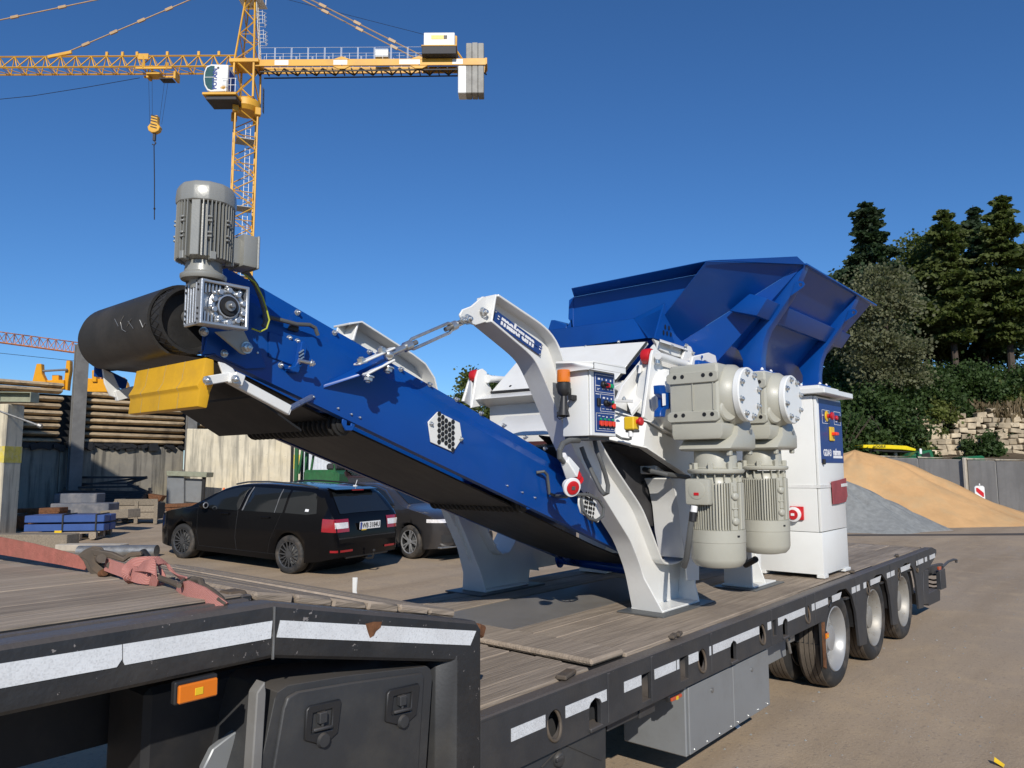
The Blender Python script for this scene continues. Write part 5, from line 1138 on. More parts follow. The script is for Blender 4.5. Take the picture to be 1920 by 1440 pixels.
b = MB(); b.box(tb0,(.060,.12,th_)); part('terminal_box', b, M['motor_silver'], mo, .01, seg=2); b = MB(); b.box(tb0+V((-.045,.01,-.005)),(.05,.09,th_*.8)); part('box_neck', b, M['motor_silver'], mo, .004)
b = MB(); b.box(tb0+V((.034,0,0)),(.01,.126,th_+.006)); part('box_lid', b, M['motor_silver'], mo, .004)
b = MB(); pth = [(1.60,2.66,2.60)]; q = [OY(2.75,*p) for p in ((455,512),(478,530),(492,556),(500,580),(505,600),(500,616),(488,622),(472,616))]; b.tube(q,.0035,6); part('earth_cable', b, M['yellow'] if 0 else mat('earth', (.42,.46,.03), .5), mo)
b = MB(); q = [OY(2.82,*p) for p in ((462,510),(480,535),(490,560),(497,585),(498,604),(494,612))]; b.tube(q,.011,8); part('motor_cable', b, M['cable'], mo)
# ---- turnbuckle between arm and conveyor
tb_ = OY(2.735,728,665); te = OY(2.735,880,598); ax = (te-tb_).normalized()
b = MB(); b.prism([OY(2.875,605,722),OY(2.875,618,714),OY(2.90,735,655),OY(2.74,735,672),OY(2.72,716,683),OY(2.76,690,694)],(0,0,-.018)); gs = part('gusset', b, M['blue'], SH, .004)
s_ = ax.cross(V((0,0,1))).normalized(); nu = s_.cross(ax)
for k_, z_ in enumerate((.022,-.036)):
    b = MB(); a = OY(2.745,668,691)+V((0,0,z_-.004)) if k_ == 0 else OY(2.745,684,692)+V((0,0,z_+.01)); c = tb_+ax*.03+V((0,0,z_)); b.bar(a, c, .05, .011, nu); part('clevis_plate', b, M['white'], gs, .004)
for px, py, up in ((678,681,1),(716,661,1),(691,706,-1),(728,689,-1)): bolt(gs, OY(2.74,px,py)+V((0,0,0)), .019, (-.2,0,up), .004)
TBK = MB(); TBK.cyl(tb_+ax*.0,tb_+ax*.13,.0165,14); TBK.ball(tb_,.027,12,8); TBK.cyl(te-ax*.13,te,.0165,14); TBK.ball(te,.024,12,8); tk = part('turnbuckle', TBK, M['zinc'], SH)
L_ = (te-tb_).length
b = MB(); b.cyl(tb_+ax*.10,tb_+ax*.20,.0125,12); b.cyl(te-ax*.20,te-ax*.1,.0125,12); part('thread', b, M['steel_dull'], tk)
for t0 in (.115, L_-.155): b = MB(); b.cyl(tb_+ax*t0,tb_+ax*(t0+.04),.025,6 if 0 else 16); part('nut', b, M['zinc'], tk)
b = MB()
for s2 in (1,-1): o_ = (s_*.2+nu*.98).normalized()*.026*s2; b.tube([tb_+ax*.15+o_*.6,tb_+ax*.17+o_,tb_+ax*(L_-.17)+o_,tb_+ax*(L_-.15)+o_*.6],.0085,10)
part('turnbuckle_body', b, M['zinc'], tk)
# ---- far side frame
ff = [(635,612),(655,606),(664,606),(760,668),(785,685),(800,710),(812,740),(770,735),(740,720),(628,640)]
yprism([(633,614),(655,606),(664,606),(770,672),(790,692),(806,722),(760,735),(628,640)],4.02,.012,'far_side_frame','white')
b = MB(); q = [OY(3.98,*p) for p in ((640,610),(664,606.5),(760,667),(783,684),(800,710),(806,735))]; b.ribbon(q,V((0,.085,0)),.007); part('far_flange', b, M['white'], SH, .003)
b = MB(); q = [OY(3.97,*p) for p in ((661,609),(652,640))]; b.ribbon(q,V((0,.06,0)),.007); part('far_tip_plate', b, M['white'], SH, .002)
yprism([(838,955),(818,930),(890,930),(882,952),(918,1030),(926,1037),(940,1034),(948,1022),(966,985),(984,996),(1012,1070),(994,1068),(991,1094),(914,1111),(905,1085),(880,1048),(860,1000)],4.14,.012,'far_side_frame','white')
b = MB(); q = [OY(4.16,*p) for p in ((820,925),(842,985),(858,1025),(880,1062),(893,1090))]; q = [OY(4.18,829,925),OY(4.18,850,978),OY(4.18,872,1030),OY(4.18,886,1075),OY(4.19,890,1108)]; b.ribbon(q,[V((0,.08,0))]*3+[V((0,.1,0)),V((0,.13,0))],.007); part('far_flange', b, M['white'], SH, .003)
b = MB(); q = [OY(4.13,*p) for p in ((880,940),(900,995),(918,1031),(927,1038),(940,1035),(948,1022),(966,985))]; b.ribbon(q,V((0,.09,0)),.007); part('far_flange', b, M['white'], SH, .003)
b = MB(); b.prism([V((4.49,4.06,.872)),V((5.01,4.06,.872)),V((5.01,4.317,.872)),V((4.48,4.317,.872))],(0,0,.014)); part('far_foot', b, M['white'], SH, .003)
b = MB(); b.prism([OY(4.2,*p) for p in ((948,1022),(966,985),(982,995),(1052,1041),(1046,1058),(1002,1066),(985,1058))],(0,.16,0)); part('far_brace', b, M['white'], SH, .004)
b = MB(); b.box((4.75,4.19,.866),(.8,.4,.012)); tag(part('rubber_mat', b, M['cable'], None, .003), 'grey rubber mat under the far foot of the shredder', 'mat', 'rubber mats under the shredder feet')
b = MB(); b.cyl(OY(4.0,1046,1047),V((5.4,2.9,1.0)),.045,16); b.lathe(OY(4.0,1048,1047),(.2,-1,0),[(.02,0),(.08,.005),(.08,.02),(.02,.025)],16); part('tie_tube', b, M['blue'], SH)
for px in (1062,1083): yprism([(px-8,1022),(px,1018),(px+8,1024),(px+6,1050),(px,1058),(px-6,1050)],3.75,.03,'tail_bracket','blue',None,.004)
# ---- shredder housing
b = MB(); b.bx(4.80,7.0,2.70,4.22,1.80,2.50); hs = part('housing', b, M['white'], SH, .01)
PLN = lambda px, py: (lambda d: CAM+d*((2.48-4.68-(CAM.z-CAM.x))/(d.z-d.x)))(ray(px,py))   # the cover leaning back at 45 degrees
cov = [PLN(*p) for p in ((922,733),(1150,716),(1214,640),(1048,652),(1002,640))]
b = MB(); b.prism(cov,(.02,0,-.02)); part('inlet_cover', b, M['white'], hs, .004)
cov2 = [PLN(*p) for p in ((1160,716),(1219,643),(1226,634),(1240,645),(1236,700),(1180,770))]
b = MB(); b.prism([p+V((.02,0,-.02)) for p in cov2],(.02,0,-.02)); part('cover_frame', b, M['white'], hs, .003)
b = MB(); b.tube([PLN(*p)+V((-.004,0,.004)) for p in ((1132,717),(1152,716),(1158,713),(1213,643))],.009,6); b.tube([PLN(*p)+V((0,0,-.0)) for p in ((921,736),(998,730))],.012,6); part('rubber_seal', b, M['dark'], hs)
b = MB(); b.prism([V((4.56,2.9,2.42)),V((4.56,4.28,2.42)),V((4.70,4.28,2.475)),V((4.70,2.9,2.475))],(.2,0,-.06)); part('front_ledge', b, M['white'], hs, .004)
b = MB(); b.bx(4.72,4.79,2.85,4.24,1.95,2.40); part('front_wall', b, M['white'], hs, .004)
b = MB(); b.bx(4.70,4.72,2.9,3.9,1.97,2.06); part('outlet_gap', b, M['dark_red_steel'], hs)
b = MB(); b.bx(4.62,4.72,2.9,4.0,1.87,1.965); part('outlet_frame', b, M['white'], hs, .02)
for k_, (px, py) in enumerate(((957,724),)): b = MB(); b.lathe(PLN(px,py),(-1,0,1),[(.012,0),(.012,.003),(.002,.004)],10); part('plug', b, M['dark'], hs)
# ears with red rollers
yprism([(1222.5,664),(1225,656),(1232,654),(1239,660),(1241,682),(1256,732),(1264,758),(1264,822),(1207,782)],2.60,.022,'ear_plate','white',hs,.004)
e = [OY(2.625,1222,680),OY(2.625,1207,779),OY(2.74,1186,770),OY(2.74,1203,681)]
b = MB(); b.prism(e,(.02,0,0)); part('ear_front', b, M['white'], hs, .003)
yprism([(1207,664),(1211,656),(1222,654),(1226,664),(1226,680),(1200,700)],2.705,.022,'ear_plate','white',hs,.003)
c = OY(2.66,1215,668); b = MB(); b.lathe(c+V((.0,-.032,0)),(0,1,0),[(.01,0),(.052,.0),(.055,.006),(.055,.06),(.052,.066),(.01,.066)],24); part('red_roller', b, M['red'], hs)
for pts, y in (([(893,707),(897,694),(905,691),(913,697),(915,716),(922,730),(925,757),(884,765)],4.26),([(878,720),(883,706),(890,697),(897,694),(900,706),(884,760),(868,752)],4.36)): yprism(pts, y, .022, 'ear_plate', 'white', hs, .004)
b = MB(); b.prism([OY(4.27,884,718),OY(4.27,882,762),OY(4.36,870,754),OY(4.36,880,712)],(.02,0,0)); part('ear_front', b, M['white'], hs, .003)
c = OY(4.31,891,705); b = MB(); b.lathe(c+V((0,-.03,0)),(0,1,0),[(.01,0),(.05,.0),(.053,.006),(.053,.055),(.05,.06),(.01,.06)],24); part('red_roller', b, M['red'], hs)
b = MB(); b.cyl(OY(4.24,914,710),OY(4.24,945,712),.03,14); b.lathe(OY(4.24,914,710),(1,0,0),[(.036,0),(.036,.02)],14); part('cover_rod', b, M['white'], hs)
# near side plate
yprism([(1226,636),(1283,656),(1300,690),(1302,895),(1284,890),(1263,822),(1244,800),(1240,682),(1236,654)],2.635,.02,'side_plate','white',hs,.003)
yprism([(1237,641),(1289,657),(1279,671),(1263,667),(1237,655)],2.60,.03,'side_channel','white',hs,.003)
b = MB(); b.prism([OY(2.56,1237,641),OY(2.56,1290,658),OY(2.64,1290,654),OY(2.64,1237,637)],(0,0,.006)); part('channel_lip', b, M['white'], hs, .002)
yprism([(1288,646),(1296,650),(1312,690),(1290,700),(1280,672)],2.57,.02,'hinge_plate','white',hs,.003)
for px, py in ((1259,649),(1286,647),(1299,662)): bolt(hs, OY(2.565,px,py), .009, (0,-1,0), .006)
b = MB(); b.cyl(OY(2.55,1234,667),OY(2.55,1304,689),.028,16); b.lathe(OY(2.55,1298,686),(1,0,.0),[(.03,0),(.062,.004),(.066,.02),(.066,.04),(.05,.05),(.03,.06)],24); part('cover_rod', b, M['white'], hs)
b = MB(); b.box(OY(2.56,1233,678),(.035,.02,.03)); part('clip', b, M['zinc'], hs, .003); b = MB(); b.lathe(OY(2.57,1232,665),(0,-1,0),[(.022,0),(.022,.02),(.018,.024)],16); part('rod_pin', b, M['white'], hs)
yprism([(1296,684),(1300,668),(1330,661),(1342,666),(1347,692),(1346,700),(1336,698),(1333,682),(1322,676),(1312,680),(1308,694)],2.50,.025,'lifting_eye','white',hs,.005)
b = MB(); b.lathe(OY(2.49,1316,669),(0,-1,0),[(.012,0),(.012,.004)],10); part('plug', b, M['blue'], hs)
# lower housing with ledge
def PQ(pts, th, nm, mt, bev=.004): b = MB(); b.prism(pts, th); part(nm, b, M[mt], hs, bev)
pA_, pB_, pC_, pD_ = V((4.503,2.6,2.156)), V((4.884,2.6,2.056)), V((5.032,2.6,1.795)), V((4.445,2.6,1.987))
PQ([pA_,pB_,V((5.3,2.6,1.95)),V((5.3,2.6,1.70)),pC_,pD_],(0,.03,0),'lower_housing','white')
qA, qD = OY(2.86,1135,770), OY(2.86,1095,812)
PQ([pA_,pD_,qD,qA],(.03,.03,0),'lower_housing','white')
PQ([qA,qD,qD+V((-.02,.9,0)),qA+V((-.02,.9,0))],(.03,0,0),'lower_housing','white')
b = MB(); b.ribbon([qA+V((-.01,0,.012)),pA_+V((0,-.005,.012)),pB_+V((0,-.005,.012))],[V((.02,.025,0)),V((0,.03,.01)),V((0,.03,0))],.004); part('ledge', b, M['white'], hs, .002)
b = MB(); b.ribbon([qD+V((0,0,-.004)),pD_+V((0,-.003,-.004)),pC_+V((0,-.003,-.004)),V((5.3,2.597,1.69))],[V((.02,.025,0)),V((0,.03,.0)),V((0,.03,0)),V((0,.03,0))],.005); part('lower_edge', b, M['white'], hs, .002)
b = MB(); b.prism([pD_+V((.02,.04,-.005)),pC_+V((0,.04,-.0)),pC_+V((0,.9,0)),qD+V((.02,.4,0))],(0,0,-.01)); part('housing_floor', b, M['scrap'], hs)
yprism([(1085,836),(1150,826),(1205,844),(1284,893),(1262,905),(1256,930),(1232,990),(1175,972),(1128,935)],2.83,.5,'chute','scrap',hs,.004)
for px, py in ((1205,905),(1230,935)): bolt(hs, OY(2.828,px,py), .01, (0,-1,0), .003, M['dark'])
b = MB(); b.tube([OY(2.8,1208,880),OY(2.66,1222,884),OY(2.56,1250,889),OY(2.5,1290,895),OY(2.46,1300,905)],.0175,10); part('cable', b, M['cable'], hs)
b = MB(); b.lathe(OY(2.82,1210,880),(0,-1,0),[(.03,0),(.028,.03),(.02,.035)],12); part('cable_gland', b, M['dark'], hs)
# cover strap brace with bolt
b = MB(); b.bar(OY(2.66,1152,751),OY(2.66,1186,752),.012,.022); part('brace', b, M['white'], hs, .003); bolt(hs, OY(2.6,1170,749), .01, (0,0,1), .006)
yprism([(1152,800-40),(1168,722),(1198,684),(1200,690),(1183,775)],2.78,.02,'cover_side','white',hs,.003)
# interlock switch
yprism([(1237,722),(1247,722),(1249,735),(1258,737),(1258,766),(1249,768),(1247,782),(1238,781),(1239,769),(1246,762),(1245,745),(1238,738)],2.46,.05,'interlock_switch','blue',hs,.003)
yprism([(1242.5,738),(1248,738),(1248.5,760),(1243.5,761)],2.453,.006,'switch_label','white_mark',hs,.001)
# emergency stop
b = MB(); c = OY(2.50,1184,794); b.box(c,(.075,.075,.085)); es = part('emergency_stop', b, M['yellow'], hs, .008)
b = MB(); b.lathe(c+V((.005,-.038,.01)),(0,-1,0),[(.016,0),(.016,.018),(.027,.02),(.028,.032),(.022,.038),(0,.039)],20); part('red_button', b, M['red'], es)
b = MB(); b.box(c+V((.01,.0,-.048)),(.06,.07,.018)); part('box_base', b, M['cable'], es, .003); b = MB(); b.tube([c+V((-.01,0,-.055)),c+V((-.015,0,-.10)),OY(2.5,1178,824),OY(2.5,1165,822),OY(2.55,1148,812)],.0085,8); part('cable', b, M['cable'], es); b = MB(); b.cyl(c+V((-.01,0,-.05)),c+V((-.012,0,-.085)),.016,12); part('gland', b, M['white_mark'], es)
# ---- control box on the arm
bx0, bx1, by0, by1, bz0, bz1 = 3.53, 3.79, 2.40, 2.595, 2.03, 2.41
b = MB(); b.bx(bx0,bx1,by0+.014,by1,bz0,bz1); cb = part('control_box', b, M['white_cab'], SH, .006, seg=2)
b = MB(); b.bx(bx0,bx1,by0-.004,by0+.010,bz0,bz1); part('door', b, M['white_cab'], cb, .004)
b = MB(); b.prism([V((bx0-.035,by0-.05,bz1+.03)),V((bx0-.035,by1+.02,bz1+.05)),V((bx1+.05,by1+.02,bz1+.05)),V((bx1+.05,by0-.05,bz1+.03))],(0,0,.012)); b.bx(bx0-.035,bx1+.05,by0-.05,by0-.04,bz1-.002,bz1+.032); b.prism([V((bx0-.035,by0-.05,bz1-.002)),V((bx0-.035,by1+.02,bz1-.01)),V((bx0-.035,by1+.02,bz1+.05)),V((bx0-.035,by0-.05,bz1+.03))],(.008,0,0)); part('rain_hood', b, M['white_cab'], cb, .003)
fx0, fx1, fz0, fz1 = bx0+.035, bx1-.012, bz0+.02, bz1-.01; yf = by0-.004
b = MB(); b.bx(fx0,fx1,yf-.003,yf,fz0,fz1); pn = part('control_panel', b, M['panel_blue'], cb, .001)
def fp(u, v): return V((fx0+(fx1-fx0)*u, yf-.0035, fz1-(fz1-fz0)*v))
def frame_(b, u0, v0, u1, v1, w_=.0022):
    for a, c in (((u0,v0),(u1,v0)),((u1,v0),(u1,v1)),((u1,v1),(u0,v1)),((u0,v1),(u0,v0))): b.bar(fp(*a)+V((0,-.0006,0)),fp(*c)+V((0,-.0006,0)),.0012,w_)
b = MB(); frame_(b,.05,.04,.96,.33); frame_(b,.28,.36,.96,.645); frame_(b,.06,.68,.96,.97)
part('panel_line', b, M['white_mark'], pn, smooth=False)
b = MB()
for u, v, w_, h in ((.17,.095,.10,.03),(.36,.095,.03,.035),(.56,.1,.05,.028),(.77,.1,.06,.035),(.05,.36,.18,.012),(.06,.675,.14,.012),(.4,.405,.10,.028),(.6,.41,.06,.026),(.8,.41,.05,.03),(.16,.72,.1,.010),(.36,.725,.1,.010),(.56,.725,.05,.024),(.76,.725,.08,.014),
    (.13,.27,.13,.008),(.13,.29,.08,.008),(.38,.27,.14,.008),(.6,.27,.1,.008),(.8,.27,.16,.008),(.36,.6,.1,.008),(.55,.6,.14,.008),(.74,.6,.14,.008),(.2,.93,.16,.008),(.4,.93,.14,.008),(.58,.93,.15,.008),(.78,.93,.15,.008),(.06,.22,.2,.010),(.3,.53,.1,.010)):
    c = fp(u+w_/2, v+h/2); b.box(c+V((0,-.0006,0)),(w_*(fx1-fx0),.0012,h*(fz1-fz0)))
part('panel_print', b, M['white_mark'], pn, smooth=False)
b = MB()
for u, v, r_ in ((.4,.2,.021),(.5,.50,.017),(.64,.515,.015)): b.lathe(fp(u,v),(0,-1,0),[(r_,0),(r_,.012),(r_*.8,.02),(0,.021)],18); b.box(fp(u,v)+V((.002,-.026,0)),(r_*1.7,.014,r_*.55),Matrix.Rotation(.25,3,'Y'))
b.box(fp(.17,.50)+V((0,-.006,0)),(.03,.012,.045)); part('switch_knob', b, M['ink'], pn, .002)
for u, v, mt, nm, r_ in ((.63,.205,'red','red_button',.014),(.80,.21,'green','green_button',.014)): b = MB(); b.lathe(fp(u,v),(0,-1,0),[(r_*1.15,0),(r_*1.1,.006),(r_,.007),(r_*.9,.017),(0,.018)],18); part(nm, b, M[mt], pn)
for u, v in ((.9,.545),(.27,.85),(.47,.85),(.67,.85),(.87,.85)):
    b = MB(); b.box(fp(u,v)+V((0,-.007,0)),(.028,.014,.03)); part('red_rocker', b, M['red'] if 0 else mat('signal_red',(.75,.05,.02),.35) if 'signal_red' not in M else M['signal_red'], pn, .002); b = MB(); b.box(fp(u,v+.04)+V((0,-.006,0)),(.028,.012,.014)); part('rocker_base', b, M['ink'], pn, .001); b = MB(); b.lathe(fp(u,v-.07),(0,-1,0),[(.008,0),(.007,.008),(0,.009)],10); part('green_lamp', b, M['green'], pn)
# beacon and horn on the side of the control box
c = V((bx0-.055,2.545,OX(bx0-.05,1068,716).z))
b = MB(); b.lathe(c+V((0,0,-.06)),(0,0,1),[(.018,-.02),(.034,-.005),(.041,.02),(.041,.056)],24); bc = part('beacon', b, M['black_plastic'], cb)
b = MB(); b.lathe(c,(0,0,1),[(.039,0),(.04,.006),(.039,.068),(.036,.072),(0,.073)],28); part('beacon_lens', b, M['orange_lens'], bc)
b = MB(); b.lathe(c+V((0,0,-.078)),V((-.12,-.05,-1)),[(.016,0),(.02,.03),(.027,.08),(.038,.12),(.034,.119),(.02,.07),(0,.03)],24); part('horn', b, M['dark'] if 0 else M['black_plastic'], cb)
b = MB(); b.box(c+V((.03,-.04,-.09)),(.05,.03,.03)); b.box(c+V((.04,0,-.05)),(.05,.03,.04)); part('horn_bracket', b, M['dark'], cb, .003)
b = MB(); b.tube([c+V((.02,.03,.0)),c+V((-.01,.045,-.01)),c+V((-.0,.05,-.03))],.003,6); b.tube([c+V((.0,-.04,-.10)),c+V((-.02,-.045,-.16)),c+V((-.03,-.03,-.205)),c+V((-.03,.01,-.215)),c+V((-.02,.035,-.20)),c+V((-.01,.04,-.17))],.0028,6); part('horn_cable', b, M['dark'], cb)
b = MB(); b.tube([V((bx0-.02,2.52,bz1-.01)),V((bx0-.03,2.53,bz1-.04)),c+V((.0,.0,.075))],.003,6); part('beacon_cable', b, M['dark'], cb)
b = MB(); b.bx(bx0+.02,bx1-.02,by0+.03,by1,bz0-.02,bz0); part('gland_plate', b, M['cable'], cb)
# cables and plug below the control box
b = MB(); b.tube([OY(2.5,1085,826),OY(2.5,1068,826),OY(2.5,1055,832),OY(2.5,1049,845),OY(2.5,1050,858),OY(2.5,1057,866)],.0165,10); part('cable', b, M['cable'], cb)
pl0, pl1 = OY(2.5,1056,856), OY(2.5,1074,888); a_ = (pl1-pl0).normalized()
b = MB(); b.cyl(pl0-a_*.01,pl0+a_*.035,.022,16); part('plug_gland', b, M['white_mark'], cb)
b = MB(); b.lathe(pl0+a_*.02,a_,[(.03,0),(.036,.01),(.052,.10),(.054,.115),(.04,.118)],4,start=.5); part('plug_body', b, M['white_cab'], cb, .006)
b = MB(); b.lathe(pl0+a_*.14,a_,[(.04,0),(.042,.02),(.034,.022),(.034,.045),(.04,.047),(.04,.055)],20); part('plug_collar', b, M['red'], cb)
c = OY(2.44,1073,914); ax_ = V((-.35,-.85,-.25)).normalized(); b = MB(); b.lathe(c-ax_*.05,ax_,[(.036,0),(.04,.03),(.052,.035),(.055,.048),(.052,.054),(.040,.056)],28); part('plug_cap', b, M['white_mark'], cb); b = MB(); b.lathe(c,ax_,[(.040,.0),(.038,.012),(.034,.014),(.010,.012),(.0,.012)],24); part('cap_disc', b, M['red'], cb); b = MB(); b.box(c+ax_*.013,(.022,.006,.02),ax_.to_track_quat('-Y','Z').to_matrix()); part('cap_mark', b, M['cable'], cb)
b = MB(); b.tube([OY(2.55,1115,826),OY(2.52,1119,845),OY(2.5,1127,866),OY(2.5,1135,890),OY(2.5,1140,910),OY(2.5,1139,924),OY(2.52,1133,927),OY(2.55,1126,918),OY(2.6,1112,890),OY(2.64,1098,860),OY(2.66,1090,838)],.014,10); part('cable_loop', b, M['cable'], cb)
b = MB(); b.tube([OY(2.84,1040,930),OY(2.7,1060,930),OY(2.62,1085,927),OY(2.60,1105,928),OY(2.58,1122,936),OY(2.57,1132,952),OY(2.57,1130,968),OY(2.58,1118,976),OY(2.59,1104,972),OY(2.6,1094,958),OY(2.62,1090,940),OY(2.64,1089,930)],.010,10); part('cable_loop', b, M['cable'], cb)
hv = yprism([(1086,930),(1096,926),(1118,940),(1128,970),(1122,980),(1110,974),(1090,962),(1085,945)],2.63,.012,'honeycomb_cover','white',None,.003)
b = MB(); c0 = OY(2.628,1105,952)
for i in range(-2,3):
    for j in range(-2,3):
        c = c0+V((i*.021+j*.006,0,(j+(.5 if i % 2 else 0))*.026-i*.018)); b.prism([c+V((.011*cos(pi/3*k),0,.012*sin(pi/3*k))) for k in range(6)],(0,-.001,0))
part('honeycomb_hole', b, M['ink'], hv, smooth=False)
# ---- gear motors
def gearmotor(first=True):
    x0, y0 = 4.86, 2.27
    b = MB(); b.bx(4.66,5.08,2.14,2.50,2.115,2.53)
    g = part('gearmotor', b, M['motor_grey'], SH, .035, seg=3)
    for z0, z1 in ((2.40,2.475),(2.145,2.215)):
        b = MB(); b.prism([V((4.645,y,z)) for y, z in ((2.135,z0+.015),(2.155,z0),(2.485,z0),(2.505,z0+.015),(2.505,z1-.015),(2.485,z1),(2.155,z1),(2.135,z1-.015))],(.03,0,0)); part('mounting_lug', b, M['motor_grey'], g, .004)
        b = MB()
        for y in (2.18,2.235,2.385,2.44): b.lathe((4.6445,y,(z0+z1)/2+.01),(-1,0,0),[(.014,0),(.014,.0012)],14)
        part('lug_hole', b, M['ink'], g)
    b = MB(); b.bx(4.652,4.657,2.315,2.321,2.22,2.40); b.bx(4.652,4.657,2.17,2.176,2.22,2.40); part('cast_seam', b, M['motor_grey'], g)
    b = MB(); b.loft([[V((4.66,2.14,2.03)),V((5.06,2.14,2.03)),V((5.06,2.47,2.03)),V((4.66,2.47,2.03))],[V((4.66,2.12,2.06)),V((5.08,2.12,2.06)),V((5.08,2.48,2.06)),V((4.66,2.48,2.06))],[V((4.66,2.12,2.135)),V((5.08,2.12,2.135)),V((5.08,2.48,2.135)),V((4.66,2.48,2.135))]]); part('lower_case', b, M['motor_grey'], g, .012, seg=2)
    b = MB(); b.loft([[V((4.70,2.10,1.955)),V((5.05,2.10,1.955)),V((5.05,2.44,1.955)),V((4.70,2.44,1.955))],[V((4.68,2.08,1.97)),V((5.09,2.08,1.97)),V((5.09,2.45,1.97)),V((4.68,2.45,1.97))],[V((4.80,2.08,2.06)),V((5.09,2.08,2.06)),V((5.09,2.45,2.06)),V((4.80,2.45,2.06))],[V((4.9,2.12,2.18)),V((5.09,2.12,2.18)),V((5.09,2.4,2.18)),V((4.9,2.4,2.18))]]); part('input_case', b, M['motor_grey'], g, .012, seg=2)
    b = MB(); b.bx(5.0,5.03,2.077,2.080,2.07,2.10); b.bx(4.99,5.045,2.118,2.121,2.12,2.16); part('type_plate', b, M['steel_dull'], g)
    dc = V((4.885,2.14,2.325))
    b = MB(); b.lathe(dc,(0,-1,0),[(.21,-.02),(.205,.02),(.185,.045),(.172,.075)],40); part('output_hub', b, M['motor_grey'], g, ang=40)
    b = MB(); b.lathe(dc+V((0,-.07,0)),(0,-1,0),[(.176,0),(.180,.006),(.180,.040),(.174,.046),(0,.046)],48); df = part('end_disc', b, M['white_cab'], g, ang=30)
    for i in range(8): a = 2*pi*(i+.35)/8; bolt(df, dc+V((.148*cos(a),-.115,.148*sin(a))), .0155, (0,-1,0), .004)
    b = MB(); b.lathe(V((4.76,2.15,2.22)),(-.4,-1,0),[(.075,0),(.075,.04),(.066,.05),(0,.05)],24); part('side_boss', b, M['motor_grey'], g, ang=30)
    b = MB(); b.bx(4.72,4.76,2.10,2.13,1.92,1.96); b.bx(5.04,5.08,2.10,2.13,1.93,1.97); part('cast_lug', b, M['motor_grey'], g, .006)
    # motor hanging below
    c = lambda z: V((x0,y0,z))
    b = MB(); b.lathe(c(1.83),(0,0,1),[(.145,0),(.15,.012),(.142,.02),(.138,.12),(.13,.135)],40); part('bell_housing', b, M['motor_grey'], g, ang=30)
    b = MB(); b.lathe(c(1.805),(0,0,1),[(.17,0),(.182,.006),(.186,.014),(.186,.024),(.18,.03),(.15,.034)],44); part('flange', b, M['motor_grey'], g, ang=30)
    b = MB()
    for i in range(8):
        a = 2*pi*(i+.3)/8; b.box(c(1.85)+V((.158*cos(a),.158*sin(a),0)),(.03,.032,.055),Matrix.Rotation(a,3,'Z'))
    for i in range(16): a = 2*pi*i/16; b.box(c(1.775)+V((.150*cos(a),.150*sin(a),0)),(.03,.008,.055),Matrix.Rotation(a,3,'Z'))
    part('flange_rib', b, M['motor_grey'], g, .004)
    b = MB(); b.lathe(c(1.44),(0,0,1),[(.152,0),(.152,.30),(.14,.335),(.12,.36)],40); part('motor_housing', b, M['motor_grey'], g, ang=30)
    b = MB()
    for i in range(60):
        a = 2*pi*i/60
        if cos(a-(-1.15)) > .84 or cos(a-(-2.0)) > .985: continue
        b.box(c(1.595)+V((.162*cos(a),.162*sin(a),0)),(.026,.0055,.30),Matrix.Rotation(a,3,'Z'))
    part('cooling_fin', b, M['motor_grey'], g)
    b = MB(); R_ = lambda a: Matrix.Rotation(a,3,'Z')
    for k_ in range(5): a = -1.55+.22*k_; b.box(c(1.595)+V((.163*cos(a),.163*sin(a),0)),(.024,.040,.305),R_(a))
    part('plain_panel', b, M['motor_grey'], g, .006)
    b = MB(); a = -1.98
    b.box(c(1.595)+V((.160*cos(a),.160*sin(a),0)),(.022,.05,.31),R_(a))
    for z in (1.50,1.66): b.lathe(c(z)+V((.165*cos(a),.165*sin(a),0)),(cos(a),sin(a),0),[(.028,0),(.026,.018),(.016,.024),(.0,.024)],16); b.box(c(z+.05)+V((.168*cos(a),.168*sin(a),0)),(.03,.03,.05),R_(a))
    b.box(c(1.58)+V((.172*cos(a),.172*sin(a),0)),(.02,.05,.012),R_(a)); b.box(c(1.595)+V((.172*cos(a),.172*sin(a),0)),(.02,.012,.05),R_(a)); part('foot_pad', b, M['motor_grey'], g, .006)
    b = MB(); b.lathe(c(1.195),(0,0,1),[(0,0),(.10,.0),(.145,.010),(.168,.035),(.176,.06),(.177,.165),(.179,.168),(.179,.245),(.165,.25)],44); part('fan_cowl', b, M['motor_grey'], g, ang=25)
    b = MB(); a = -1.9; b.box(c(1.405)+V((.178*cos(a),.178*sin(a),0)),(.006,.02,.012),R_(a)); a = -1.0; b.box(c(1.405)+V((.178*cos(a),.178*sin(a),0)),(.006,.02,.012),R_(a)); part('cowl_latch', b, M['ink'], g)
    return g
gm1 = gearmotor(); DX = .80
gm2 = gm1.copy(); COL.objects.link(gm2); gm2.location = gm1.location+V((DX-.135,-.06,0.02))
for ch in list(gm1.children):
    c = ch.copy(); COL.objects.link(c); c.parent = gm2
    for q in list(ch.children): d_ = q.copy(); COL.objects.link(d_); d_.parent = c
gm1['label'] = 'front gearmotor with a terminal box facing the camera'; gm2['label'] = 'rear gearmotor next to the white cabinet'
b = MB(); b.box((4.665,2.30,1.69),(.065,.17,.17)); tbx = part('terminal_box', b, M['motor_grey'], gm1, .02, seg=2)
b = MB(); b.lathe((4.633,2.30,1.70),(-1,0,0),[(.058,0),(.058,.003),(.052,.005),(0,.005)],28); part('box_emblem', b, M['motor_grey'], gm1); b = MB(); b.box((4.626,2.30,1.677),(.003,.034,.018)); part('red_badge', b, M['red'], gm1)
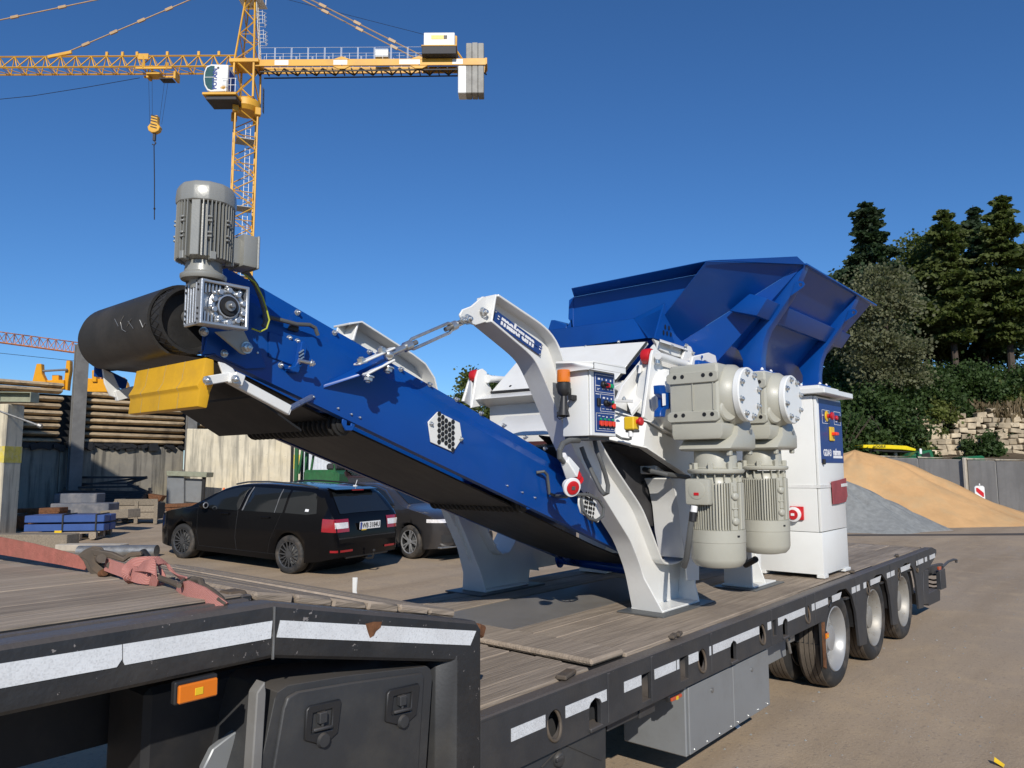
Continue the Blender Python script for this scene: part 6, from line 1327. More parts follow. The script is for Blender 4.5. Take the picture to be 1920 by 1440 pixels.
b = MB(); b.cyl((4.655,2.33,1.60),(4.65,2.335,1.55),.022,12); part('gland', b, M['white_mark'], gm1); b = MB(); b.tube([V((4.65,2.335,1.56)),V((4.64,2.35,1.48)),V((4.645,2.37,1.38)),V((4.66,2.40,1.26)),V((4.70,2.44,1.2))],.02,10); part('cable', b, M['cable'], gm1); b = MB(); b.cyl((4.65,2.335,1.56),(4.645,2.34,1.50),.026,12); part('cable_clamp', b, M['ink'], gm1)
gm1.location = gm1.location+V((-.135,-.06,0))
b = MB(); b.lathe((4.80,2.62,2.32),(0,-1,0),[(.235,0),(.235,.03),(.215,.05),(.2,.19)],40); part('drive_flange', b, M['white'], hs, ang=30); b = MB(); b.lathe((5.60,2.62,2.34),(0,-1,0),[(.235,0),(.235,.03),(.2,.19)],36); part('drive_flange', b, M['white'], hs, ang=30)
b = MB(); b.bx(5.3,6.6,2.62,2.68,1.2,2.5); part('rear_side_plate', b, M['white'], hs, .004)
b = MB(); b.bx(5.2,5.6,2.40,2.48,2.50,2.56); part('guard_strip', b, M['white'], hs, .004)
for i in range(14): 
    t_ = i/13; p = OY(2.42,1350+43*t_,693+12*t_); b = MB(); b.box(p,(.018,.06,.045),Matrix.Rotation(.4,3,'Y')); part('red_coil_guard', b, M['red'], hs, .004)
b = MB(); b.tube([V((5.55,2.3,1.16)),V((5.65,2.42,1.1)),V((5.85,2.52,1.16)),V((5.95,2.55,1.35))],.024,10); part('cable', b, M['dark'], SH)
# rear foot
b = MB(); b.prism([V((5.98,2.5,.872)),V((6.45,2.5,.872)),V((6.45,2.78,.872)),V((5.98,2.78,.872))],(0,0,.014)); b.bx(5.99,6.01,2.52,2.76,.88,1.9); b.bx(6.0,6.44,2.62,2.64,.88,1.9); b.prism([V((6.22,2.50,.886)),V((6.22,2.62,.886)),V((6.22,2.62,1.25))],(.012,0,0)); part('rear_foot', b, M['white'], SH, .003)
b = MB(); b.bx(5.95,6.45,3.9,4.2,.872,1.9); part('rear_foot', b, M['white'], SH, .004)
b = MB(); b.box((6.2,2.63,.866),(.62,.36,.012)); tag(part('rubber_mat', b, M['cable'], None, .003), 'grey rubber mat under the rear foot beside the white cabinet', 'mat', 'rubber mats under the shredder feet')
# ---- hopper
hp_ = None
A_, B_, C_, D_ = OX(5.15,1076,557), OX(5.15,1316,513), V((5.72,1.90,3.39)), V((7.55,1.90,3.39))
E_, E2, A2, F_ = V((5.15,2.82,2.995)), V((5.15,2.9,2.85)), V((5.15,3.67,2.80)), V((5.372,2.765,2.848))
H1, H2 = V((5.55,2.62,2.62)), V((7.5,2.62,2.62)); A3, D3 = V((7.55,3.67,3.39)), V((7.5,3.6,2.6))
b = MB(); b.prism([A_,B_,E_,E2,A2],(.008,0,0)); hp_ = part('hopper', b, M['blue'], SH, .002)
nf = (C_-B_).cross(E_-B_).normalized(); nf = nf if nf.x < 0 else -nf
Bo = OX(4.99,1325,489.5); Lp = OX(5.60,1495,480.5)
b = MB(); b.prism([Bo,C_,F_,E_],-nf*.008); part('corner_panel', b, M['blue'], hp_, .002)
b = MB(); b.add([C_,D_,H2,H1],[(0,1,2,3)]); b.add([F_,C_,H1],[(0,1,2)]); b.add([E_,F_,H1,E2],[(0,1,2,3)]); o_ = V((0,.01,.006)); b.add([C_+o_,D_+o_,H2+o_,H1+o_],[(0,1,2,3)]); part('flared_wing', b, M['blue'], hp_, ang=5)
b = MB(); b.prism([D_,A3,D3,H2],(.008,0,0)); b.prism([A_,A3,D3,A2],(0,.008,0)); part('rear_panel', b, M['blue'], hp_)
Ao, Bo = OX(4.99,1071,541), OX(4.99,1325,489.5)
b = MB(); b.prism([A_,B_,Bo,Ao],(.008,0,.006)); part('rim_lip', b, M['blue'], hp_, .002)
dn = (C_-B_).normalized(); o_ = V((-dn.y*-1,dn.x*-1,0)); o_ = V((-.68,-.73,0)) if 0 else V((dn.y,-dn.x,0)).normalized(); o_ = o_ if o_.x < 0 else -o_
b = MB(); b.prism([Bo+o_*.02,C_+o_*.03+V((0,0,-.005)),C_+V((0,0,.01)),Lp],-o_*.01); part('rim_lip', b, M['blue'], hp_, .002)
b = MB(); b.bar(C_+V((0,-.012,.002)),D_+V((.12,-.012,.002)),.03,.014); part('rim_lip', b, M['blue'], hp_, .002)
b = MB(); b.prism([A_+V((-.005,.005,.0)),A_+V((-.005,.05,-.02)),A_+V((-.005,.06,-.18)),A_+V((-.005,.03,-.22)),A_+V((-.005,.03,-.4)),A_+V((-.005,.005,-.42))],(.05,0,0)); part('edge_stiffener', b, M['blue'], hp_, .003)
lp = [(1.885,3.40),(1.945,3.275),(2.013,3.16),(2.13,3.01),(2.20,2.92),(2.24,2.825),(2.262,2.70),(2.265,2.60),(2.415,2.60),(2.41,2.697),(2.443,2.78),(2.497,2.832),(2.52,2.85),(2.35,2.93),(2.223,3.03),(2.166,3.19),(2.08,3.31)]
for x in (5.72, 7.08):
    b = MB(); b.prism([V((x,y,z)) for y, z in lp],(.10,0,0)); lg = part('hopper_leg', b, M['blue'], hp_, .004, seg=2)
    b = MB(); b.bx(x-.05,x+.2,2.22,2.46,2.588,2.602); part('leg_base', b, M['blue'], lg, .003)
    for dx_, dy_ in ((-.02,2.25),(-.02,2.42),(.16,2.25),(.16,2.42)): bolt(lg, V((x+dx_,dy_,2.602)), .012, (0,0,1), .006, M['white_mark'])
    b = MB(); e0 = V((x-.012,1.93,3.30)); pts = [(1.955,3.255),(1.90,3.235),(1.885,3.25),(1.885,3.275),(1.90,3.288),(1.94,3.285)]
    b.prism([V((x-.012,y,z)) for y, z in ((2.005,3.16),(1.93,3.20),(1.905,3.215),(1.895,3.235),(1.905,3.258),(1.93,3.266),(1.965,3.262))],(.014,0,0),[[V((x-.012,1.925+.014*cos(2*pi*k/12),3.235+.014*sin(2*pi*k/12))) for k in range(12)]]); part('lifting_lug', b, M['blue'], lg, .002)
b = MB(); b.loft([[V((5.46,y,z)) for y, z in ((2.18,2.99),(2.09,3.11),(2.23,3.17),(2.40,3.06))],[V((7.55,y,z)) for y, z in ((2.18,2.99),(2.09,3.11),(2.23,3.17),(2.40,3.06))]]); part('stiffener_beam', b, M['blue'], hp_, .01, seg=2)
for x0_, x1_ in ((5.05,5.68),(5.78,7.0)):
    b = MB(); b.bx(x0_,x1_,2.46,2.60,2.46,2.64); part('base_beam', b, M['blue'], hp_, .03, seg=3)
b = MB(); b.bx(5.1,7.3,2.62,4.1,2.45,2.66); part('hopper_neck', b, M['blue'], hp_, .006)
for x_ in (5.685,7.005): b = MB(); b.bx(x_,x_+.05,2.47,2.6,2.46,2.66); part('beam_end', b, M['dark'], hp_, .02, seg=2)
# guard over the inlet
ga, gb_, gc, gd, ge, gf, gg, gh = OX(5.06,1046,655), OX(5.06,1215,633.5), OY(2.78,1227,634), OY(2.78,1245,569), OY(2.78,1276,577), OY(2.78,1284,655), OX(5.10,1188,597), OX(5.10,1024,620)
for pts, nm in (([ga,gb_,gg,gh],'guard_panel'),([gb_,gc,gd,gg],'guard_corner'),([gc,gf,ge,gd],'guard_side')):
    b = MB(); b.prism(pts,(.012,.012,0)); o = part(nm, b, M['blue'], hp_, .002)
b = MB(); b.add([gg,gh,gh+V((.3,0,.02)),gg+V((.3,0,.0))],[(0,1,2,3)]); b.add([gg,gd,ge,gg+V((.3,0,0))],[(0,1,2,3)]); part('guard_top', b, M['blue'], hp_)
b = MB(); b.prism([OX(5.2,1027,619),OX(5.2,1033,600),OX(5.2,1040,600),OX(5.2,1062,610),OX(5.2,1062,622)],(.2,0,0)); part('guard_box', b, M['blue'], hp_, .004)
b = MB(); b.prism([OX(5.145,1062,615),OX(5.145,1072,596),OX(5.145,1076,620)],(.1,0,0)); part('guard_box', b, M['blue'], hp_, .004)
b = MB()
for px, py in ((1247.5,613),(1254.5,615),(1244.5,623.5),(1251,625),(1258,627)):
    c = OY(2.776,px,py); b.prism([c+V((.0135*sin(pi/3*k),0,.021*cos(pi/3*k))) for k in range(6)],(0,-.001,0))
part('honeycomb_hole', b, M['ink'], hp_, smooth=False)
for px, py, y in ((1098,650,0),(1160,641,0),(1226,633,0)): bolt(hp_, OX(5.05,px,py), .009, (-1,0,0), .003)
# bracket carrying the first hopper leg
b = MB(); b.bx(5.62,5.98,2.20,2.50,2.568,2.588); b.bx(5.66,5.70,2.24,2.5,2.40,2.568); b.bx(5.88,5.92,2.24,2.5,2.40,2.568); b.prism([V((5.93,2.22,2.568)),V((5.93,2.5,2.568)),V((5.93,2.5,2.40))],(.012,0,0)); part('leg_bracket', b, M['white'], hs, .003)
# ---- switch cabinet
cx0, cx1, cy0, cy1 = 6.89, 7.61, 2.24, 2.86
zs, ztp = OY(cy0,1548,997).z, 2.49
b = MB(); b.bx(cx0,cx1,cy0,cy1,.90,zs-.004); sc_ = part('switch_cabinet', b, M['white_cab'], SH, .006, seg=2)
b = MB(); b.bx(cx0,cx1,cy0+.028,cy1,zs,ztp); part('cabinet_body', b, M['white_cab'], sc_, .006, seg=2)
b = MB(); b.bx(cx0+.004,cx1-.002,cy0,cy0+.024,zs+.004,ztp-.004); part('cabinet_door', b, M['white_cab'], sc_, .005, seg=2)
b = MB(); b.bx(cx0-.06,cx1+.07,cy0-.10,cy1+.05,ztp+.012,ztp+.062); part('cabinet_roof', b, M['white_cab'], sc_, .006); b = MB(); b.bx(cx0+.05,cx1-.1,cy0-.02,cy1-.2,ztp+.062,2.588); part('roof_pad', b, M['white_cab'], sc_, .004)
b = MB(); b.bx(cx0+.01,cx0+.15,cy0+.01,cy0+.07,.872,.9); b.bx(cx1-.15,cx1+.02,cy0-.01,cy0+.07,.872,.9); b.bx(cx0-.01,cx0+.1,cy1-.1,cy1,.872,.9); b.bx(cx0-.01,cx0+.09,cy0-.01,cy0+.06,.872,.9); part('cabinet_foot', b, M['white_cab'], sc_, .003)
zq = lambda py: OY(cy0,1560,py).z
px0, px1, pz0, pz1 = cx0+.075, cx1-.004, zq(868), zq(752)
b = MB(); b.bx(px0,px1,cy0-.004,cy0-.0005,pz0,pz1); bp_ = part('blue_panel', b, M['panel_blue'], sc_, .001)
def cp_(u, v): return V((px0+(px1-px0)*u, cy0-.0045, pz1-(pz1-pz0)*v))
b = MB()
for u0, v0, u1, v1 in ((.11,.17,.43,.38),(.64,.17,.94,.38)):
    for a, c in (((u0,v0),(u1,v0)),((u1,v0),(u1,v1)),((u1,v1),(u0,v1)),((u0,v1),(u0,v0))): b.bar(cp_(*a)+V((0,-.0006,0)),cp_(*c)+V((0,-.0006,0)),.001,.004)
for u, v, w_ in ((.24,.345,.1),(.71,.33,.07),(.84,.33,.06),(.44,.60,.16),(.12,.255,.05)): b.box(cp_(u+w_/2,v),(w_*(px1-px0),.001,.008))
part('panel_print', b, M['white_mark'], bp_, smooth=False)
c = cp_(.30,.265); b = MB(); b.lathe(c,(0,-1,0),[(.05,0),(.05,.006),(.045,.01)],24); part('button_collar', b, M['yellow'], bp_); b = MB(); b.lathe(c,(0,-1,0),[(.02,.008),(.02,.04),(.036,.045),(.034,.062),(0,.066)],20); part('red_button', b, M['red'], bp_)
c = cp_(.72,.27); b = MB(); b.lathe(c,(0,-1,0),[(.022,0),(.022,.012),(.016,.02),(0,.02)],16); part('red_lamp', b, M['red'], bp_); c = cp_(.86,.28); b = MB(); b.box(c+V((0,-.01,0)),(.05,.02,.055)); part('switch_knob', b, M['ink'], bp_, .003)
c = cp_(.46,.54); b = MB(); b.box(c+V((0,-.008,0)),(.12,.016,.13)); part('switch_plate', b, M['yellow'], bp_, .004); b = MB(); b.box(c+V((.01,-.035,.0)),(.075,.05,.03)); part('switch_handle', b, M['signal_red'], bp_, .006)
text('GDA3', .085, bp_, 'lettering', M['white_mark'], cp_(.09,.89), (1,0,0), (0,0,1), .001, sx=1.0, bold=.002)
text('makrum', .085, bp_, 'lettering', M['white_mark'], cp_(.52,.875), (1,0,0), (0,0,1), .001, sx=.8, bold=.003); b = MB(); b.box(cp_(.73,.905)+V((0,-.0006,0)),(.27,.001,.022)); part('panel_print', b, M['white_mark'], bp_)
b = MB(); b.box(V((px0+.03,cy0-.012,pz0+.01)),(.035,.03,.05)); part('door_lock', b, M['ink'], sc_, .006)
c = OX(cx0,1491,963); b = MB(); b.box(c+V((-.012,-.02,.005)),(.025,.12,.12)); part('socket_base', b, M['red'], sc_, .004); b = MB(); b.lathe(c,(-1,0,-.1),[(.062,.02),(.066,.04),(.066,.055),(.045,.06)],28); part('socket_ring', b, M['white_mark'], sc_); b = MB(); b.lathe(c,(-1,0,-.1),[(.046,.045),(.044,.066),(0,.066)],24); part('socket_cap', b, M['red'], sc_); b = MB(); b.box(c+V((-.067,0,-.005)),(.004,.03,.022)); part('socket_mark', b, M['white_mark'], sc_)
zf = OY(cy0,1560,911).z
b = MB(); b.bx(cx0-.004,cx0-.001,cy0-.003,cy1,zf-.014,zf+.014); b.bx(cx0-.004,cx1+.004,cy0-.006,cy0-.002,zf-.014,zf+.014); tag(part('stretch_band', b, M['foil'], None), 'shiny pale band wrapped round the white cabinet', 'band')
b = MB(); q = [OY(cy0-.012,*p) for p in ((1558,903),(1572,900),(1585,896),(1586,912),(1588,930),(1585,941),(1570,945),(1561,946),(1560,926))]; b.prism(q,(0,-.008,0)); tag(part('red_pad', b, M['cloth_red'], None, .003), 'dull red cloth pad tucked under the band on the cabinet', 'pad')
b = MB(); b.bar(V((7.43,cy0-.022,zf)),V((7.62,cy0-.022,zf+.004)),.004,.03); tag(part('band_end', b, M['foil'], None, .002), 'knotted end of the shiny band over the red pad', 'band')
# ================================================================== PARKED CARS
mat('window', (.012,.014,.015), .05, var=.02, spec=.8, rvar=.02)
def interp(x, tab):
    if x <= tab[0][0]: return tab[0][1]
    for (a, u), (c, v) in zip(tab, tab[1:]):
        if x <= c: return u+(v-u)*(x-a)/(c-a)
    return tab[-1][1]
class Car:
    def __init__(s, top, wid, bot, belt, paint): s.top, s.wid, s.bot, s.belt, s.paint = top, wid, bot, belt, paint; s.L = top[-1][0]
    def zt(s, x): return interp(x, s.top)
    def hw(s, x, z):
        W = interp(x, s.wid); zb = s.belt(x)
        if z <= zb: return W*(1-.085*((.62-z)/.6)**2 if z < .62 else 1-.02*((z-.62)/.35)**2)
        return W*.98-(z-zb)*.38-.25*max(0, z-zb-.28)
    def body(s, root):
        xs = sorted(set([0,.01,.03,.06,.1,.15,.2,.27,.34,.42,.5,.6,.75,.9]+[1+i*.15 for i in range(17)]+[3.5,3.6,3.7,3.85,4.0,4.1,4.2,4.3,4.38,4.45,4.52,4.58,4.62,s.L])); rings = []
        xs = [x for x in xs if x <= s.L]
        for x in xs:
            zt = s.zt(x); zb = interp(x, s.bot); zb = min(zb, zt-.1); bl = min(s.belt(x), zt-.03); r = []
            for i in range(7): z = zb+(bl-zb)*i/6; r.append((s.hw(x,z), z))
            zu = max(bl+.005, zt-.035)
            for i in range(1,5): z = bl+(zu-bl)*i/4; r.append((s.hw(x,z), z))
            h = s.hw(x,zu); r += [(h*.93, zt-.012), (h*.75, zt), (h*.4, zt+.008)]
            rings.append([V((x,-y,z)) for y, z in r]+[V((x,0,zt+.01))]+[V((x,y,z)) for y, z in reversed(r)])
        b = MB(); b.loft(rings); o = part('body', b, M[s.paint], root, ang=42); return o
    def side(s, b, poly, off, sides=(1,-1), nx=10, nz=4):
        x0, x1 = min(p[0] for p in poly), max(p[0] for p in poly)
        def span(x):
            zs = []
            n = len(poly)
            for i in range(n):
                (a, u), (c, v) = poly[i], poly[(i+1) % n]
                if a == c: continue
                if min(a,c)-1e-9 <= x <= max(a,c)+1e-9: zs.append(u+(v-u)*(x-a)/(c-a))
            return min(zs), max(zs)
        for sd in sides:
            g = []
            for i in range(nx+1):
                x = x0+(x1-x0)*min(max(i/nx,.002),.998); lo, hi = span(x); g.append([V((x, sd*(s.hw(x,lo+(hi-lo)*j/nz)+off), lo+(hi-lo)*j/nz)) for j in range(nz+1)])
            b.add([p for r in g for p in r], [(i*(nz+1)+j,(i+1)*(nz+1)+j,(i+1)*(nz+1)+j+1,i*(nz+1)+j+1) for i in range(nx) for j in range(nz)])
        return b
    def topx(s, z, front):
        t = s.top
        seq = list(zip(t, t[1:])) if not front else list(zip(t, t[1:]))[::-1]
        for (a, u), (c, v) in seq:
            if min(u,v)-1e-9 <= z <= max(u,v)+1e-9 and u != v: return a+(c-a)*(z-u)/(v-u)
        return t[0][0] if not front else t[-1][0]
    def endpatch(s, b, z0, z1, w0, w1, front, off=.006, n=6):
        g = []
        for i in range(n+1):
            z = z0+(z1-z0)*i/n; x = s.topx(z, front)+(off if front else -off); W = (w0+(w1-w0)*i/n)
            g.append([V((x, -W+2*W*j/8, z+.006+(.006 if abs(j-4) < 3 else 0))) for j in range(9)])
        b.add([p for r in g for p in r], [(i*9+j,(i+1)*9+j,(i+1)*9+j+1,i*9+j+1) for i in range(n) for j in range(8)]); return b
    def wrap(s, b, z0, z1, xin, yin, sd, front, off=.006, nz=4):
        g = []
        for k in range(nz+1):
            z = z0+(z1-z0)*k/nz; xe = s.topx(max(z, s.top[0][1]) if not front else z, front); dirn = -1 if front else 1; row = []
            xi = xin if not front else s.L-xin
            for i in range(7):
                x = xi+(xe+dirn*.012-xi)*i/6; row.append(V((x, sd*(s.hw(x,z)+off), z)))
            h = s.hw(xe+dirn*.005, z)
            for i in range(1,5): y = h-(h-yin)*i/4; row.append(V((xe-dirn*(off+.004), sd*y, z)))
            g.append(row)
        m_ = len(g[0]); b.add([p for r in g for p in r], [(i*m_+j,(i+1)*m_+j,(i+1)*m_+j+1,i*m_+j+1) for i in range(nz) for j in range(m_-1)]); return b
    def wheels(s, root, bodyo, xr, xf, r, rimmat, spokes, twin=False):
        cb = MB()
        for x in (xr, xf):
            for sd in (1,-1): cb.cyl((x, sd*.60, r+.01), (x, sd*1.2, r+.01), r*1.13, 32)
        cut = part('wheel_cutter', cb, None, None); boolean_cut(bodyo, cut)
        for x in (xr, xf):
            for sd in (1,-1):
                c = V((x, sd*(s.hw(x,.5)-.01), r)); ax = V((0,-sd,0))
                b = MB(); b.lathe(c, ax, [(r*.70,.01),(r*.80,-.002),(r*.94,.006),(r*.985,.02),(r,.035),(r,.19),(r*.97,.21),(r*.7,.215)], 40, cap=False); w = part('wheel', b, M['tyre'], root)
                b = MB(); b.lathe(c, ax, [(r*.715,.012),(r*.70,.004),(r*.675,.01),(r*.655,.03),(r*.64,.12),(0,.125)], 36, cap=False); part('rim_barrel', b, M['dark'], w)
                b = MB(); b.lathe(c, ax, [(r*.715,.010),(r*.705,.002),(r*.67,.008),(r*.665,.02)], 36, cap=False); b.lathe(c, ax, [(r*.18,.03),(r*.17,.012),(0,.010)], 16)
                for i in range(spokes):
                    a0 = 2*pi*i/spokes
                    for da in ((-.11,.11) if twin else (0,)):
                        a = a0+da; d1 = V((cos(a),0,sin(a))); b.bar(c+d1*r*.15+ax*.022, c+V((cos(a0+da*1.6),0,sin(a0+da*1.6)))*r*.68+ax*.012, r*.055 if not twin else r*.075, .016, (0,1,0))
                part('rim', b, M[rimmat], w)
                b = MB(); b.lathe(c+ax*.10,ax,[(r*.5,0),(r*.5,.02),(0,.02)],24); part('brake_disc', b, M['steel_dull'], w)
        for x in (xr, xf): b = MB(); b.lathe((x,-.62,r+.01),(0,1,0),[(r*1.12,0),(r*1.12,1.24)],28); part('wheel_well', b, M['dark'], root)
def seam(car, root, pts, sides=(1,-1)):
    for sd in sides:
        b = MB(); q = []
        for (x0,z0),(x1,z1) in zip(pts, pts[1:]):
            for i in range(5): t = i/4; x, z = x0+(x1-x0)*t, z0+(z1-z0)*t; q.append(V((x, sd*(car.hw(x,z)+.0006), z)))
        b.tube(q, .0035, 4); part('panel_gap', b, M['ink'], root)
BOT = [(0,.34),(.3,.26),(.7,.2),(4.0,.19),(4.4,.22),(4.66,.28)]
# --- black estate
oct_ = Car([(0,.58),(.015,.72),(.05,.93),(.09,1.02),(.40,1.375),(.47,1.42),(.60,1.437),(1.0,1.455),(1.8,1.462),(2.3,1.44),(2.6,1.395),(2.85,1.32),(3.50,.995),(3.62,.965),(4.1,.875),(4.4,.78),(4.56,.64),(4.64,.5),(4.66,.4)],
    [(0,.74),(.03,.80),(.1,.85),(.25,.885),(.6,.90),(3.9,.90),(4.15,.875),(4.35,.81),(4.5,.70),(4.6,.56),(4.66,.42)], BOT, lambda x: .985-.012*max(0,x-1), 'car_black')
bc = thing('black_estate_car', 'black estate car with dark multi-spoke wheels, roof rails and tow bar', 'car', (0,0,0), 'cars parked in the yard')
bo = oct_.body(bc); oct_.wheels(bc, bo, .98, 3.67, .318, 'rim_dark', 15)
def carwin(car, root, polys, label=None):
    for pl in polys:
        for sd in (1,-1): b = MB(); car.side(b, pl, .004, (sd,)); part('side_window', b, M['window'], root)
carwin(oct_, bc, [[(.42,1.03),(.52,1.33),(.66,1.365),(1.12,1.375),(1.12,1.00),(.62,1.0)],[(1.17,.995),(1.17,1.375),(1.34,1.385),(1.34,.99)],[(1.37,.99),(1.37,1.385),(2.05,1.385),(2.12,.975)],[(2.20,.97),(2.13,1.385),(2.45,1.36),(2.80,1.27),(3.30,.985),(3.05,.965)]])
b = MB(); oct_.endpatch(b, 1.03, 1.365, .66, .56, False, .008); part('rear_window', b, M['window'], bc)
b = MB(); oct_.endpatch(b, 1.01, 1.31, .70, .58, True, .008); part('windscreen', b, M['window'], bc)
for sd in (1,-1):
    b = MB(); oct_.wrap(b, .745, .955, .27, .50, sd, False); tl = part('tail_lamp', b, M['tail_red'], bc, label='left tail lamp' if sd > 0 else 'right tail lamp')
    b = MB(); oct_.wrap(b, .805, .90, .045, .52, sd, False, .009); part('reversing_lamp', b, M['lamp_clear'], tl)
    b = MB(); oct_.wrap(b, .42, .455, .10, .42, sd, False); part('reflector', b, M['tail_red'], bc)
    b = MB(); b.tube([V((x, sd*(oct_.hw(x, oct_.zt(x)-.04)-.045), oct_.zt(x)+.028*sin(pi*min(1,max(0,(x-.7)/1.9)))**.3)) for x in [.62+i*.13 for i in range(16)]], .015, 8); part('roof_rail', b, M['black_plastic'] if sd < 0 else M['chrome'] if 0 else M['rim_dark'], bc)
    b = MB(); y = sd*(oct_.hw(3.0,.98)+.10); b.lathe((2.98,y,1.02),(1,0,0),[(.02,-.02),(.065,0),(.075,.05),(.06,.1),(.02,.12)],12); b.bar((3.03,sd*oct_.hw(3,.95),.97),(3.03,y,1.0),.04,.03); part('door_mirror', b, M['car_black'], bc)
    b = MB(); b.lathe((2.975,y,1.02),(-1,0,0),[(.058,0),(.055,.006),(0,.006)],12); part('mirror_glass', b, M['rim_silver'], bc)
    for x in (1.55, 2.55): b = MB(); b.bar((x-.1,sd*(oct_.hw(x,.9)+.015),.9),(x+.1,sd*(oct_.hw(x,.9)+.015),.895),.03,.028); part('door_handle', b, M['car_black'], bc, .006)
    b = MB(); oct_.side(b, [(2.115,.98),(2.055,1.385),(2.085,1.385),(2.15,.98)], .006, (sd,)); oct_.side(b, [(1.345,.99),(1.342,1.385),(1.362,1.385),(1.365,.99)], .006, (sd,)); part('window_pillar', b, M['steel_dull'], bc)
for pts in ([(2.18,1.37),(2.24,.95),(2.26,.5),(2.22,.28)],[(1.2,.98),(1.30,.75),(1.42,.5),(1.46,.30)],[(3.28,.96),(3.25,.5),(3.2,.28)],[(1.2,.30),(3.2,.28)],[(3.3,.955),(4.0,.86)]): seam(oct_, bc, pts)
b = MB(); b.box((-.012,0,.825),(.012,.535,.125)); npb = part('number_plate', b, M['plate_white'], bc, .003, label='white number plate reading WB 3184U')
b = MB(); b.box((-.019,.245,.825),(.003,.042,.114)); part('plate_band', b, M['plate_blue'], npb)
text('WB 3184U', .118, npb, 'lettering', M['ink'], (-.0195,.215,.786), (0,-1,0), (0,0,1), .0008, sx=.86, bold=.002)
b = MB(); b.box((-.016,.16,.755),(.004,.12,.016)); part('plate_sticker', b, M['yellow'], npb)
b = MB(); b.bar((.015,-.74,.64),(.015,.74,.64),.02,.03,(0,0,1)); part('bumper_step', b, M['black_plastic'], bc, .006)
b = MB(); b.tube([V((.25,0,.30)),V((.0,0,.26)),V((-.10,0,.28)),V((-.12,0,.36))],.019,8); b.ball((-.12,0,.40),.028,10,6); part('tow_bar', b, M['dark'], bc)
b = MB(); b.bar((.03,-.55,.34),(.03,.55,.34),.04,.07,(0,0,1)); part('rear_diffuser', b, M['black_plastic'], bc, .01)
b = MB(); b.tube([V((.155,-.02,1.10)),V((.165,-.2,1.11)),V((.165,-.36,1.10))],.012,6); part('wiper', b, M['dark'], bc)
b = MB(); b.prism([V((.30,-.56,1.40)),V((.30,.56,1.40)),V((.50,.56,1.425)),V((.50,-.56,1.425))],(0,0,.02)); part('spoiler', b, M['car_black'], bc, .01); b = MB(); b.box((.298,0,1.405),(.006,.3,.018)); part('brake_light', b, M['tail_red'], bc)
b = MB(); b.tube([V((.62,-.30,1.44)),V((.58,-.30,1.56))],.006,6); b.box((.62,-.30,1.45),(.06,.04,.03)); part('antenna', b, M['white_mark'], bc)
b = MB(); oct_.side(b, [(.60,1.05),(.60,1.09),(.68,1.09),(.68,1.05)], .007, (1,)); part('window_sticker', b, M['white_mark'], bc)
b = MB(); b.box((.03,-.5,.70),(.01,.09,.025)); part('badge', b, M['chrome'], bc, .003)
bc.location = (8.36,10.32,.062); dv_ = V((-.198,.980,.040)).normalized(); lf = V((0,0,1)).cross(dv_).normalized(); up_ = dv_.cross(lf); mrot = Matrix((dv_,lf,up_)).transposed(); bc.rotation_euler = mrot.to_euler()
# --- grey hatchback facing this way with its tailgate open
BOT2 = [(0,.34),(.3,.26),(.7,.2),(3.8,.19),(4.15,.22),(4.33,.30)]
kia = Car([(0,.58),(.02,.8),(.08,1.0),(.36,1.33),(.5,1.385),(.9,1.42),(1.6,1.45),(2.1,1.43),(2.4,1.38),(2.65,1.30),(3.22,1.02),(3.35,.985),(3.8,.90),(4.05,.82),(4.2,.70),(4.28,.56),(4.33,.42)],
    [(0,.74),(.03,.80),(.1,.85),(.25,.885),(.6,.90),(3.55,.90),(3.8,.88),(4.0,.82),(4.15,.73),(4.26,.58),(4.33,.44)], BOT2, lambda x: .99-.012*max(0,x-1), 'car_grey')
kc = thing('grey_hatchback', 'dark grey hatchback with silver wheels, facing the trailer with its tailgate raised', 'car', (0,0,0), 'cars parked in the yard')
ko = kia.body(kc); kia.wheels(kc, ko, .86, 3.44, .318, 'rim_silver', 5, True)
carwin(kia, kc, [[(.5,1.05),(.62,1.3),(1.0,1.36),(1.02,1.0),(.7,1.0)],[(1.07,1.0),(1.07,1.365),(1.82,1.375),(1.88,.985)],[(1.96,.98),(1.9,1.37),(2.2,1.35),(2.55,1.27),(3.0,1.0),(2.8,.975)]])
b = MB(); kia.endpatch(b, 1.03, 1.33, .70, .57, True, .008); part('windscreen', b, M['window'], kc)
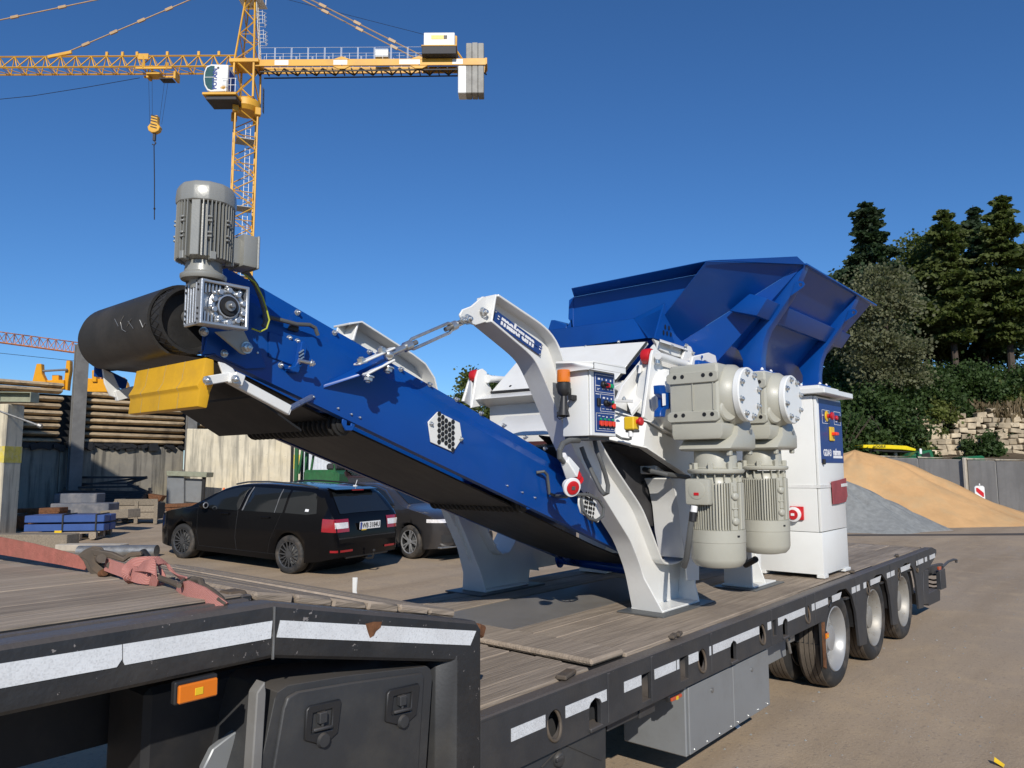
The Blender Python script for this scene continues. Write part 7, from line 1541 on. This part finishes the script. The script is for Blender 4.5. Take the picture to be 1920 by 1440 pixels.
for sd in (1,-1):
    b = MB(); kia.wrap(b, .70, .765, .42, .58, sd, True, .006); hl = part('headlight', b, M['lamp_clear'], kc, label='left headlight' if sd > 0 else 'right headlight')
    b = MB(); kia.wrap(b, .33, .47, .16, .55, sd, True, .008); part('fog_lamp_pocket', b, M['dark'], kc)
    b = MB(); y = sd*(kia.hw(2.72,1.0)+.10); b.lathe((2.69,y,1.03),(1,0,0),[(.02,-.02),(.065,0),(.075,.05),(.06,.11),(.02,.13)],12); b.bar((2.75,sd*kia.hw(2.7,.97),.98),(2.75,y,1.0),.04,.03); part('door_mirror', b, M['car_grey'], kc)
    for x in (1.25, 2.2): b = MB(); b.bar((x-.1,sd*(kia.hw(x,.9)+.015),.9),(x+.1,sd*(kia.hw(x,.9)+.015),.895),.03,.028); part('door_handle', b, M['chrome'], kc, .006)
    b = MB(); kia.side(b, [(1.04,1.0),(1.04,1.37),(1.06,1.37),(1.06,1.0)], .006, (sd,)); kia.side(b, [(1.885,.98),(1.835,1.37),(1.86,1.37),(1.93,.98)], .006, (sd,)); part('window_pillar', b, M['car_grey'], kc)
    b = MB(); b.tube([V((x, sd*(kia.hw(x,z)+.003), z)) for x, z in ((.62,1.32),(1.0,1.385),(1.6,1.40),(2.2,1.375),(2.58,1.29),(2.95,1.05))],.008,6); part('chrome_strip', b, M['chrome'], kc)
    b = MB(); kia.side(b, [(2.93,.845),(2.93,.875),(3.0,.875),(3.0,.845)], .006, (sd,)); part('badge', b, M['chrome'], kc)
for pts in ([(1.93,1.37),(1.98,.95),(2.0,.5),(1.96,.28)],[(1.02,.98),(1.12,.75),(1.26,.5),(1.3,.30)],[(3.0,.96),(2.98,.5),(2.94,.28)]): seam(kia, kc, pts)
fxp = lambda z: kia.topx(z, True)
b = MB(); b.prism([V((fxp(z)+.012,y,z)) for y, z in ((-.42,.665),(-.36,.60),(.36,.60),(.42,.665),(.36,.70),(-.36,.70))],(-.02,0,0)); part('grille', b, M['dark'], kc, .004)
b = MB(); b.prism([V((fxp(z)+.012,y,z)) for y, z in ((-.55,.40),(.55,.40),(.5,.32),(-.5,.32))],(-.03,0,0)); part('lower_grille', b, M['dark'], kc, .004)
b = MB(); b.box((fxp(.52)+.016,0,.515),(.012,.535,.125)); npk = part('number_plate', b, M['plate_white'], kc, .003, label='white number plate ending in K139')
text('WX K139', .118, npk, 'lettering', M['ink'], (fxp(.52)+.0235,-.22,.475), (0,1,0), (0,0,1), .0008, sx=.9, bold=.002)
b = MB(); b.box((fxp(.79)+.0,0,.795),(.02,.13,.012)); part('badge', b, M['chrome'], kc)
b = MB(); b.bar((fxp(.46)-.06,-.84,.245),(fxp(.46)-.06,.84,.245),.1,.03,(0,0,1)); part('front_lip', b, M['chrome'] if 0 else M['steel_dull'], kc, .01)
kc.location = (10.93,14.50,.11); kc.rotation_euler = (0,0,-pi/2-.02)
bpy.context.view_layer.update(); inv = kc.matrix_world.inverted()
def kq(pts, d, th, nm, mt, hole=None, bev=.01):
    b = MB(); q = [inv @ OD(d,*p) for p in pts]; b.prism(q, inv.to_3x3() @ (CF*th), [[inv @ OD(d,*p) for p in hole]] if hole else ())
    me = b.mesh(V((0,0,0)), bev); me.materials.append(M[mt]); o = bpy.data.objects.new(nm, me); COL.objects.link(o); o.parent = kc; return o
kq([(634,864),(648,862),(690,860),(704,864),(716,876),(722,896),(722,914),(650,916),(654,902),(650,894),(648,882),(640,872)],17.2,.08,'tailgate','car_maroon',[(645,886),(651,879),(664,876),(690,877),(704,884),(709,892),(660,892),(648,894)])
kq([(634,864),(660,862),(668,866),(650,873),(642,873)],17.15,.03,'raised_tail_lamp','tail_red'); kq([(656,896),(720,895),(722,913),(648,915)],17.12,.05,'tailgate_trim','car_grey')
kq([(645,886),(651,879),(664,876),(690,877),(704,884),(709,892),(660,892),(648,894)],17.24,.004,'tailgate_window','car_glass',None,0)
# pale beam and boards lying beyond the grey car
b = MB(); b.bar(OG(905,985)+V((0,0,.55)), OG(1010,1000)+V((0,0,.45)), .3, .3); b.bar(OG(905,985)+V((0,0,.1)), OG(1010,1000)+V((0,0,.1)), .4, .12)
tag(part('concrete_beam', b, M['white_sheet'], None, .02), 'pale concrete beam lying beyond the grey hatchback', 'concrete beam')
b = MB(); b.box(OD(30,705,915),(1.2,.6,.7)); tag(part('blue_crate', b, M['blue_steel'], None, .02), 'blue crate far behind the raised tailgate', 'crate'); b = MB(); b.box(OD(30,742,917),(1.0,.6,1.0)); tag(part('white_tank', b, M['white_sheet'], None, .05), 'white container far behind the grey car roof', 'container')
# ================================================================== TOWER CRANES
d0 = 66.0
jz = OD(d0,468,124).z
mast_c = OD(d0,462,190); mx_, my_ = mast_c.x, mast_c.y
tc = thing('tower_crane', 'yellow tower crane with white cab and concrete counterweights rising behind the yard', 'tower crane', (mx_,my_,0))
def onz(px, py, z): d = ray(px,py); t = (z-CAM.z)/d.z; return CAM+d*t
pr_, pl_ = onz(900,122,jz), onz(60,127,jz); jd = (pl_-pr_); jd.z = 0; jd.normalize(); js = V((-jd.y,jd.x,0))
if js.dot(CF) > 0: js = -js         # towards the camera
J0 = V((mx_,my_,jz))
rtm = V((CR.x,CR.y,0)).normalized(); am = radians(24); mu = (rtm*cos(am)+V((CF.x,CF.y,0)).normalized()*sin(am)); mv = V((-mu.y,mu.x,0))
def lattice4(b, c0, c1, hw0, hw1, u, v, n, r, rd, mode='x'):
    ax = c1-c0
    def P_(t, i, j): h = hw0+(hw1-hw0)*t; return c0+ax*t+u*(h*i)+v*(h*j)
    cn = [(1,1),(-1,1),(-1,-1),(1,-1)]
    for i, j in cn: b.tube([P_(0,i,j),P_(1,i,j)], r, 4)
    for k in range(n):
        t0, t1 = k/n, (k+1)/n
        for q in range(4):
            a, c = cn[q], cn[(q+1) % 4]
            if (k+q) % 2: a, c = c, a
            b.tube([P_(t0,*a),P_(t1,*c)], rd, 4)
            if k % 2 == 0: b.tube([P_(t0,*cn[q]),P_(t0,*cn[(q+1) % 4])], rd*.8, 4)
zr = OD(d0,462,212).z
b = MB(); lattice4(b, V((mx_,my_,.3)), V((mx_,my_,zr)), .92, .92, mu, mv, 26, .085, .05); ms = part('mast', b, M['crane_yellow'], tc, smooth=False)
b = MB()
lad = V((mx_,my_,0))+mu*.25+mv*.1
for s_ in (-.2,.2): b.tube([lad+mu*s_+V((0,0,2)),lad+mu*s_+V((0,0,zr-1))],.03,4)
z = 2.
while z < zr-1: b.tube([lad-mu*.2+V((0,0,z)),lad+mu*.2+V((0,0,z))],.022,4); z += .38
part('mast_ladder', b, M['crane_white'], ms, smooth=False)
b = MB(); z = 6.
while z < zr: b.box(V((mx_,my_,z)),(1.5,1.5,.05),Matrix.Rotation(atan2(mu.y,mu.x),3,'Z')); z += 6.1
part('rest_platform', b, M['steel_dull'], ms)
b = MB(); b.lathe(V((mx_,my_,zr-.1)),(0,0,1),[(1.0,0),(1.25,.35),(1.25,.9),(1.05,1.1),(.8,1.15)],20); part('slewing_ring', b, M['crane_yellow'], tc)
for a in range(4): 
    q = V((mx_,my_,zr-.2))+(mu*(1 if a in (0,3) else -1)+mv*(1 if a < 2 else -1))*.92; b = MB(); b.box(q,(.5,.5,.7),Matrix.Rotation(atan2(mu.y,mu.x),3,'Z')); part('corner_gusset', b, M['crane_yellow'], ms, .05)
zj0 = zr+1.0
b = MB(); lattice4(b, V((mx_,my_,zj0)), V((mx_,my_,jz+.35)), .9, .85, jd, js, 2, .11, .07); part('turntable_frame', b, M['crane_yellow'], tc, smooth=False)
b = MB(); b.box(J0+V((0,0,.22)),(2.6,2.0,.35),Matrix.Rotation(atan2(jd.y,jd.x),3,'Z')); part('turntable_beam', b, M['crane_yellow'], tc, .03)
ztt = jz+9.0; b = MB(); lattice4(b, J0+V((0,0,.35)), V((mx_,my_,ztt))-jd*.25, .85, .22, jd, js, 7, .085, .05); part('tower_top', b, M['crane_yellow'], tc, smooth=False)
b = MB(); b.box(V((mx_,my_,jz+6.25))-jd*.2,(2.1,1.9,.12),Matrix.Rotation(atan2(jd.y,jd.x),3,'Z'))
for s1 in (-1,1):
    for s2 in (-.9,0,.9): q = V((mx_,my_,jz+6.3))-jd*.2+jd*s2+js*s1*.9; b.tube([q,q+V((0,0,1.0))],.03,4)
    b.tube([V((mx_,my_,jz+7.2))-jd*1.2+js*s1*.9,V((mx_,my_,jz+7.2))+jd*.8+js*s1*.9],.03,4)
part('top_platform', b, M['crane_white'], tc, smooth=False)
# ladder with hoops up the tower top
b = MB(); lb = J0-jd*1.25+js*.3; lt = V((mx_,my_,jz+6.0))-jd*.75+js*.3
for s_ in (-.2,.2): b.tube([lb+js*s_,lt+js*s_],.035,4)
for i in range(22): t = i/22; q = lb.lerp(lt,t); b.tube([q-js*.2,q+js*.2],.02,4)
for i in range(9):
    t = .35+.06*i; q = lb.lerp(lt,t)
    if i == 4: continue
    b.tube([q+js*.25,q+js*.3-jd*.5,q-jd*.75,q-js*.3-jd*.5,q-js*.25],.025,4)
for s_ in (-.3,.3): b.tube([lb.lerp(lt,.35)+js*s_-jd*.5,lb.lerp(lt,.55)+js*s_-jd*.5],.022,4); b.tube([lb.lerp(lt,.64)+js*s_-jd*.5,lb.lerp(lt,.85)+js*s_-jd*.5],.022,4)
part('tower_ladder', b, M['crane_white'], tc, smooth=False)
# main jib: triangular lattice
def tri(b, p0, p1, up, w_, n, r, rd):
    def L(t): return p0.lerp(p1,t)
    b.tube([L(0)+V((0,0,up)),L(1)+V((0,0,up))],r,4)
    for s_ in (-1,1): b.tube([L(0)+js*s_*w_,L(1)+js*s_*w_],r,4)
    for k in range(n):
        t0, tm, t1 = k/n, (k+.5)/n, (k+1)/n
        for s_ in (-1,1): b.tube([L(t0)+js*s_*w_,L(tm)+V((0,0,up))],rd,4); b.tube([L(tm)+V((0,0,up)),L(t1)+js*s_*w_],rd,4)
        b.tube([L(t0)-js*w_,L(t1)+js*w_],rd*.8,4); b.tube([L(t0)-js*w_,L(t0)+js*w_],rd*.8,4)
jl = J0+jd*1.0+V((0,0,-.15)); je = J0+jd*42+V((0,0,-.15)); b = MB(); tri(b, jl, je, 1.35, .62, 30, .085, .05); part('jib', b, M['crane_yellow'], tc, smooth=False)
# counter jib
cj0, cj1 = J0-jd*.9+V((0,0,.1)), J0-jd*21.2+V((0,0,.1))
for s_ in (-.65,.65):
    for t0, t1 in ((0,.375),(.378,.71),(.713,1.0)): b = MB(); b.bar(cj0.lerp(cj1,t0)+js*s_,cj0.lerp(cj1,t1)+js*s_,.14,.62); part('counter_jib_beam', b, M['crane_yellow'], tc, .02)
b = MB(); n = 24
for i in range(n): 
    a, c = cj0.lerp(cj1,i/n), cj0.lerp(cj1,(i+1)/n); s_ = 1 if i % 2 else -1; b.bar(a+js*.6*s_-V((0,0,.5)),c-js*.6*s_-V((0,0,.5)),.09,.09); b.bar(a-js*.6-V((0,0,.5)),a+js*.6-V((0,0,.5)),.1,.1)
for s_ in (-.55,.55): b.bar(cj0.lerp(cj1,.02)+js*s_-V((0,0,.75)),cj0.lerp(cj1,.93)+js*s_-V((0,0,.62)),.08,.1)
part('counter_jib_bracing', b, M['scrap'], tc, smooth=False)
for t in (.375,.71): b = MB(); q = cj0.lerp(cj1,t); b.prism([q+js*.75+jd*x+V((0,0,z)) for x, z in ((-.7,.3),(0,.55),(.7,.3),(.7,.22),(-.7,.22))],-js*.12); b.prism([q+js*.75+jd*x+V((0,0,z)) for x, z in ((-.8,-.35),(.8,-.35),(.3,-.62),(-.3,-.62))],-js*.12); part('joint_plate', b, M['crane_yellow'], tc, .02)
for t0, t1 in ((.085,.145),(.34-.0,.40),(.855,.90)): b = MB(); b.bar(cj0.lerp(cj1,t0)+js*.726,cj0.lerp(cj1,t1)+js*.726,.008,.46); part('white_board', b, M['crane_white'], tc)
b = MB(); b.bar(cj0.lerp(cj1,.625)+js*.727,cj0.lerp(cj1,.715)+js*.727,.01,.44); part('sign_board', b, M['crane_white'], tc)
b = MB()
for k in range(10): a, c = .015+k*.075, .015+(k+1)*.075-.004
for k in range(10):
    a, c = .015+k*.072, .015+(k+1)*.072-.004
    for s_ in (.7,-.7):
        for t in (a,(a+c)/2,c): q = cj0.lerp(cj1,t)+js*s_; b.tube([q+V((0,0,.3)),q+V((0,0,1.4 if t != (a+c)/2 else .85))],.018,4)
        for h in (1.4,.85): b.tube([cj0.lerp(cj1,a)+js*s_+V((0,0,h)),cj0.lerp(cj1,c)+js*s_+V((0,0,h))],.018,4)
part('guard_rail', b, M['crane_white'], tc, smooth=False)
b = MB(); q = cj0.lerp(cj1,.545); b.box(q+V((0,0,1.0)),(1.2,1.0,.75),Matrix.Rotation(atan2(jd.y,jd.x),3,'Z')); part('control_cabinet', b, M['crane_white'], tc, .03)
RJ = Matrix.Rotation(atan2(jd.y,jd.x),3,'Z')
b = MB(); q = cj0.lerp(cj1,.80); b.box(q+js*.4+V((0,0,1.75)),(2.7,1.7,1.3),RJ); wh = part('winch_house', b, M['crane_white'], tc, .04)
b = MB(); b.box(q+js*.4+V((0,0,.72)),(3.0,2.0,.75),RJ); part('winch_base', b, M['scrap'], tc, .03); b = MB(); b.box(q+js*.4+V((0,0,1.1)),(3.1,2.1,.12),RJ); part('winch_frame', b, M['crane_yellow'], tc, .03)
b = MB(); b.box(q+js*1.262+V((0,0,1.95)),(1.4,.02,.36),RJ); part('sign', b, M['yellow'], wh); b = MB(); b.box(q-jd*.55+js*1.275+V((0,0,1.95)),(.3,.02,.32),RJ); part('sign_mark', b, M['ink'], wh)
b = MB(); q2 = cj0.lerp(cj1,.868); b.tube([q2+js*.4+V((0,0,.4)),q2+js*.4+V((0,0,2.5)),q2+js*.4+jd*.5+V((0,0,2.6))],.14,6); b.tube([q2+js*.4+V((0,0,1.3)),cj0.lerp(cj1,.90)+js*.4+V((0,0,.3))],.08,5); part('winch_jib', b, M['crane_yellow'], tc)
for k, (t, w_, mt, z0, z1) in enumerate(((.897,.72,'crane_white',-2.95,-.25),(.926,.5,'ballast',-2.95,1.7),(.952,.5,'ballast',-2.95,1.75),(.978,.5,'ballast',-2.95,1.7))):
    b = MB(); q = cj0.lerp(cj1,t); b.box(q+V((0,0,(z0+z1)/2+.1)),(w_,1.25,z1-z0),RJ); part('counterweight', b, M[mt], tc, .05)
b = MB(); b.bar(cj1+js*.65+V((0,0,.1)),cj1-js*.65+V((0,0,.1)),.2,.6); part('end_beam', b, M['crane_yellow'], tc, .02)
# pendant bars
top = V((mx_,my_,ztt))-jd*.2
def pend(a, c, mt, nm, nb):
    b = MB(); b.tube([a,c],.055,5)
    for i in range(1,nb): q = a.lerp(c,i/nb); dd = (c-a).normalized(); b.bar(q-dd*.35,q+dd*.35,.14,.24)
    part(nm, b, M[mt], tc, smooth=False)
for s_ in (-.35,.35): pend(top-jd*.2+js*s_, cj0.lerp(cj1,.745)+js*s_*1.6+V((0,0,.4)), 'pendant', 'counter_pendant', 5)
pj = onz(112,109,jz+1.2); pj = J0+jd*((pj-J0).dot(jd))+V((0,0,1.25)); pend(top+jd*.2, pj, 'pendant', 'jib_pendant', 7)
pj2 = J0+jd*38+V((0,0,1.3)); pend(top+jd*.2+V((0,0,.6)), pj2, 'pendant', 'jib_pendant', 9)
b = MB(); b.bar(pj-jd*1.2+V((0,0,.35)),pj+jd*.9-V((0,0,.1)),.2,.28); part('pendant_bracket', b, M['crane_yellow'], tc, .02)
b = MB(); b.tube([J0-jd*.8+V((0,0,7.2)),cj0.lerp(cj1,.79)+js*.4+V((0,0,2.4))],.02,4); part('hoist_rope', b, M['dark'], tc)
for i, t in enumerate((12.6,9.9,7.2,4.4,2.6,11.2)): b = MB(); b.box(J0+jd*t+V((0,0,1.38)),(.22,.2,.42),RJ); part('rope_guide', b, M['crane_yellow'], tc, .02)
# cab
cc = J0+jd*1.75+js*1.55+V((0,0,-2.2)); cu_ = jd; cs_ = js
def cabp(x, y, z): return cc+cu_*x+cs_*y+V((0,0,z))
side_o = [(-.95,-1.15),(-.95,1.25),(.55,1.3),(.95,1.1),(1.12,.6),(1.15,0),(1.05,-.6),(.8,-1.05),(.5,-1.2)]
b = MB(); b.prism([cabp(x,.75,z) for x, z in side_o], -cs_*1.5); cabo = part('cab', b, M['crane_white'], tc, .05)
b = MB(); b.prism([cabp(x,.765,z) for x, z in ((.22,-1.0),(.22,1.12),(.52,1.15),(.85,.98),(1.0,.55),(1.03,0),(.95,-.52),(.73,-.9),(.45,-1.03))], -cs_*.02); b.prism([cabp(x,.7,z) for x, z in ((1.16,.6),(1.19,0),(1.09,-.6),(1.06,-.6),(1.15,0),(1.12,.6))], -cs_*1.4); mat('cab_window', (.05,.11,.10), .12, var=.3, scale=1.5, spec=.8); part('cab_window', b, M['cab_window'], cabo)
b = MB(); b.bar(cabp(.22,.78,.1),cabp(1.03,.78,.1),.02,.04); part('window_bar', b, M['crane_white'], cabo)
b = MB(); b.prism([cabp(-.965,y,z) for y, z in ((-.6,-.9),(.5,-.9),(.5,.9),(-.6,.9))], -cu_*.02); part('cab_door', b, M['plate_blue'], cabo)
text('POTAIN', .52, cabo, 'lettering', M['plate_blue'], cabp(-.02,.77,-.98), (0,0,1), (1,0,0) if 0 else cu_*1.0, .006, bold=.012) if cu_.cross(V((0,0,1))).dot(cs_) < 0 else text('POTAIN', .55, cabo, 'lettering', M['plate_blue'], cabp(-.12,.77,-1.05), V((0,0,1)), cu_, .006, bold=.012)
b = MB(); b.box(cabp(-.1,.765,.95),(.16,.02,.16),RJ @ Matrix.Rotation(.78,3,'Y')); part('cab_emblem', b, M['ink'], cabo)
b = MB()
for k in range(7): a = .4+k*.36; b.bar(cabp(-.62,.768,-.95),cabp(-.62+.3*cos(a),.768,-.95+.3*sin(a)),.012,.05)
part('sun_motif', b, M['crane_yellow'], cabo)
b = MB(); b.box(cabp(-.35,0,-1.45),(2.9,2.0,.22),RJ); part('cab_platform', b, M['crane_yellow'], tc, .03); b = MB(); b.box(cabp(-.45,-.1,-1.75),(2.6,1.8,.35),RJ); part('cab_support', b, M['scrap'], tc, .04)
b = MB()
for x in (-.9,-1.3,-1.7): b.tube([cabp(x,.95,-1.3),cabp(x,.95,-.1)],.025,4)
for z in (-.1,-.7): b.tube([cabp(-.55,.95,z),cabp(-1.75,.95,z),cabp(-1.75,-.8,z)],.025,4)
part('cab_rail', b, M['crane_white'], tc, smooth=False)
b = MB(); 
for x in (-1.0,-1.25):
    for z in (-.4,): b.tube([V((mx_,my_,zr+.2))-jd*(1.55+.0)+js*(x+1.2)+V((0,0,-.3)),V((mx_,my_,zr+2.2))-jd*1.5+js*(x+1.2)],.035,4)
for i in range(6): b.tube([V((mx_,my_,zr+i*.4))-jd*1.53+js*.2,V((mx_,my_,zr+i*.4))-jd*1.53-js*.05],.025,4)
part('ring_ladder', b, M['scrap'], tc, smooth=False)
# trolley, ropes, hook block
tq_ = onz(305,145,jz-.3); tx = (tq_-J0).dot(jd); T0 = J0+jd*tx+V((0,0,-.35))
b = MB()
for s_ in (-.75,.75): b.bar(T0+jd*1.6+js*s_,T0-jd*1.6+js*s_,.12,.2); b.bar(T0+jd*.9+js*s_,T0+jd*.9+js*s_+V((0,0,1.1)),.14,.2); b.bar(T0-jd*1.2+js*s_,T0-jd*1.2+js*s_+V((0,0,.5)),.12,.2)
b.box(T0+js*.78+jd*.95+V((0,0,1.05)),(.9,.1,.55),RJ); b.box(T0-V((0,0,.3))+jd*.2,(1.2,1.0,.2),RJ); b.box(T0-jd*1.7-V((0,0,.45)),(.2,.9,.7),RJ); b.box(T0+jd*.75-V((0,0,.4)),(.2,.7,.5),RJ); part('trolley', b, M['crane_yellow'], tc, .02)
b = MB(); b.box(T0-jd*.9-V((0,0,.75)),(1.1,.8,.08),RJ); part('trolley_basket', b, M['scrap'], tc)
hb = T0+V((0,0,-4.4)); hb = V((hb.x,hb.y,OD((T0-CAM).dot(CF),301,243).z))
b = MB()
for x, s_ in ((.75,.12),(.55,-.12),(-.75,.12),(-.95,-.12)): b.tube([T0+jd*x+js*s_-V((0,0,.3)),hb+jd*(x*.55)+js*s_+V((0,0,.3))],.014,4)
part('hoist_rope', b, M['dark'], tc, smooth=False)
b = MB(); b.prism([hb+jd*x+js*.25+V((0,0,z)) for x, z in ((-.28,.95),(.28,.95),(.3,.2),(.55,-.1),(.45,-.45),(.15,-.62),(-.15,-.62),(-.45,-.45),(-.55,-.1),(-.3,.2))],-js*.5); hk = part('hook_block', b, M['crane_yellow'], tc, .03)
b = MB()
for z in (.75,.5,.25,-.05,-.3): b.prism([hb+jd*x+js*.26+V((0,0,z+dz)) for x, dz in ((-.28,0),(.28,.16),(.28,.26),(-.28,.1))],-js*.01)
part('hazard_stripe', b, M['ink'], hk); b = MB(); b.box(hb-V((0,0,.95)),(.22,.2,.65),RJ); b.tube([hb-V((0,0,1.3)),hb-V((0,0,1.5))-jd*.15,hb-V((0,0,1.7)),hb-V((0,0,1.6))+jd*.15],.06,6); part('hook', b, M['scrap'], hk)
b = MB(); e = OD((T0-CAM).dot(CF),289.5,412); b.tube([hb-V((0,0,1.7)),hb.lerp(e,.55)+V((0,0,-.3)),e],.042,6); b.ball(hb.lerp(e,.88),.1,6,5); part('lifting_chain', b, M['dark'], hk)
# faint electric line crossing the sky
b = MB(); b.tube([OD(80,-40,190),OD(80,60,180),OD(80,160,164),OD(80,262,146)],.035,4); tag(part('slack_rope', b, M['dark'], None), 'thin slack rope sagging below the crane jib', 'rope')
# distant orange crane jib at the left edge
fc = thing('distant_crane', 'distant orange lattice crane jib at the left edge of the picture', 'tower crane', OD(95,60,640))
js_old = js
a, c = OD(95,-60,634), OD(95,190,668); dd = (c-a).normalized(); js = V((-dd.y,dd.x,0)).normalized()
b = MB(); tri(b, a, c, 1.35, .6, 16, .07, .045); part('jib', b, M['crane_far'], fc, smooth=False)
b = MB(); e = c+V((0,0,-44)); b.tube([c,e],.4,4); part('mast', b, M['crane_far'], fc); b = MB(); b.tube([OD(95,-20,660),OD(95,190,682)],.03,4); part('rope', b, M['dark'], fc)
